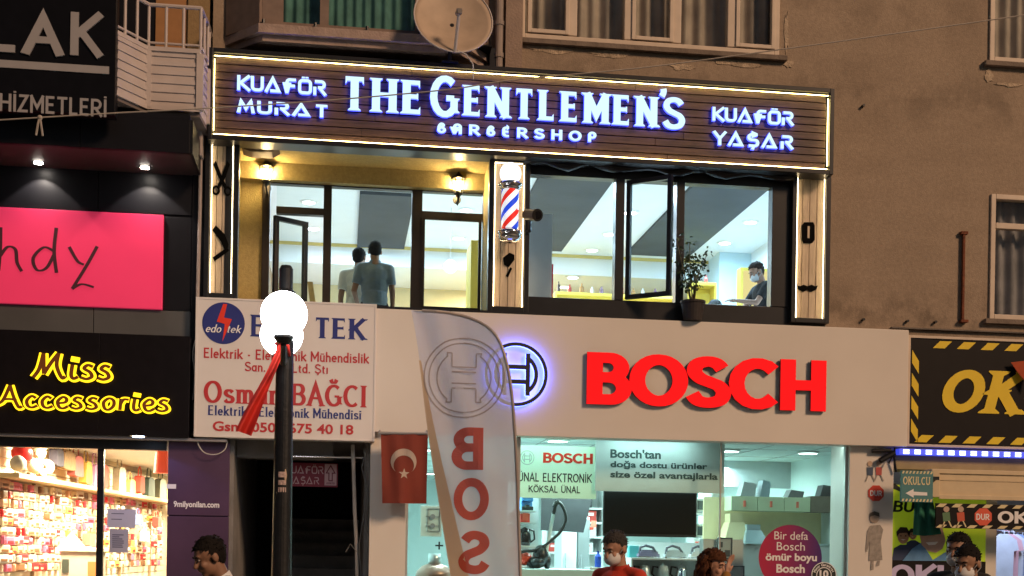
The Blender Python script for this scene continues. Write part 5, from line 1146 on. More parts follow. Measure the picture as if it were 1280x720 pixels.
mb = MB(); mb.box(px0, px1, -.05, .3, 0, zj - .006, .004); mb.box(px0, px1, -.05, .3, zj + .006, zb - .032, .004); mb.box(px0 + .01, px1 - .01, -.03, .28, zj - .007, zj + .007); obj('purple_pillar', mb, PUR, LBL)
lettering('lettering', sans('9milyonilan.com', .03), rect(217, 626, 274, 637, -.056), -.0525, .002, WPR, LBL)
mb = MB(); q = rect(208, 605, 220, 611, -.056); mb.box(q[0], q[1], -.056, -.0505, q[2], q[3]); obj('small_sticker', mb, WPR, LBL)
c = PZ(173, 545, zb - .031); mb = MB(); mb.lathe([(.05, 0), (.08, -.004), (.085, 0)], c, 20); mb.m = 1; mb.lathe([(0, -.012), (.06, -.012), (.062, 0)], c, 18); obj('spotlight', mb, [CHROME, glow('spot_blue', (.55, .7, 1), 14)], LBL)
light('spot_light', 'SPOT', (c.x, min(c.y, -.1), c.z - .02), 9, (.30, .36, 1.0), .03, rot=(math.radians(20), 0, 0)).data.spot_size = math.radians(120)
# interior
def spt(u, h): return None
wa, wb = Vector((X(-3, .35, 620), .35)), Vector((P(208, 629, 8.6).x, 8.6)); wd = (wb - wa); wl_ = wd.length; wd.normalize(); wn = Vector((wd.y, -wd.x))
SH_W = mat('shop_cream', (.80, .70, .56), .6, 0, .04)
mb = MB(); mb.hprism([tuple(wa - wd * .4 - wn * .05), tuple(wb + wd * .5 - wn * .05), tuple(wb + wd * .5 - wn * .15), tuple(wa - wd * .4 - wn * .15)], 0, 3.0); mb.box(lx + .2, XL - .26, 9.2, 9.3, 0, 2.95); mb.box(px1 - .1, px1, .3, 9.2, 0, 2.95); obj('store_wall', mb, SH_W, LBL)
mb = MB(); mb.box(lx + .2, px1 - .1, .07, 9.2, 2.87, 2.95); obj('store_ceiling', mb, WHITE, LBL)
mb = MB(); mb.box(lx + .2, px1, .05, 9.2, 0, .05); obj('store_floor', mb, mat('shop_floor', (.5, .42, .34), .5, 0, .1), LBL)
for x, y, p in ((-3.0, .9, 290), (-2.3, 2.6, 290), (-2.3, 5, 300), (-2.3, 7.5, 200)): light('store_light', 'AREA', (x, y, 2.8), p, (1, .80, .52), .6)
shz = 2.40
def wp(u, out, z): v = wa + wd * u + wn * out; return Vector((v.x, v.y, z))
def wbox(mb, u0, u1, o0, o1, z0, z1):
    p = [wp(u0, o0, z0), wp(u1, o0, z0), wp(u1, o1, z0), wp(u0, o1, z0)]; mb.hprism([(v.x, v.y) for v in p], z0, z1)
t = thing('wall_rack', 'long cream slatted wall rack with a pale wooden shelf in the accessory store', 'wall rack', wp(wl_ / 2, .2, .05))
mb = MB()
for k in range(26): z = .4 + k * .1; wbox(mb, -.2, wl_, -.045, -.02, z, z + .088)
obj('slat_panel', mb, SH_W, t)
mb = MB(); wbox(mb, -.2, wl_, -.02, .3, shz - .05, shz); obj('shelf_board', mb, mat('pale_wood', (.66, .46, .24), .5, 0, .1, 3), t)
mb = MB()
for u in (1.2, 3.1, 5.2, 7.1): wbox(mb, u, u + .025, -.019, .02, .3, shz - .051)
obj('upright', mb, mat('rack_upright', (.35, .24, .15), .5, 0, 0), t)
cols = {'white': (.78, .74, .70), 'cream': (.78, .62, .42), 'pink': (.75, .16, .28), 'red': (.65, .03, .04), 'gold': (.65, .40, .10), 'brown': (.22, .10, .05), 'peach': (.76, .42, .28)}
rnd = random.Random(11); protos = {}
for c_, rgb in cols.items():
    for sz_ in ('small', 'wide'):
        protos[(c_, sz_)] = (mat('pack_' + c_, rgb, .4, 0, 0), .13 if sz_ == 'small' else .19)
wgt = ['white'] * 6 + ['cream'] * 4 + ['pink'] * 2 + ['red'] * 2 + ['gold', 'brown', 'peach', 'peach']
meshes = {}
us = []; u = .05
while u < wl_ - .3: us.append(u); u += .165 + .03 * u
cnt = 0
ang_w = math.atan2(wd.y, wd.x)
for i, u in enumerate(us):
    for r in range(10):
        if cnt >= 290 or rnd.random() < .04: continue
        c_ = rnd.choice(wgt if i > 5 else wgt + ['pink', 'red', 'pink']); s_ = rnd.choice(('small', 'wide', 'small')); m_, w_ = protos[(c_, s_)]
        z = shz - .16 - r * .104
        if (c_, s_) not in meshes:
            mb = MB(); h_ = .085 if s_ == 'small' else .095; mb.box(-w_ / 2, w_ / 2, -.022, .022, 0, h_, .012); mb.box(-w_ / 2 + .01, w_ / 2 - .01, -.0245, -.0225, .015, h_ * .55)
            mb.m = 1; mb.box(-w_ * .3, w_ * .3, -.028, -.0248, .02, h_ * .5); mb.m = 0; mb.cyl((0, .022, h_ - .012), (0, .06, h_ - .008), .004, n=5)
            o = obj('accessory_pack', mb, [m_, protos[(wgt[(len(c_) * 3) % len(wgt)], 'small')][0]]); meshes[(c_, s_)] = o.data
        else: o = bpy.data.objects.new('accessory_pack', meshes[(c_, s_)]); COL.objects.link(o)
        o.location = wp(u + rnd.uniform(-.02, .02), .05, z + rnd.uniform(-.008, .008)); o.rotation_euler = (0, 0, ang_w + rnd.uniform(-.35, .35))
        tag(o, '%s %s carded hair accessory hanging on the bright wall rack' % ('little' if s_ == 'small' else 'wide', c_), 'accessory', 'carded accessories on the wall rack'); cnt += 1
# things on the long shelf: balloons / toys at the near end, then caps, bags and scarves
def blob(name, u, out, z, r, rgb, label, cat, group=None, squash=1.0):
    mb = MB(); mb.smooth = True; p = wp(u, out, z); mb.ell(p, (r, r, r * squash), 18, 12); mb.smooth = False; mb.cyl(p - Vector((0, 0, r * squash)), p - Vector((0, 0, r * squash + .03)), .008, .014, n=8)
    return single(name, mb, mat('balloon_' + label.split()[0] + label.split()[1], rgb, .25, 0, 0), label, cat, group)
for k, (u, out, z, r, rgb, lab) in enumerate([(.30, .16, shz + .25, .12, (.75, .03, .03), 'large red balloon at the left end of the shelf'), (.20, .14, shz + .45, .11, (.8, .74, .64), 'upper cream balloon above the large red one'), (.62, .2, shz + .13, .09, (.8, .72, .62), 'pale round balloon low beside the large red one'), (1.02, .2, shz + .14, .10, (.78, .62, .5), 'peach balloon resting on the shelf beside the teddy'), (.05, .2, shz + .12, .09, (.8, .78, .72), 'white round balloon at the shelf corner')]):
    blob('balloon', u, out, z, r, rgb, lab, 'balloon', 'balloons on the shelf')
def teddy(u, z):
    p = wp(u, .17, z); t = thing('teddy_bear', 'cream teddy bear with red chest on the accessory shelf', 'teddy bear', p); FUR = mat('cream_fur', (.70, .58, .42), .95, 0, .15, 30, .6)
    mb = MB(); mb.smooth = True; mb.ell(p + Vector((0, 0, .12)), (.1, .09, .12)); mb.ell(p + Vector((0, 0, .3)), .085)
    for s in (-1, 1): mb.ell(p + Vector((s * .065, 0, .37)), .035, 10, 8); mb.ell(p + Vector((s * .1, -.06, .16)), (.035, .05, .035), 10, 8); mb.ell(p + Vector((s * .07, -.1, .04)), (.04, .06, .04), 10, 8)
    mb.ell(p + Vector((0, -.075, .28)), .035, 10, 8); obj('body', mb, FUR, t); mb = MB(); mb.smooth = True; mb.ell(p + Vector((0, -.06, .13)), (.06, .05, .07)); obj('heart', mb, mat('heart_red', (.7, .03, .04), .6, 0, 0), t)
teddy(.85, shz + .28 - .28)
def bag(u, z, w_, h_, rgb, label, cat='bag'):
    p = wp(u, .16, z); t = thing('hanging_bag', label, cat, p, 'bags and hats above the shelf'); mm = mat('bag_%d' % int(u * 100), rgb, .7, 0, .15, 12)
    mb = MB(); ca = math.cos(ang_w); sa = math.sin(ang_w); pts = [(-.5, 0), (-.42, .9), (-.2, 1), (.2, 1), (.42, .9), (.5, 0), (.3, -.06), (-.3, -.06)]
    f0 = [p + Vector((a * w_ * ca, a * w_ * sa, b * h_)) + Vector((wn.x, wn.y, 0)) * .05 for a, b in pts]; f1 = [v - Vector((wn.x, wn.y, 0)) * .1 for v in f0]; n = len(pts)
    mb.add(f0 + f1, [tuple(range(n)), tuple(range(2 * n - 1, n - 1, -1))] + [(i, n + i, n + (i + 1) % n, (i + 1) % n) for i in range(n)]); obj('body', mb, mm, t)
    mb = MB(); mb.tube([p + Vector((a * w_ * ca, a * w_ * sa, b * h_)) for a, b in ((-.3, .95), (-.25, 1.4), (0, 1.6), (.25, 1.4), (.3, .95))], .009, 6); obj('strap', mb, mm, t)
for u, z, w_, h_, rgb, lab in [(1.55, shz + .2, .3, .2, (.10, .09, .14), 'navy cap-shaped bag hanging nearest the teddy bear'), (1.95, shz + .18, .5, .22, (.34, .20, .10), 'wide brown bag hanging above the shelf'), (2.35, shz + .12, .4, .25, (.45, .12, .12), 'dusky red bag hanging above the shelf'), (2.8, shz + .05, .3, .28, (.60, .38, .08), 'mustard bag standing on the shelf'), (3.2, shz + .02, .3, .3, (.62, .28, .5), 'lilac bag standing on the shelf'), (3.6, shz + .04, .3, .3, (.7, .10, .06), 'scarlet bag left of the door post'), (4.5, shz + .03, .4, .34, (.45, .40, .33), 'beige bag just right of the door post'), (5.1, shz + .02, .35, .2, (.6, .38, .15), 'tan box bag on the shelf behind the door'), (5.7, shz + .06, .3, .25, (.65, .08, .05), 'bright red bag behind the glass door'), (6.3, shz + .02, .45, .3, (.07, .10, .08), 'dark green bag behind the glass door'), (7.1, shz + .02, .5, .32, (.12, .12, .09), 'olive bag at the far end of the shelf'), (7.8, shz + .0, .4, .3, (.5, .42, .2), 'straw bag at the very end of the shelf')]: bag(u, z, w_, h_, rgb, lab)
for u, z, rgb, lab in [(5.6, 1.95, (.15, .2, .4), 'blue striped bag hanging under the shelf behind the door'), (6.1, 1.7, (.7, .72, .75), 'white and blue bag hanging low behind the door'), (6.9, 1.95, (.6, .12, .1), 'small red bag hanging under the shelf end'), (3.0, 1.62, (.35, .22, .16), 'small brown pouch hanging on the wall rack')]: bag(u, z, .28, .16, rgb, lab)
p = P(99, 684, 1.6); t = thing('counter', 'grey display counter behind the accessory store window', 'counter', (p.x, 1.7, .05)); q = rect(76, 686, 122, 740, 1.5)
mb = MB(); mb.box(q[0], q[1], 1.5, 2.0, .05, q[3] - .03); obj('cabinet', mb, mat('counter_grey', (.5, .42, .36), .5, 0, .05), t); mb = MB(); mb.box(q[0] - .03, q[1] + .03, 1.47, 2.03, q[3] - .029, q[3] + .02, .005); obj('top', mb, SH_W, t)
mb = MB(); a = rect(78, 699, 86, 716, 1.497); mb.box(a[0], a[1], 1.485, 1.499, a[2], a[3]); obj('dark_panel', mb, mat('pic_dark', (.05, .06, .05), .5, 0, 0), t); mb = MB(); a = rect(110, 702, 120, 725, 1.497); mb.box(a[0], a[1], 1.485, 1.499, a[2], a[3]); obj('orange_panel', mb, mat('pic_orange', (.6, .18, .06), .5, 0, 0), t)
mb = MB(); c = P(93, 676, 1.75); mb.add([(c.x - .17, 1.6, q[3] + .021), (c.x + .15, 1.6, q[3] + .021), (c.x + .12, 1.85, q[3] + .021), (c.x - .14, 1.85, q[3] + .021), (c.x - .02, 1.7, c.z + .12)], [(0, 3, 2, 1), (0, 1, 4), (1, 2, 4), (2, 3, 4), (3, 0, 4)]); single('folded_shawl', mb, mat('shawl', (.45, .3, .22), .9, 0, .2, 14), 'brown folded shawl heaped on the grey counter', 'shawl')
# notices, lampshade
def notice(px, label, rgb, nm, lines, YY=-.012):
    q = rect(*px, YY); t = thing('paper_notice', label, 'notice', ((q[0] + q[1]) / 2, YY, q[2])); mb = MB(); mb.box(q[0], q[1], YY, YY + .003, q[2], q[3]); obj('sheet', mb, mat('paper_' + nm, rgb, .8, 0, .03), t)
    mb = MB(); w_, h_ = q[1] - q[0], q[3] - q[2]; r2 = random.Random(nm)
    for k in range(lines): z = q[3] - h_ * (.25 + .6 * k / max(1, lines)); mb.box(q[0] + w_ * .15, q[0] + w_ * r2.uniform(.5, .85), YY - .0012, YY - .0002, z - h_ * .02, z + h_ * .02)
    obj('print', mb, mat('print_slate', (.12, .13, .22), .6, 0, 0), t)
notice((134, 636, 169, 660), 'upper white paper notice taped to the glass door', (.62, .62, .78), 'a', 2); notice((137, 661, 160, 691), 'lower printed paper notice below the white one', (.50, .50, .64), 'b', 7)
p = P(202, 575, .5); mb = MB(); mb.lathe([(.06, .15), (.065, .14), (.09, -.15), (.085, -.15)], p, 22); mb.cyl(p + Vector((0, 0, .14)), Vector((p.x, p.y, 2.87)), .008, n=6); single('pendant_shade', mb, mat('shade_red', (.75, .07, .03), .5, 0, .05, emit=(1, .1, .03), estr=.6), 'red cone lampshade hanging inside the top right door corner', 'lampshade')

# ================================================================== RIGHT SHOP (school uniforms)
ok = thing('uniform_store', 'school uniform shop on the right with beige shutter box and bright interior', 'shop', (9, 2, 0))
ox0 = X(1114, 0, 640); ox1 = 12.8
mb = MB(); mb.box(ox0 + .002, ox0 + .1, .51, 6, 0, 3.0); mb.box(ox0 + .1, ox1, 6, 6.1, 0, 3.0); mb.box(ox1 - .1, ox1, .4, 6, 0, 3.0); obj('room_wall', mb, mat('store_cool_white', (.68, .72, .80), .6, 0, .03), ok)
mb = MB(); mb.box(ox0 + .1, ox1 - .1, .4, 6, 2.9, 3.0); obj('ceiling', mb, WHITE, ok)
mb = MB(); mb.box(ox0, ox1, -.1, 6, 0, .05); obj('floor', mb, PAVE, ok)
mb = MB(); a = Z(1200, 564, -.1); mb.box(ox0, ox1, -.1, .4, Z(1200, 589, .0), 2.95); obj('soffit', mb, mat('soffit_olive', (.36, .28, .13), .8, 0, .1), ok)
q = rect(1165, 586, 1420, 627, -.3); SHB = mat('shutter_beige', (.62, .50, .32), .5, 0, .05)
mb = MB(); mb.box(q[0] + .1, ox1, -.27, .1, q[2] + .02, q[3] - .02, .01); sb_ = obj('shutter_box', mb, SHB, ok)
mb = MB(); mb.box(q[0], q[0] + .099, -.3, .1, q[2], q[3], .008); mb.box(q[0] + .1, ox1, -.29, -.271, q[3] - .05, q[3], .004); mb.box(q[0] + .1, ox1, -.29, -.271, q[2] - .02, q[2] + .03, .004); mb.box(q[0] + .1, ox1, -.278, -.2705, q[3] - .13, q[3] - .11); obj('trim', mb, SHB, sb_)
mb = MB(); a = rect(1229, 640, 1242, 740, .2); mb.box(a[0], a[1], .15, .3, 0, 2.6); obj('post', mb, FASC, ok)
light('store_light', 'AREA', (8.6, .75, 2.8), 42, (.66, .76, 1.0), .9)
# big sign
q = rect(1137, 421, 1420, 560, -.14); z0 = (Z(1137, 556, -.14) + Z(1280, 560, -.14)) / 2; z1 = (Z(1137, 420, -.14) + Z(1280, 428, -.14)) / 2; SX = 11.2
t = thing('uniform_sign', 'black sign with yellow hazard-striped border and big yellow slab letters', 'shop sign', ((q[0] + SX) / 2, -.1, z0))
BRN = mat('sign_black_print', (.010, .008, .008), .5, 0, .1, spec=.15); YLW = mat('print_yellow', (.80, .58, .015), .5, 0, .04)
mb = MB(); mb.box(q[0], SX, -.14, WY - .06, z0, z1, .004); obj('panel', mb, BRN, t)
mb = MB(); mb.frame(q[0] - .02, SX + .02, z0 - .02, z1 + .02, .03, -.155, -.1, .003); obj('frame', mb, FRM, t)
mb = MB(); k = .14; w_ = .085
def quad(pts): mb.prism(pts, -.1425, -.1405)
x = q[0] + .08
while x < SX - .25: quad([(x, z1 - .035), (x + .15, z1 - .035), (x + .06, z1 - .035 - w_), (x - .09, z1 - .035 - w_)]) if x > q[0] + .15 else None; quad([(x, z0 + .035), (x + .15, z0 + .035), (x + .24, z0 + .035 + w_), (x + .09, z0 + .035 + w_)]); x += .30
z = z0 + .16
while z < z1 - .2: quad([(q[0] + .035, z), (q[0] + .12, z - .13), (q[0] + .12, z + .02), (q[0] + .035, z + .15)]); z += .27
obj('hazard_border', mb, YLW, t)
w6 = (P(1288, 490, -.15).x - P(1178, 490, -.15).x)
lettering('letter', skel('OKULCU', thick=.27, thin=.24, serif=.13, gap=.10, slant=.22), (P(1178, 490, -.15).x, P(1178, 490, -.15).x + w6 * 2.78, P(1230, 520, -.15).z, P(1230, 459, -.15).z), -.1445, .004, YLW, t)
c = P(1275, 466, -.2); mb = MB(); mb.add([(c.x - .12, -.2, c.z + .12), (c.x + .18, -.22, c.z + .16), (c.x + .12, -.24, c.z - .18), (c.x - .02, -.21, c.z - .02)], [(0, 1, 2, 3)]); mb.add([(c.x - .12, -.205, c.z + .12), (c.x + .18, -.225, c.z + .16), (c.x + .12, -.245, c.z - .18), (c.x - .02, -.215, c.z - .02)], [(3, 2, 1, 0)]); single('red_pennant', mb, mat('cloth_rust', (.42, .08, .03), .9, 0, .1), 'small rust red pennant hanging in front of the black and yellow sign', 'pennant')
# LED strip
a, b = P(1124, 564, -.2), P(1280, 569, -.2); zz = (a.z + b.z) / 2; t = thing('led_strip', 'row of bright blue-white LED modules under the black and yellow sign', 'LED strip', ((a.x + b.x) / 2, -.2, zz))
mb = MB(); mb.box(a.x, 11, -.2, -.1, zz - .035, zz + .035, .004); obj('rail', mb, mat('rail_blue', (.10, .12, .5), .4, 0, 0, emit=(.06, .1, 1), estr=.7), t)
mb = MB(); x = a.x + .05
while x < 10.9: mb.box(x, x + .07, -.212, -.2, zz - .026, zz - .003); mb.box(x, x + .07, -.212, -.2, zz + .003, zz + .026); x += .14
obj('led_module', mb, glow('led_blue_white', (.68, .78, 1.0), 3.2), t)
# bracket junk on the pillar top
t = thing('security_bracket', 'dark metal camera bracket at the corner under the white fascia', 'bracket', P(1110, 570, -.2)); mb = MB(); mb.tube([P(1090, 564, -.12), P(1114, 563, -.14)], .025, 8); mb.tube([P(1100, 576, -.14), P(1118, 566, -.15)], .035, 10); obj('arm', mb, BLK, t); mb = MB(); mb.tube([P(1111, 579, -.16), P(1117, 568, -.15), P(1120, 590, -.12)], .014, 6); obj('cable', mb, BLK, t)
# arrow sign
q = rect(1127, 588, 1166, 628, -.4); t = thing('arrow_sign', 'small dark green projecting sign with white arrow and cream lettering', 'sign', ((q[0] + q[1]) / 2, -.4, q[2])); 
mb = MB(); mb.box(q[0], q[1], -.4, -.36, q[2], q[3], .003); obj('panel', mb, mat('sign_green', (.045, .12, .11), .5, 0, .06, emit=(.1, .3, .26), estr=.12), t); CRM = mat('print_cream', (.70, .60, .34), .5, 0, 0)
mb = MB(); n = 9
for i in range(n):
    x = q[0] + (q[1] - q[0]) * (i + .1) / n; d_ = (q[1] - q[0]) / n * .5; h_ = .035
    mb.prism([(x, q[2] + .004), (x + d_, q[2] + .004), (x + d_ * 1.6, q[2] + h_), (x + d_ * .6, q[2] + h_)], -.4025, -.4003); mb.prism([(x, q[3] - h_), (x + d_, q[3] - h_), (x + d_ * 1.6, q[3] - .004), (x + d_ * .6, q[3] - .004)], -.4025, -.4003)
obj('hazard_border', mb, CRM, t)
lettering('lettering', skel('OKULCU', thick=.2, thin=.18, serif=.1, gap=.1), rect(1129, 595, 1163, 607, -.403), -.4004, .002, CRM, t); mb = MB(); mb.prism(pxpoly([(1132, 616.5), (1142, 611), (1142, 614.5), (1159, 615.5), (1159, 619.5), (1142, 619), (1142, 622)], -.402), -.4025, -.4004); obj('arrow', mb, WPR, t)
mb = MB(); mb.box(q[1] - .02, q[1] + .08, -.39, -.3, q[3] - .1, q[3] - .06); obj('bracket', mb, BLK, t)
# DUR OK strip sign
q = rect(1170, 628, 1420, 663, -.32); SX2 = 11; t = thing('strip_sign', 'long black strip sign with DUR octagon and two cartoon children under the shutter box', 'sign', ((q[0] + SX2) / 2, -.32, q[2])); zt1_ = Z(1225, 630, -.32); zt0_ = Z(1225, 661, -.32)
mb = MB(); mb.box(q[0], SX2, -.32, -.295, zt0_, zt1_, .003); obj('panel', mb, BRN, t)
mb = MB(); x = q[0]
while x < SX2 - .2: mb.prism([(x, zt1_ - .045), (x + .09, zt1_ - .045), (x + .14, zt1_ - .004), (x + .05, zt1_ - .004)], -.3225, -.3203); mb.prism([(x, zt0_ + .004), (x + .09, zt0_ + .004), (x + .14, zt0_ + .04), (x + .05, zt0_ + .04)], -.3225, -.3203); x += .19
obj('hazard_border', mb, CRM, t)
flat('octagon', [oct_(1229, 646, 11.5)], -.3205, mat('sign_orange_red', (.68, .10, .05), .5, 0, 0), t); lettering('lettering', skel('DUR', thick=.2, gap=.16), rect(1220.5, 642, 1237, 650.5, -.323), -.3235, .001, WPR, t)
lettering('lettering', skel('OKULCU', thick=.24, gap=.18), (P(1247, 646, -.32).x, P(1247, 646, -.32).x + 1.08, Z(1262, 655, -.32), Z(1262, 638, -.32)), -.3205, .003, WPR, t)
for cx, c_, nm in ((1183, (.10, .20, .10), 'green'), (1201, (.55, .10, .05), 'red2')):
    flat('child_body', [[(cx - 5, 641), (cx + 4, 640), (cx + 5, 651), (cx - 4, 652)]], -.3205, mat('kid_' + nm, c_, .6, 0, 0), t); flat('child_head', [oct_(cx, 636.5, 3.8, 10)], -.3222, mat('poster_skin2', (.5, .36, .26), .6, 0, 0), t); flat('child_legs', [[(cx - 3, 652), (cx - 1.5, 652), (cx - 5, 660), (cx - 6.6, 660)], [(cx + 2, 651), (cx + 3.5, 651), (cx + 7, 658), (cx + 5.6, 659)]], -.3205, CRM, t)
# lime poster with children
q = rect(1109, 605, 1231, 742, .12); zp1 = Z(1170, 607, .12); t = thing('lime_poster', 'lime green shop poster with smiling schoolchildren above a black lettered band', 'poster', ((q[0] + q[1]) / 2, .12, .06))
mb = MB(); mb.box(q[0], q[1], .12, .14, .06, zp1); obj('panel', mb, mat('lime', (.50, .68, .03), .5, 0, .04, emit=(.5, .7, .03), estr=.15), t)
mb = MB(); mb.box(q[0], q[1], .112, .119, .06, Z(1165, 701, .12)); obj('dark_band', mb, BRN, t)
lettering('lettering', skel('OKUL', thick=.26, gap=.18), (X(1112, .11, 715), X(1218, .11, 715), Z(1150, 735, .11), Z(1150, 704, .11)), .111, .003, mat('print_lilac', (.52, .48, .75), .5, 0, 0), t)
lettering('lettering', skel('BUR', thick=.22, gap=.15, slant=.1), (X(1116.5, .11, 633), X(1157, .11, 633), Z(1135, 641, .11), Z(1135, 626, .11)), .119, .003, B_LK, t)
flat('stripe', [[(1109, 603), (1118, 604), (1127, 611), (1127, 616), (1122, 613), (1109, 608)]], .118, B_LK, t)
SK = mat('printed_skin', (.45, .28, .19), .6, 0, .1, 20); SHB_ = mat('printed_blue', (.10, .26, .5), .6, 0, .15, 12); HR = mat('printed_hair', (.03, .02, .02), .6, 0, 0)
for cx, cy, r, nv in ((1129, 670, 9, 1), (1141, 668, 6, 1)):
    flat('child_shirt', [[(cx - r * 1.6, 701), (cx - r * 1.3, cy + r * 1.7), (cx - r * .4, cy + r * 1.2), (cx + r * .5, cy + r * 1.2), (cx + r * 1.5, cy + r * 1.8), (cx + r * 1.8, 701)]], .117 - r * .0002, mat('printed_navy', (.03, .05, .12), .6, 0, 0), t); flat('child_face', [[(cx + r * .82 * math.cos(i * math.pi / 8), cy + r * 1.1 * math.sin(i * math.pi / 8)) for i in range(16)]], .113 - r * .0002, SK, t)
    flat('child_hair', [[(cx - r * .9, cy + r * .1), (cx - r * .95, cy - r * .6), (cx - r * .4, cy - r * 1.25), (cx + r * .5, cy - r * 1.2), (cx + r * .95, cy - r * .4), (cx + r * .85, cy + r * .2), (cx + r * .55, cy - r * .45), (cx - r * .5, cy - r * .4)]], .109, HR, t); flat('child_eyes', [oct_(cx - r * .33, cy - r * .02, r * .1, 8), oct_(cx + r * .33, cy - r * .02, r * .1, 8)], .108, HR, t); flat('child_smile', [[(cx - r * .35, cy + r * .45), (cx + r * .35, cy + r * .45), (cx, cy + r * .62)]], .108, WPR, t)
flat('big_shirt', [[(1128, 701), (1140, 686), (1152, 678), (1166, 700), (1182, 690), (1186, 701)]], .105, SHB_, t); flat('big_face', [[(1148, 662), (1178, 660), (1182, 676), (1178, 686), (1170, 691), (1160, 689), (1152, 681)]], .102, mat('printed_pale_skin', (.50, .34, .28), .6, 0, .1, 15), t); flat('big_smile', [[(1157, 678), (1173, 677), (1169, 681), (1161, 681.5)]], .0995, WPR, t); flat('big_nose', [[(1162, 664), (1168, 664), (1169, 670), (1161, 670)]], .0995, mat('printed_nose', (.40, .24, .19), .6, 0, 0), t)
# green cloth hanging in front
mb = MB(); mb.smooth = True; Yg = -.1; top = [(1143, 628), (1148, 627), (1158, 627), (1166, 628)]; cols_ = []
for i in range(13):
    u = i / 12; x0 = 1143 + 23 * u; x1 = 1141 + 36 * u; cols_.append([P(x0 + (x1 - x0) * v, 626 + v * (44 - 4 * abs(u - .4)), Yg + .03 * math.sin(u * 14 + v * 2) - .02 * v) for v in [k / 6 for k in range(7)]])
for i in range(12):
    for k in range(6): mb.add([cols_[i][k], cols_[i + 1][k], cols_[i + 1][k + 1], cols_[i][k + 1]], [(0, 1, 2, 3)])
single('green_cloth', mb, mat('green_fabric', (.02, .15, .10), .85, 0, .2, 8), 'dark green cloth hanging under the arrow sign in front of the poster', 'cloth')
# clothes inside
mb = MB(); rl = (X(1240, 1.5, 660), X(1330, 1.5, 660)); rz = Z(1260, 664, 1.5); mb.cyl((rl[0], 1.5, rz), (rl[1] + 1, 1.5, rz), .015, n=8); mb.cyl((rl[0] + .02, 1.5, rz), (rl[0] + .02, 1.5, .05), .015, n=8); mb.cyl((rl[1] + .9, 1.5, rz), (rl[1] + .9, 1.5, .05), .015, n=8); single('clothes_rail', mb, CHROME, 'chrome clothes rail in the bright uniform shop', 'clothes rail')
for k, (px, rgb, lab) in enumerate([(1246, (.62, .70, .86), 'pale blue school shirt first on the rail beside the post'), (1255, (.75, .45, .55), 'pinkish school shirt second on the rail'), (1264, (.7, .76, .9), 'white school shirt in the middle of the rail'), (1272, (.30, .42, .70), 'mid blue school shirt fourth on the rail'), (1281, (.76, .8, .9), 'white school shirt at the right edge of the picture')]):
    x = X(px, 1.5, 690); mb = MB(); mb.prism([(x - .20, rz - .25), (x - .17, rz - .12), (x - .05, rz - .04), (x + .05, rz - .04), (x + .17, rz - .12), (x + .20, rz - .25), (x + .13, rz - .27), (x + .12, rz - .75), (x - .12, rz - .75), (x - .13, rz - .27)], 1.30 + .06 * k, 1.335 + .06 * k); mb.tube([(x, 1.318 + .06 * k, rz - .04), (x, 1.318 + .06 * k, rz + .0), (x, 1.5, rz + .012)], .006, 5)
    single('school_shirt', mb, mat('shirt_%d' % k, rgb, .8, 0, .1, 6), lab, 'shirt', 'school shirts on the rail')

# ================================================================== ON THE FACADE: dish, camera, plant
c = P(566, 27, -.62); dish = thing('satellite_dish', 'large beige satellite dish standing on top of the barbershop sign', 'satellite dish', (c.x, -.4, Z(570, 74, -.4)))
fw = Vector((.05, -.93, .36)).normalized(); sx_ = fw.cross(Vector((0, 0, 1))).normalized(); up_ = sx_.cross(fw); DR = .46
mb = MB(); mb.smooth = True; n = 40; rings = 8; vs = []
for sgn in (0, 1):
    for i in range(rings + 1):
        r = DR * i / rings
        for k in range(n):
            t = 2 * math.pi * k / n; vs.append(c + sx_ * (r * .93 * math.cos(t)) + up_ * (r * math.sin(t)) + fw * (.11 * (r / DR) ** 2 - .055 - sgn * .012))
fsx = []
for sgn in (0, 1):
    o = sgn * (rings + 1) * n
    for i in range(rings):
        for k in range(n): fsx.append((o + i * n + k, o + i * n + (k + 1) % n, o + (i + 1) * n + (k + 1) % n, o + (i + 1) * n + k))
o1, o2 = rings * n, (2 * rings + 1) * n
for k in range(n): fsx.append((o1 + k, o1 + (k + 1) % n, o2 + (k + 1) % n, o2 + k))
mb.add(vs, fsx); obj('dish', mb, mat('dish_beige', (.46, .36, .27), .6, 0, .12, 5), dish)
mb = MB(); rim = [c + sx_ * (DR * .93 * math.cos(2 * math.pi * k / 40)) + up_ * (DR * math.sin(2 * math.pi * k / 40)) + fw * .052 for k in range(41)]; mb.tube(rim, .009, 6); obj('rim', mb, mat('rim_pale', (.55, .50, .47), .5, 0, .05), dish)
lb = c - up_ * (DR * 1.0) + fw * .05; lnb = P(574, 15, -1.02)
mb = MB(); mb.tube([lb, (lb + lnb) / 2, lnb], .018, 8); obj('feed_arm', mb, mat('arm_grey', (.60, .56, .55), .45, .2, .05), dish)
mb = MB(); d_ = (c - lnb).normalized(); mb.cyl(lnb - d_ * .05, lnb + d_ * .06, .026, .034, 12); mb.box(lnb.x - .03, lnb.x + .03, lnb.y - .03, lnb.y + .03, lnb.z - .015, lnb.z + .03, .006); obj('receiver', mb, mat('lnb_grey', (.2, .18, .17), .5, 0, 0), dish)
mb = MB(); mb.tube([c - fw * .05, c - fw * .14, Vector((c.x, -.3, c.z - .2)), Vector((c.x, -.3, SZ1 + .06))], .024, 8); mb.box(c.x - .09, c.x + .09, -.34, -.1, SZ1 + .055, SZ1 + .07); obj('mount', mb, BLK, dish)
mb = MB(); mb.tube([lb + Vector((.03, 0, .02)), lb + Vector((.12, 0, -.02)), lb + Vector((.2, .05, -.1)), lb + Vector((.22, .2, -.2))], .008, 5); obj('cable', mb, mat('cable_white', (.5, .47, .45), .6, 0, 0), dish)
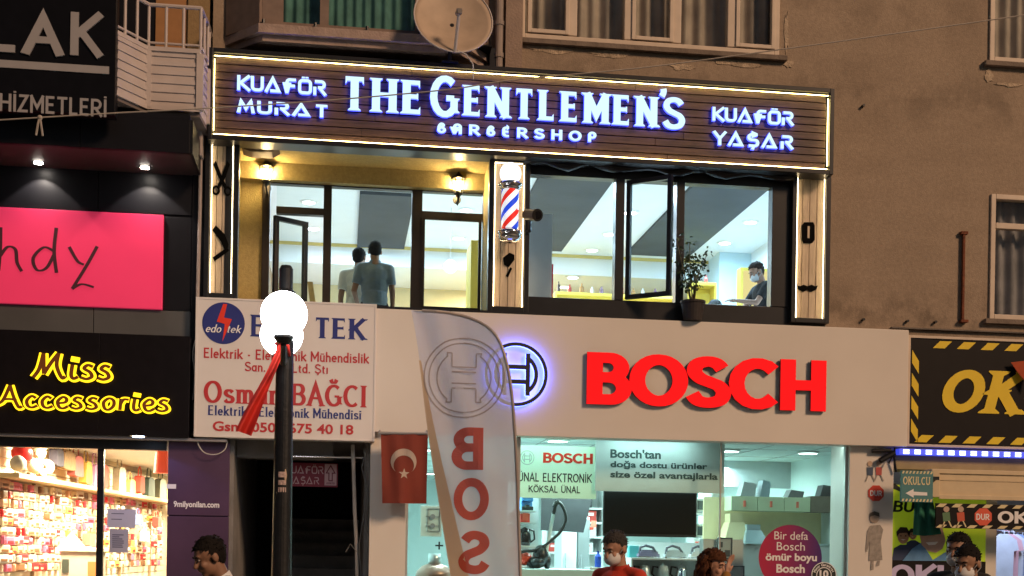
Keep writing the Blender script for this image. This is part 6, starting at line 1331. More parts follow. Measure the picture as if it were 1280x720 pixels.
# security camera in the window
p = P(664, 268, -.25); t = thing('security_camera', 'black bullet security camera at the left edge of the black window frame', 'security camera', p)
mb = MB(); mb.cyl(p + Vector((.05, -.06, -.02)), p + Vector((-.03, .13, .03)), .065, n=18); mb.cyl(p + Vector((.06, -.085, -.027)), p + Vector((.05, -.06, -.02)), .07, n=18); obj('housing', mb, mat('cam_dark', (.014, .013, .012), .35, 0, 0), t)
mb = MB(); mb.cyl(p + Vector((.0625, -.09, -.0285)), p + Vector((.062, -.087, -.0275)), .045, n=16); obj('lens', mb, mat('lens', (.01, .01, .012), .08, 0, 0), t)
mb = MB(); mb.tube([p + Vector((-.01, .06, -.06)), p + Vector((0, .1, -.16)), p + Vector((-.05, .2, -.18))], .022, 8); obj('bracket', mb, BLK, t)
# potted plant on the sill
pp = P(866, 378, -.2); t = thing('potted_plant', 'tall thin leafy plant in a dark pot before the right window', 'potted plant', (pp.x, -.2, Z(866, 400, -.2)))
mb = MB(); mb.lathe([(.0, 0), (.105, 0), (.135, .20), (.145, .20), (.145, .225), (.12, .225), (.115, .19), (0, .19)], (pp.x, -.2, Z(866, 401, -.2)), 22); obj('pot', mb, mat('pot_brown', (.03, .025, .025), .7, 0, .2), t)
rnd = random.Random(5); mb = MB(); base = Vector((pp.x, -.2, Z(866, 379, -.2))); tips = []
for k, (px, py) in enumerate([(866, 318), (856, 326), (877, 330), (850, 342), (862, 305), (884, 318), (868, 340), (860, 350), (846, 300)]):
    e_ = P(px, py, -.2 + rnd.uniform(-.1, .1)); m_ = base * .5 + e_ * .5 + Vector((rnd.uniform(-.03, .03), 0, .04)); mb.tube([base + Vector((rnd.uniform(-.015, .015), 0, -.02)), m_, e_], [.008, .006, .003], 6); tips += [m_, e_, m_ * .5 + e_ * .5, m_ * .25 + e_ * .75]
obj('stem', mb, mat('stem_brown', (.10, .08, .04), .8, 0, .2), t)
mb = MB()
for tp in tips:
    for _ in range(9):
        q = tp + Vector((rnd.gauss(0, .035), rnd.gauss(0, .035), rnd.gauss(0, .04))); a_ = Vector((rnd.uniform(-1, 1), rnd.uniform(-1, 1), rnd.uniform(-1.2, .4))).normalized(); b_v = a_.cross(Vector((rnd.uniform(-1, 1), rnd.uniform(-1, 1), .3))).normalized(); s = rnd.uniform(.035, .065)
        mb.add([q, q + a_ * s * .5 + b_v * s * .3, q + a_ * s, q + a_ * s * .5 - b_v * s * .3], [(0, 1, 2, 3)])
obj('leaves', mb, mat('leaf_dark', (.035, .06, .025), .6, 0, .4, 30), t)

# ================================================================== STREET: lamp post, ribbon, feather flag, hanging flag, wire
lp = P(352, 700, -2.9); lx_ = lp.x; LYp = -2.9
lamp = thing('street_lamp', 'black street lamp post with two glowing white globes', 'street lamp', (lx_, LYp, 0))
IRON = mat('black_iron', (.014, .015, .017), .45, .3, .25, 12, .15)
ztop_ = Z(357, 426, LYp)
mb = MB(); mb.lathe([(.17, 0), (.17, .06), (.13, .1), (.11, .5), (.098, .55), (.092, .6), (.078, ztop_ - .25), (.076, ztop_)], (lx_, LYp, 0), 24); obj('post', mb, IRON, lamp)
mb = MB(); zz = Z(361, 365, LYp); zf_ = Z(361, 331, LYp); mb.lathe([(.04, ztop_ + .001), (.04, zz - .05), (.09, zz - .03), (.085, zz), (.062, zz + .02), (.062, zf_ - .04), (.045, zf_ - .01), (0, zf_)], (lx_, LYp, 0), 20); obj('finial', mb, IRON, lamp)
for Yg, gp, r in ((LYp - .52, (355, 393), .198), (LYp + .52, (352, 419), .198)):
    g = P(gp[0], gp[1], Yg); mb = MB(); mb.tube([(lx_, LYp + (.03 if Yg > LYp else -.03), ztop_ - .18), (lx_, LYp + (Yg - LYp) * .6, ztop_ - .25), (g.x, Yg, g.z - .26), (g.x, Yg, g.z - .2)], .024, 8); mb.lathe([(.05, -.25), (.085, -.2), (.08, -.17), (.03, -.16)], g, 16); a = obj('arm', mb, IRON, lamp)
    mb = MB(); mb.smooth = True; mb.ell(g, r, 32, 20); obj('globe', mb, glow('globe_light', (1.0, 1.0, 1.0), 13), a)
mb = MB(); 
for k, (py, hh) in enumerate(((593, 7), (603, 6), (612, 6))):
    z = Z(348, py, LYp - .08); a0 = -math.pi / 2 - .45
    pts = [(lx_ + .0835 * math.cos(a0 + i * .12), LYp + .0835 * math.sin(a0 + i * .12)) for i in range(8)]
    mb.hprism(pts + [(lx_ + .05 * math.cos(a0 + .84), LYp + .05 * math.sin(a0 + .84)), (lx_ + .05 * math.cos(a0), LYp + .05 * math.sin(a0))], z - hh * .0035, z + hh * .0035)
obj('sticker', mb, mat('sticker_paper', (.45, .33, .30), .8, 0, .35, 60), lamp)
for k, (px, py, s) in enumerate([(345, 622, 1.6), (343, 640, 1.2), (341, 660, 1.4), (340, 685, 1.8), (355, 648, 1.0), (356, 672, .9), (357, 595, 1.5), (339, 705, 1.2)]):
    p = P(px, py, LYp); a0 = math.atan2(-.07, max(-.08, min(.08, p.x - lx_))); rr_ = .0835
    mb = MB(); rnd = random.Random(k); pts = [(a0 + .22 * s * .5 * math.cos(i * .7) * rnd.uniform(.6, 1.1), p.z + .03 * s * math.sin(i * .7) * rnd.uniform(.7, 1.6)) for i in range(9)]
    vs = [(lx_ + rr_ * math.cos(a), LYp + rr_ * math.sin(a), z) for a, z in pts]; mb.add(vs, [tuple(range(9))]); obj('paint_chip', mb, mat('chip', (.45, .34, .24), .9, 0, .2, 40), lamp)
# red ribbon tied to the post
mb = MB(); mb.smooth = True; YR = LYp - .14; cl = []
for i in range(15):
    u = i / 14; x = 353 + (304 - 353) * (u ** 1.05); y = 428 + (543 - 428) * u; hw = 3.5 + 5.5 * u
    cl.append([P(x - hw + 2 * hw * v + 1.2 * math.sin(u * 6 + v * 2), y + (v - .5) * 7 + 1.5 * math.sin(u * 5), YR - .05 * u + (.012 + .03 * u) * math.sin(v * 8 + u * 3.5)) for v in [k / 14 for k in range(15)]])
for i in range(14):
    for k in range(14): mb.add([cl[i][k], cl[i][k + 1], cl[i + 1][k + 1], cl[i + 1][k]], [(0, 1, 2, 3)])
mb.tube([P(344, 430, YR), P(353, 426, YR - .02), P(360, 432, YR), P(362, 445, LYp - .09)], .014, 6)
single('red_ribbon', mb, mat('ribbon_red', (.55, .03, .02), .5, 0, .15, 8), 'long red cloth ribbon tied to the lamp post under its globes', 'ribbon')

# feather flag
YF = -3.2
ff = thing('feather_flag', 'tall white feather flag with mirrored red letters on the pavement', 'feather flag', (P(640, 700, YF).x, YF, 0))
def flagmat(name, col, tr=.35, op=.16):
    m = bpy.data.materials.new(name); m.use_nodes = True; n = m.node_tree.nodes; l = m.node_tree.links; n.remove(n['Principled BSDF'])
    d = n.new('ShaderNodeBsdfDiffuse'); t_ = n.new('ShaderNodeBsdfTranslucent'); tp = n.new('ShaderNodeBsdfTransparent'); a, b = n.new('ShaderNodeMixShader'), n.new('ShaderNodeMixShader')
    tc = n.new('ShaderNodeTexCoord'); nz = n.new('ShaderNodeTexNoise'); nz.inputs['Scale'].default_value = 2.5; bp = n.new('ShaderNodeBump'); bp.inputs['Strength'].default_value = .5; bp.inputs['Distance'].default_value = .05
    l.new(tc.outputs['Object'], nz.inputs['Vector']); l.new(nz.outputs['Fac'], bp.inputs['Height']); l.new(bp.outputs[0], d.inputs['Normal'])
    d.inputs[0].default_value = t_.inputs[0].default_value = tuple(col) + (1,); a.inputs[0].default_value = tr; b.inputs[0].default_value = op
    l.new(d.outputs[0], a.inputs[1]); l.new(t_.outputs[0], a.inputs[2]); l.new(a.outputs[0], b.inputs[1]); l.new(tp.outputs[0], b.inputs[2]); l.new(b.outputs[0], n['Material Output'].inputs[0]); return m
FLM = flagmat('flag_fabric', (.54, .52, .57), .4, .09)
left = [(514, 388), (520, 420), (527, 470), (533, 520), (540, 570), (548, 620), (556, 670), (564, 720), (580, 830)]
right = [(514, 388), (560, 391), (597, 402), (619, 420), (631, 450), (638, 490), (642, 540), (645, 600), (647, 660), (649, 720), (651, 830)]
def interp(tab, y):
    for (x0, y0), (x1, y1) in zip(tab, tab[1:]):
        if y0 <= y <= y1: return x0 + (x1 - x0) * (y - y0) / (y1 - y0 + 1e-9)
    return tab[-1][0]
LC, RC = cat_rom(left, 6), cat_rom(right, 6)
def fy(px, py): return YF + .016 * math.sin((px - 514) * .16 - (py - 388) * .045) * max(0, 1 - (px - 514) / 140) + .035 * math.sin((px - 514) * .045 + py * .012) + .012 * math.sin(px * .11 - py * .03)
rows = [388 + 1.5 * (i ** 1.5) for i in range(41)] + [800, 830]; rows = [r for r in rows if r <= 831]
mb = MB(); mb.smooth = True; NC = 20; gr = []
for y in rows:
    a, b = interp(LC, y), interp(RC, y); ab = max(b, a + .4); gr.append([P(a + (ab - a) * k / NC, y, fy(a + (ab - a) * k / NC, y)) for k in range(NC + 1)])
for i in range(len(rows) - 1):
    for k in range(NC): mb.add([gr[i][k], gr[i][k + 1], gr[i + 1][k + 1], gr[i + 1][k]], [(0, 1, 2, 3)])
fab = obj('fabric', mb, FLM, ff)
mb = MB(); mb.smooth = True      # seam sleeve along the straight left edge: warm cream band
sl_ = [[P(interp(LC, y) + o, y, fy(interp(LC, y) + o, y) - .006) for o in (-1.0, 1.0 + max(0, y - 440) * .075)] for y in rows if y > 450]
for i in range(len(sl_) - 1): mb.add([sl_[i][0], sl_[i][1], sl_[i + 1][1], sl_[i + 1][0]], [(0, 1, 2, 3)])
obj('hem', mb, flagmat('flag_hem', (.56, .44, .33), .3, .0), fab)
mb = MB(); pts = [P(x + 1.5, y, fy(x, y)) for x, y in RC[::2] if y > 388]; mb.tube(pts, .014, 8); b0 = P(651, 830, YF); mb.tube([b0, Vector((b0.x + .01, YF, .04))], .016, 8); obj('pole', mb, mat('pole_grey', (.35, .31, .29), .5, .2, .05), ff)
mb = MB(); mb.lathe([(.28, 0), (.28, .03), (.05, .06), (.03, .2)], (b0.x + .01, YF, 0), 24); obj('base', mb, BLK, ff)
PR_R = flagmat('flag_print_red', (.52, .10, .07), .4, .08); PR_G = flagmat('flag_print_grey', (.40, .36, .36), .3, .05)
def on_flag(name, gls, m):
    mb = MB()
    for v, f in gls: mb.add([(x, fy_w(x, z) - .008, z) for x, z in v], f)
    return obj(name, mb, m, fab)
def fy_w(x, z):      # flag surface depth at a world x, z
    p = Vector((x, YF, z)) - CAMP; dp = p.dot(FW); return fy(640 + p.dot(RT) / dp * FPX, HY - p.dot(UP) / dp * FPX)
for ch, (x0, y0, x1, y1), sl2 in (('B', (565, 534, 603, 588), .05), ('O', (567, 597, 610, 651), .0), ('S', (573, 663, 612, 718), .05), ('C', (578, 729, 616, 785), 0)):
    on_flag('letter', fit(skel(ch, thick=.27, thin=.25, font=SANSB), rect(x0, y0, x1, y1, YF), flip=True), PR_R)
c = P(580, 472, YF); rr_ = .36
g = []
def outl(cx, cz, r):
    ps = ring_poly(cx, cz, r * .965, r) + ring_poly(cx, cz, r * .845, r * .875)
    st = []
    for s in (-1, 1):
        pts = [(.30 * s, .60), (.42 * s, .60)] + [(.66 * s * math.cos(math.radians(t)), .66 * math.sin(math.radians(t))) for t in range(52, -53, -8)] + [(.42 * s, -.60), (.30 * s, -.60), (.30 * s, -.28)]
        st.append(L(*[(cx + a * r, cz + b * r) for a, b in pts]))
        st.append(L((cx + .30 * s * r, cz + .60 * r), (cx + .30 * s * r, cz + .26 * r)))
    for z in (.26, .14, -.14, -.26): st.append(L((cx - .30 * r, cz + z * r), (cx + .30 * r, cz + z * r)))
    for s_ in st: stroke_polys(s_, .012, .012, 0, ps)
    return [union2(ps)]
on_flag('emblem', outl(c.x, c.z, rr_), PR_G)

# hanging red flag with crescent and star
YT = -.36
tf = thing('hanging_flag', 'small red flag with white crescent and star hung under the fascia', 'flag', (P(505, 590, YT).x, YT, P(505, 629, YT).z))
mb = MB(); mb.smooth = True; a, b, cc, dd = (476, 543), (535, 543), (533, 629.5), (478, 629); N1, N2 = 14, 14; gr = []
def tfy(u, v): return YT + .034 * math.sin(u * 8 + v * 1.8) * (.25 + v) + .012 * math.sin(u * 17 - v * 3)
for j in range(N2 + 1):
    v = j / N2; row = []
    for i in range(N1 + 1):
        u = i / N1; x = (a[0] * (1 - u) + b[0] * u) * (1 - v) + (dd[0] * (1 - u) + cc[0] * u) * v; y = (a[1] * (1 - u) + b[1] * u) * (1 - v) + (dd[1] * (1 - u) + cc[1] * u) * v
        q = P(x, y, YT); row.append(Vector((q.x, tfy(u, v), q.z)))
    gr.append(row)
for j in range(N2):
    for i in range(N1): mb.add([gr[j][i], gr[j][i + 1], gr[j + 1][i + 1], gr[j + 1][i]], [(0, 1, 2, 3)])
obj('cloth', mb, mat('flag_red', (.20, .034, .020), .8, 0, .06, 3), tf)
def on_tf(name, v, f, m):
    x0, x1, zt0, zb0 = gr[0][0].x, gr[0][-1].x, gr[0][0].z, gr[-1][0].z
    mb = MB(); mb.add([(x, tfy((x - x0) / (x1 - x0), (zt0 - z) / (zt0 - zb0)) - .006, z) for x, z in v], f); obj(name, mb, m, tf)
PW = mat('flag_white', (.45, .36, .30), .8, 0, 0)
c = P(504.5, 577, YT); ro, ri = .142, .112
poly = [(c.x + ro * math.cos(math.radians(t)), c.z + ro * math.sin(math.radians(t))) for t in range(-52, 233, 10)]; ci = (c.x + .002, c.z - .045)
inn = [(ci[0] + ri * math.cos(math.radians(t)), ci[1] + ri * math.sin(math.radians(t))) for t in range(218, -39, -10)]
full = poly + inn; n = len(full); m1 = len(poly); V_ = full; F_ = []
for i in range(m1 - 1):
    j0 = n - 1 - int(i * (len(inn) - 1) / (m1 - 1)); j1 = n - 1 - int((i + 1) * (len(inn) - 1) / (m1 - 1)); F_.append((i, i + 1, j1, j0) if j0 != j1 else (i, i + 1, j1))
on_tf('crescent', V_, F_, PW)
c = P(505, 592.5, YT); star = [(c.x + (.062 if i % 2 == 0 else .025) * math.cos(math.radians(90 + 36 * i)), c.z + (.062 if i % 2 == 0 else .025) * math.sin(math.radians(90 + 36 * i))) for i in range(10)] + [(c.x, c.z)]
on_tf('star', star, [(i, (i + 1) % 10, 10) for i in range(10)], PW)
mb = MB(); p0, p1 = P(473, 541.5, YT), P(537, 542, YT); mb.cyl(p0, p1, .012, n=8)
for p in (p0, p1): mb.tube([p + Vector((.02 if p is p0 else -.02, 0, 0)), p + Vector((.02 if p is p0 else -.02, .16, .05))], .006, 5)
obj('rod', mb, GREY, tf)
# wire strung across the street
pts = [Vector(P(x, y, -4.2)) for x, y in cat_rom([(-60, 154), (0, 150), (150, 141), (265, 135), (415, 125), (560, 112), (640, 100), (800, 85), (960, 64), (1126, 41), (1280, 19), (1360, 6)], 4)]
mb = MB(); mb.tube(pts, .0055, 5); p = P(50, 147, -4.2); mb.tube([p + Vector((0, 0, .01)), p + Vector((-.012, -.01, -.05)), p + Vector((-.025, -.01, -.14))], .008, 5); mb.tube([p, p + Vector((.01, -.01, -.05)), p + Vector((.022, 0, -.14))], .008, 5); mb.ell(p, .02, 8, 6)
single('overhead_wire', mb, mat('wire_pale', (.40, .36, .32), .7, 0, .1), 'thin pale wire with a knotted end strung across the whole facade', 'wire')

# ================================================================== PEOPLE
def remeshed(name, mb, vox, m, parent, it=3):
    me = bpy.data.meshes.new(name); me.from_pydata(mb.v, [], mb.f); o = bpy.data.objects.new(name, me); COL.objects.link(o)
    bm = bmesh.new(); bm.from_mesh(me); bmesh.ops.remove_doubles(bm, verts=bm.verts, dist=1e-6); bmesh.ops.recalc_face_normals(bm, faces=bm.faces); bm.to_mesh(me); bm.free()
    r = o.modifiers.new('r', 'REMESH'); r.mode = 'VOXEL'; r.voxel_size = vox; r.use_smooth_shade = True
    s = o.modifiers.new('s', 'SMOOTH'); s.iterations = it; s.factor = .5
    dg = bpy.context.evaluated_depsgraph_get(); me2 = bpy.data.meshes.new_from_object(o.evaluated_get(dg)); bpy.data.objects.remove(o); bpy.data.meshes.remove(me)
    me2.name = name; me2.materials.clear(); me2.materials.append(m); me2.polygons.foreach_set('use_smooth', [True] * len(me2.polygons))
    o = bpy.data.objects.new(name, me2); COL.objects.link(o); o.parent = parent; return o
def cap(mb, p, q, r0, r1):
    mb.cyl(p, q, r0, r1, 14); mb.ell(p, r0, 12, 8); mb.ell(q, r1, 12, 8)
def skinmat(nm, rgb): return mat('skin_' + nm, rgb, .55, 0, .06, 14, .08, 80)
def person(label, loc, face, h=1.75, skin='tan', skin_rgb=(.42, .24, .16), top=('grey', (.3, .3, .3)), bottom=('dark', (.03, .03, .04)), sleeves='short', hair=('black', (.012, .010, .009)), hairstyle='short',
           pitch=0, yaw=0, mask=False, armL=None, armR=None, sit=False, collar=None, jacket=None, lean=0, group=None, belly=0):
    k = h / 1.75; t = thing('person', label, 'person', loc, group, math.radians(face)); t.scale = (k, k, k)
    SKN = skinmat(skin, skin_rgb); V = Vector
    hip = .95 if not sit else .50
    dz = hip - .95; LN = Matrix.Rotation(math.radians(lean), 3, 'X')      # lean forward about the hips
    def T(x, y, z): p = LN @ V((x, y, z - .95)); return V((p.x, p.y, p.z + hip))
    neck = T(0, .01, 1.47); hc = neck + (LN @ V((0, -.015, .155)))
    HR = Matrix.Rotation(math.radians(yaw), 3, 'Z') @ Matrix.Rotation(math.radians(pitch + lean * .6), 3, 'X')
    hd = lambda x, y, z: neck + (LN @ V((0, -.01, .04))) + HR @ V((x, y - .01, z + .115))
    AU, AF = .29, .26
    arms = []
    for s, a in ((1, armL), (-1, armR)):
        u, f = a or ((.14 * s, .05, -1), (.04 * s, -.22, -1)); sh = T(.185 * s, .0, 1.40); u, f = V(u).normalized(), V(f).normalized(); el = sh + u * AU; wr = el + f * AF; arms.append((s, sh, el, wr, f))
    legs = []
    for s in (1, -1):
        hp = V((.095 * s, .0, hip - .03))
        kn = hp + (V((.02 * s, -.44, .02)) if sit else V((.015 * s, -.02, -.44))); an = kn + (V((0, .03, -.42)) if sit else V((.005 * s, .03, -.42))); legs.append((s, hp, kn, V((an.x, an.y, max(an.z, .07)))))
    mb = MB()
    mb.ell(T(0, .0, 1.00), (.155, .11, .13)); mb.ell(T(0, .0, 1.2), (.14, .10, .2)); mb.ell(T(0, .0, 1.33), (.165, .105, .13))
    cap(mb, neck + (LN @ V((0, .01, -.06))), hd(0, .02, -.05), .058, .054)
    for s in (1, -1): cap(mb, T(.05 * s, .015, 1.43), T(.175 * s, .005, 1.40), .05, .055)
    mb.ell(hd(0, .012, .032), (.076, .097, .09), 20, 14, HR); mb.ell(hd(0, -.03, -.045), (.058, .06, .073), 18, 12, HR); mb.ell(hd(0, -.068, -.098), (.028, .02, .02), 12, 8, HR)
    cap(mb, hd(0, -.088, .006), hd(0, -.108, -.028), .011, .0155); mb.ell(hd(0, -.078, .03), (.05, .018, .014), 12, 8, HR); mb.ell(hd(0, -.089, -.06), (.025, .011, .012), 12, 8, HR)
    for s in (1, -1): mb.ell(hd(.079 * s, .012, -.008), (.012, .024, .034), 10, 8, HR); mb.ell(hd(.036 * s, -.066, -.03), (.024, .022, .022), 10, 8, HR)
    for s, sh, el, wr, f in arms:
        cap(mb, sh, el, .046, .038); cap(mb, el, wr, .037, .025)
        sd = V((-1, 0, 0)) * s; sd = (sd - f * sd.dot(f)).normalized(); nn = f.cross(sd)
        hm = wr + f * .05; mb.ell(hm, (.03, .03, .03), 10, 8); Rm = Matrix((sd, nn, f)).transposed(); mb.ell(hm, (.038, .016, .055), 12, 8, Rm)
        fw_ = nn * (-1 if nn.dot(V((0, -1, 0))) < 0 else 1)
        for q, (off, ln) in enumerate(((-.03, .062), (-.010, .075), (.010, .072), (.029, .055))):
            b = wr + f * .095 + sd * off; m_ = b + f * ln * .5 + fw_ * .006; e = m_ + (f * .8 + fw_ * .55).normalized() * ln * .5; cap(mb, b, m_, .0095, .0088); cap(mb, m_, e, .0088, .0075)
        b = wr + f * .03 - sd * -.03; m_ = b + (f * .7 + sd * .6).normalized() * .035; cap(mb, b, m_, .013, .011); cap(mb, m_, m_ + (f + fw_ * .4).normalized() * .03, .011, .009)
    for s, hp, kn, an in legs:
        cap(mb, hp, kn, .075, .05); cap(mb, kn, an, .05, .034); cap(mb, V((an.x, an.y + .02, .035)), V((an.x, an.y - .13, .03)), .035, .03)
    body = remeshed('body', mb, .0085, SKN, t)
    # eyes
    e = MB(); e.smooth = True
    for s in (1, -1): e.ell(hd(.031 * s, -.0805, .008), (.013, .008, .007), 12, 8, HR)
    e.m = 1
    for s in (1, -1): e.ell(hd(.031 * s, -.0865, .0075), (.006, .003, .006), 10, 6, HR)
    obj('eyes', e, [mat('eye_white', (.34, .30, .27), .3, 0, 0), mat('eye_dark', (.02, .012, .01), .2, 0, 0)], t, local=True)
    # hair
    hm_ = mat('hair_' + hair[0], hair[1], .75, 0, .35, 60, .5, 120, spec=.15); rnd = random.Random(label)
    mb = MB(); mb.smooth = True; n, m = 56, 40; c0 = V((0, .016, .038)); rr = V((.083, .105, .096)); grid = {}; vs = []; fs = []
    sd0 = rnd.random() * 50
    if hairstyle != 'bald':
        keep = lambda p: (p.z > (.072 if p.y < -.05 else (.068 - (p.y + .05) * .5 if p.y < -.012 else (-.03 if p.y < .0 else (.012 if p.y < .03 else -.03 - (p.y - .03) * 1.2))))) if hairstyle == 'short' else (p.z > .06 or p.y > -.02)
        for i in range(m + 1):
            ph = math.pi * i / m - math.pi / 2
            for q in range(n):
                th = 2 * math.pi * q / n; d = V((math.cos(ph) * math.cos(th), math.cos(ph) * math.sin(th), math.sin(ph)))
                amp = .0045 if hairstyle == 'short' else .022
                nz = noise.noise(d * 9 + V((sd0, 0, 0))) * amp + noise.noise(d * 22 + V((0, sd0, 0))) * amp * .5
                p = c0 + V((d.x * rr.x, d.y * rr.y, d.z * (rr.z if d.z > 0 else rr.z * 1.42))) * (1.0 if hairstyle == 'short' else 1.14) + d * nz; grid[i, q] = len(vs); vs.append(p)
        for i in range(m):
            for q in range(n):
                ids = [grid[i, q], grid[i, (q + 1) % n], grid[i + 1, (q + 1) % n], grid[i + 1, q]]; cc_ = sum((vs[j] for j in ids), V()) / 4
                if keep(cc_): fs.append(ids)
        mb.add([hd(*v) for v in vs], fs)
        if hairstyle == 'short':      # loose tufts break the outline
            for q in range(130):
                d = V((rnd.gauss(0, 1), rnd.gauss(.25, 1), rnd.uniform(-.3, 1.3))).normalized(); p = c0 + V((d.x * rr.x, d.y * rr.y, d.z * rr.z))
                if not keep(p): continue
                tg = (V((rnd.uniform(-.6, .6), -.55 if p.y < .02 else .5, -.5 if p.z < .09 else .1)) + d * .35).normalized(); mb.tube([hd(*(p - d * .004)), hd(*(p + tg * .008 + d * .001)), hd(*(p + tg * .017 - d * .003))], [.004, .0035, .0012], 4)
        if hairstyle == 'long':
            for q in range(70):
                a = rnd.uniform(-.2, math.pi + .2); r0_ = rnd.uniform(.085, .115); p0 = V((r0_ * math.cos(a), .03 + r0_ * math.sin(a) * .9, rnd.uniform(.0, .09))); pts = []
                for j in range(6): pts.append(hd(p0.x * (1 + .04 * j) + .014 * math.sin(j * 1.8 + q), p0.y + .012 * math.cos(j * 1.9 + q), p0.z - .042 * j))
                mb.tube(pts, [.010, .015, .016, .015, .012, .005], 6)
        for s in (1, -1): mb.tube([hd(.014 * s, -.093, .026), hd(.03 * s, -.091, .033), hd(.048 * s, -.078, .028)], [.003, .0045, .002], 6)
        obj('hair', mb, hm_, t, local=True)
    if mask:
        mb = MB(); mb.smooth = True; n, m = 28, 22; vs = []; fs = []; C0 = V((0, -.032, -.055)); Rr = V((.067, .086, .060))
        for i in range(m + 1):
            ph = -1.25 + 2.35 * i / m
            for q in range(n + 1):
                th = math.pi * (1.0 + q / n); d = V((math.cos(ph) * math.cos(th), math.cos(ph) * math.sin(th), math.sin(ph))); vs.append(hd(C0.x + d.x * Rr.x, C0.y + d.y * Rr.y - .002 * (i % 6 == 0), C0.z + d.z * Rr.z))
        for i in range(m):
            for q in range(n): fs.append([i * (n + 1) + q, i * (n + 1) + q + 1, (i + 1) * (n + 1) + q + 1, (i + 1) * (n + 1) + q])
        mb.add(vs, fs)
        for s in (1, -1):
            mb.tube([hd(.064 * s, -.04, -.03), hd(.082 * s, .0, .0), hd(.086 * s, .035, .012), hd(.084 * s, .03, -.035), hd(.064 * s, -.035, -.075)], .0025, 5)
        obj('face_mask', mb, mat('mask_white', (.66, .66, .66), .8, 0, .04), t, local=True)
    # clothing
    TM = mat('cloth_' + top[0], top[1], .85, 0, .14, 9, .35, 14)
    mb = MB(); g = .016; hem = .93
    mb.ell(T(0, .0, 1.02), (.172, .125, .14)); mb.ell(T(0, -.01 * belly, 1.16), (.163 + .01 * belly, .122 + .02 * belly, .2)); mb.ell(T(0, .0, 1.33), (.182, .125, .14)); mb.cyl(T(0, 0, hem), T(0, 0, 1.1), .165, .16, 20)
    for s in (1, -1): cap(mb, T(.06 * s, .015, 1.43), T(.18 * s, .005, 1.40), .056, .068)
    for s, sh, el, wr, f in arms:
        if sleeves == 'long': cap(mb, sh, el, .064, .054); cap(mb, el, el + f * (AF - .02), .052, .04)
        else:
            u = (el - sh).normalized(); mb.cyl(sh + u * .0, sh + u * .2, .066, .060, 16); mb.ell(sh, .066, 14, 10)
    shirt = remeshed('jacket' if jacket else 'shirt', mb, .011, TM, t, 2)
    if collar:
        mb = MB(); mb.smooth = True; CO = mat('collar_' + collar[0], collar[1], .8, 0, .04)
        pts = []
        for j in range(15):
            a = math.radians(-240 + 300 * j / 14); pts.append(T(.072 * math.cos(a), .012 + .066 * math.sin(a), 1.475 + .012 * math.sin(a)))
        for j in range(14):
            p, q = pts[j], pts[j + 1]; o = LN @ V((0, 0, .04)); mid = T(0, .01, 1.475)
            mb.add([p + (p - mid) * .12 - o * .6, q + (q - mid) * .12 - o * .6, q + o * .5, p + o * .5], [(0, 1, 2, 3)])
        obj('collar', mb, CO, shirt if False else t, local=True)
    BM = mat('cloth_' + bottom[0], bottom[1], .85, 0, .1, 9, .2, 14)
    mb = MB(); mb.ell((0, 0, hip + .0), (.168, .122, .12))
    for s, hp, kn, an in legs: cap(mb, hp, kn, .093, .068); cap(mb, kn, V((an.x, an.y, an.z + .02)), .068, .052)
    remeshed('trousers', mb, .012, BM, t, 2)
    for s, hp, kn, an in legs:
        mb = MB(); mb.smooth = True; mb.ell((an.x, an.y - .05, .045), (.048, .135, .045), 16, 10); mb.smooth = False; mb.box(an.x - .047, an.x + .047, an.y - .18, an.y + .075, .0, .022, .01); obj('shoe', mb, mat('shoe_dark', (.02, .018, .018), .5, 0, .1), t, local=True)
    return t, T, hd
def at_head(px, py, Y, h, zg=0.0):     # ground point so that the head centre of a person of height h appears at this pixel
    p = P(px, py, Y); return Vector((p.x, Y, zg))
p = at_head(311, 700, -6.1, 1.7)
t, *_ = person('man in a dark suit with white collar walking past the purple pillar', p, -66, 1.735, 'olive', (.26, .14, .09), top=('suit', (.012, .012, .016)), sleeves='long', hair=('black', (.010, .008, .007)), pitch=10, collar=('white', (.7, .7, .72)), jacket=True, lean=22)
p = at_head(777, 685, -4.8, 1.79)
t, T, hd = person('man in a red polo shirt and white mask in front of the television', p, -52, 1.80, 'fair', (.40, .22, .15), top=('red_polo', (.55, .045, .02)), hair=('greying', (.045, .042, .04)), pitch=20, mask=True, collar=('red', (.48, .04, .02)), lean=3)
mb = MB(); a = T(.075, -.137, 1.36); mb.box(a.x - .03, a.x + .03, a.y - .006, a.y + .004, a.z - .014, a.z + .014); obj('chest_logo', mb, WPR, t, local=True)
p = at_head(888, 708, -4.7, 1.66)
person('woman with curly brown hair raising a hand to her face', p, 48, 1.655, 'fair2', (.46, .26, .18), top=('mustard', (.30, .14, .03)), sleeves='long', hair=('brown', (.075, .028, .012)), hairstyle='long', pitch=10, armR=((-.45, -.75, -.22), (.40, -.05, .95)))
p = at_head(1199, 683, -5.5, 1.78)
person('taller masked man with black hair behind the other masked passer-by', p, -48, 1.815, 'tan', (.30, .16, .10), top=('dark_coat', (.03, .028, .026)), sleeves='long', pitch=6, mask=True, jacket=True)
p = at_head(1212, 703, -6.2, 1.68)
person('shorter masked man in a grey checked jacket at the lower right', p, -55, 1.72, 'tan2', (.33, .18, .11), top=('grey_check', (.09, .08, .07)), sleeves='long', pitch=14, mask=True, jacket=True, collar=('grey', (.05, .05, .05)))
FZ = 3.74
p = at_head(449, 316, 2.0, 1.72, FZ); p.z = FZ
person('man in a white shirt seen from behind in the left window', p, 178, 1.735, 'tan', (.30, .16, .10), top=('cream_shirt', (.60, .57, .50)), collar=('cream', (.6, .57, .5)), yaw=-18)
p = at_head(469, 310, 1.55, 1.75, FZ); p.z = FZ
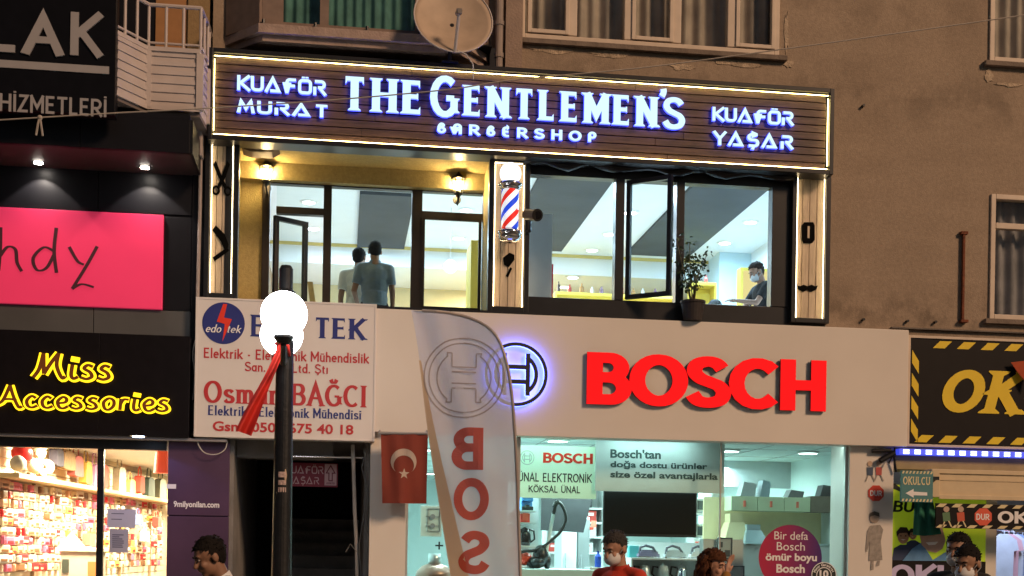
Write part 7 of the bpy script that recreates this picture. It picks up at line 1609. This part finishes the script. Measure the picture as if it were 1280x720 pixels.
person('man in a grey-blue shirt seen from behind in the left window', p, 184, 1.725, 'tan', (.30, .16, .10), top=('blue_grey_shirt', (.20, .26, .32)), collar=('blue', (.2, .26, .32)), pitch=10, armL=((.25, -.1, -1), (-.25, -.75, -.55)), belly=1)
p = at_head(957, 342, 1.75, 1.75, FZ); p.z = FZ
person('masked barber in a black tee shirt leaning over his customer', p, -84, 1.75, 'fair', (.40, .22, .15), top=('black_tee', (.014, .014, .016)), pitch=24, mask=True, lean=7, armL=((.1, -.55, -.8), (-.1, -1, .05)), armR=((-.2, -.5, -.85), (-.05, -1, -.02)), hair=('dark_brown', (.035, .02, .014)))
q = P(893, 376, 2.3)
person('grey-haired customer sitting in the barber chair below the window sill', (q.x, 2.3, FZ + .05), -150, 1.72, 'fair', (.40, .22, .15), top=('cape', (.06, .06, .07)), sit=True, hair=('ash', (.10, .10, .10)))
t = thing('barber_chair', 'black padded barber chair under the seated customer', 'barber chair', (q.x, 2.3, FZ)); mb = MB(); mb.box(q.x - .28, q.x + .28, 2.05, 2.58, FZ + .36, FZ + .43, .03); obj('seat', mb, BLK, t)
mb = MB(); mb.box(q.x - .2, q.x + .26, 2.5, 2.6, FZ + .43, FZ + .95, .04); obj('backrest', mb, BLK, t)
mb = MB(); mb.lathe([(.28, 0), (.28, .03), (.06, .06), (.05, .36)], (q.x, 2.3, FZ), 20); obj('pedestal', mb, CHROME, t)

# ================================================================== FITTINGS INSIDE THE BARBERSHOP
q = rect(660, 266, 689, 384, 1.0); mb = MB(); mb.box(q[0], q[1], 1.0, 1.7, FZ + .04, q[3], .004); t = single('white_partition', mb, mat('partition_white', (.66, .66, .66), .45, 0, .03), 'tall plain white partition behind the security camera', 'cabinet')  # white wall partition, built as a deep box
mb = MB(); a = rect(687, 330, 691, 376, 1.72); mb.box(a[0], a[1], 1.72, 1.76, FZ + .04, a[3]); single('red_towel', mb, mat('towel_red', (.5, .05, .06), .9, 0, .1), 'narrow red towel hanging at the edge of the white partition', 'towel')
YB = mat('shelf_yellow', (.78, .60, .10), .5, 0, .03)
def wshelf(px0, px1, py, Y, label, nb, cols):
    a, b = P(px0, py, Y), P(px1, py, Y); t = thing('wall_shelf', label, 'wall shelf', ((a.x + b.x) / 2, Y, a.z), 'yellow shelves in the barbershop')
    mb = MB(); mb.box(a.x, b.x, Y, Y + .3, a.z - .05, a.z, .004); mb.box(a.x, b.x, Y + .28, Y + .31, a.z - .45, a.z - .051); obj('board', mb, YB, t)
    mb = MB(); mb.box(a.x, a.x + .03, Y, Y + .279, FZ + .04, a.z - .051); mb.box(b.x - .03, b.x, Y, Y + .279, FZ + .04, a.z - .051); obj('upright', mb, YB, t); return a, b
rnd = random.Random(21)
for px0, px1, py, Y, lab in ((694, 846, 364, 6.4, 'long yellow-edged shelf in the middle of the barbershop'), (866, 896, 352, 5.2, 'short yellow-edged shelf behind the potted plant')):
    a, b = wshelf(px0, px1, py, Y, lab, 0, None); x = a.x + .08; k = 0
    while x < b.x - .1:
        w_ = rnd.uniform(.05, .09); c_ = [('dark', (.05, .03, .03)), ('red', (.45, .06, .05)), ('amber', (.4, .2, .05)), ('white', (.7, .7, .7)), ('violet', (.22, .12, .2))][k % 5]
        mb = MB(); hh = rnd.uniform(.13, .22); mb.lathe([(0, 0), (w_ * .45, 0), (w_ * .45, hh * .65), (w_ * .18, hh * .78), (w_ * .18, hh), (0, hh)], (x, Y + .14, a.z), 12); single('bottle', mb, mat('bottle_' + c_[0], c_[1], .3, 0, 0), '%s bottle standing on the %s yellow-edged shelf' % (c_[0], 'long' if px0 < 700 else 'short'), 'bottle', 'bottles on the barbershop shelves'); x += rnd.uniform(.13, .22); k += 1
q = rect(926, 334, 962, 392, 4.2); t = thing('lit_sign_box', 'warm yellow lit sign box behind the masked barber', 'mirror cabinet', ((q[0] + q[1]) / 2, 4.3, FZ)); mb = MB(); mb.box(q[0], q[1], 4.2, 4.4, FZ, q[3], .005); obj('cabinet', mb, YB, t)  # glowing yellow box standing for a lit sign
mb = MB(); mb.box(q[0] + .04, q[1] - .04, 4.19, 4.199, FZ + .8, q[3] - .05); obj('light_panel', mb, glow('sign_box_glow', (1, .80, .34), 1.0), t)
q = rect(589, 300, 600, 392, 1.7); mb = MB(); mb.box(q[0], q[1], 1.7, 2.3, FZ + .04, q[3], .004); single('yellow_divider', mb, YB, 'narrow yellow divider inside the right pane of the left window', 'divider')
q = rect(386, 352, 392, 392, 2.2); mb = MB(); mb.prism([(q[0] - .02, q[3]), (q[0] + .05, q[3]), (q[1] + .18, FZ + .04), (q[1] + .1, FZ + .04)], 2.2, 2.26); single('easel_leg', mb, mat('oak', (.5, .33, .12), .5, 0, .1), 'slanting wooden easel leg behind the open sash', 'easel')
p = P(563, 333, 4.4); mb = MB(); mb.smooth = True; mb.ell((p.x, 4.4, p.z), .10, 18, 12); t = thing('globe_pendant', 'round white pendant lamp hanging in the right pane of the left window', 'pendant lamp', (p.x, 4.4, p.z)); obj('globe', mb, glow('pendant_glow', (.8, .93, 1), 3.5), t); mb = MB(); mb.cyl((p.x, 4.4, p.z + .09), (p.x, 4.4, CZ), .003, n=6); obj('cord', mb, GREY, t)
# small price cards and prints in the appliance store
for k, (px, py, Y, rgb, lab) in enumerate([(657, 646, .84, (.7, .1, .06), 'red price card on the left display shelf'), (872, 681, 2.36, (.75, .12, .08), 'red price card under the lower microwave'), (888, 612, 2.58, (.75, .14, .1), 'red price card at the top of the cabinet fridge'), (742, 655, 2.3, (.75, .15, .1), 'red price card between the banner and the television')]):
    c = P(px, py, Y); mb = MB(); mb.box(c.x - .035, c.x + .035, Y - .006, Y, c.z - .045, c.z + .045); single('price_card', mb, mat('card_red_%d' % k, rgb, .6, 0, 0), lab, 'price card')

ra, rb = P(684, 690, 4.2), P(752, 690, 4.2); t = thing('back_rack', 'tall white rack of small boxed goods at the back of the appliance store', 'rack', ((ra.x + rb.x) / 2, 4.4, .06))
mb = MB(); mb.box(ra.x - .02, ra.x, 4.2, 4.6, .06, 2.7); mb.box(rb.x, rb.x + .02, 4.2, 4.6, .06, 2.7); mb.box(ra.x, rb.x, 4.58, 4.6, .06, 2.7); obj('frame', mb, GW, t); rnd = random.Random(9)
for bi, (py, nm) in enumerate(((634, 'top'), (652, 'upper'), (670, 'lower'), (690, 'bottom'))):
    z = Z(715, py, 4.2); mb = MB(); mb.box(ra.x, rb.x, 4.2, 4.579, z - .03, z); obj('shelf_board', mb, GW, t); x = ra.x + .03
    for ci, (cn, rgb) in enumerate(rnd.sample([('teal', (.06, .3, .34)), ('white', (.6, .62, .62)), ('navy', (.03, .06, .2)), ('grey', (.25, .27, .28)), ('red', (.5, .05, .04)), ('black', (.02, .02, .025)), ('sand', (.5, .42, .3))], 4)):
        w_ = rnd.uniform(.12, .2); h_ = rnd.uniform(.11, .2)
        if x + w_ > rb.x: break
        mb = MB(); mb.box(x, x + w_, 4.25, 4.5, z, z + h_, .006); mb.m = 1; mb.box(x + w_ * .15, x + w_ * .7, 4.246, 4.2495, z + h_ * .55, z + h_ * .8); mb.m = 0
        single('product_box', mb, [mat('boxed_' + cn, rgb, .5, 0, .05), WPR if cn != 'white' else R_SG], '%s product box on the %s board of the tall back rack' % (cn, nm), 'box', 'boxes on the back rack'); x += w_ + rnd.uniform(.01, .05)
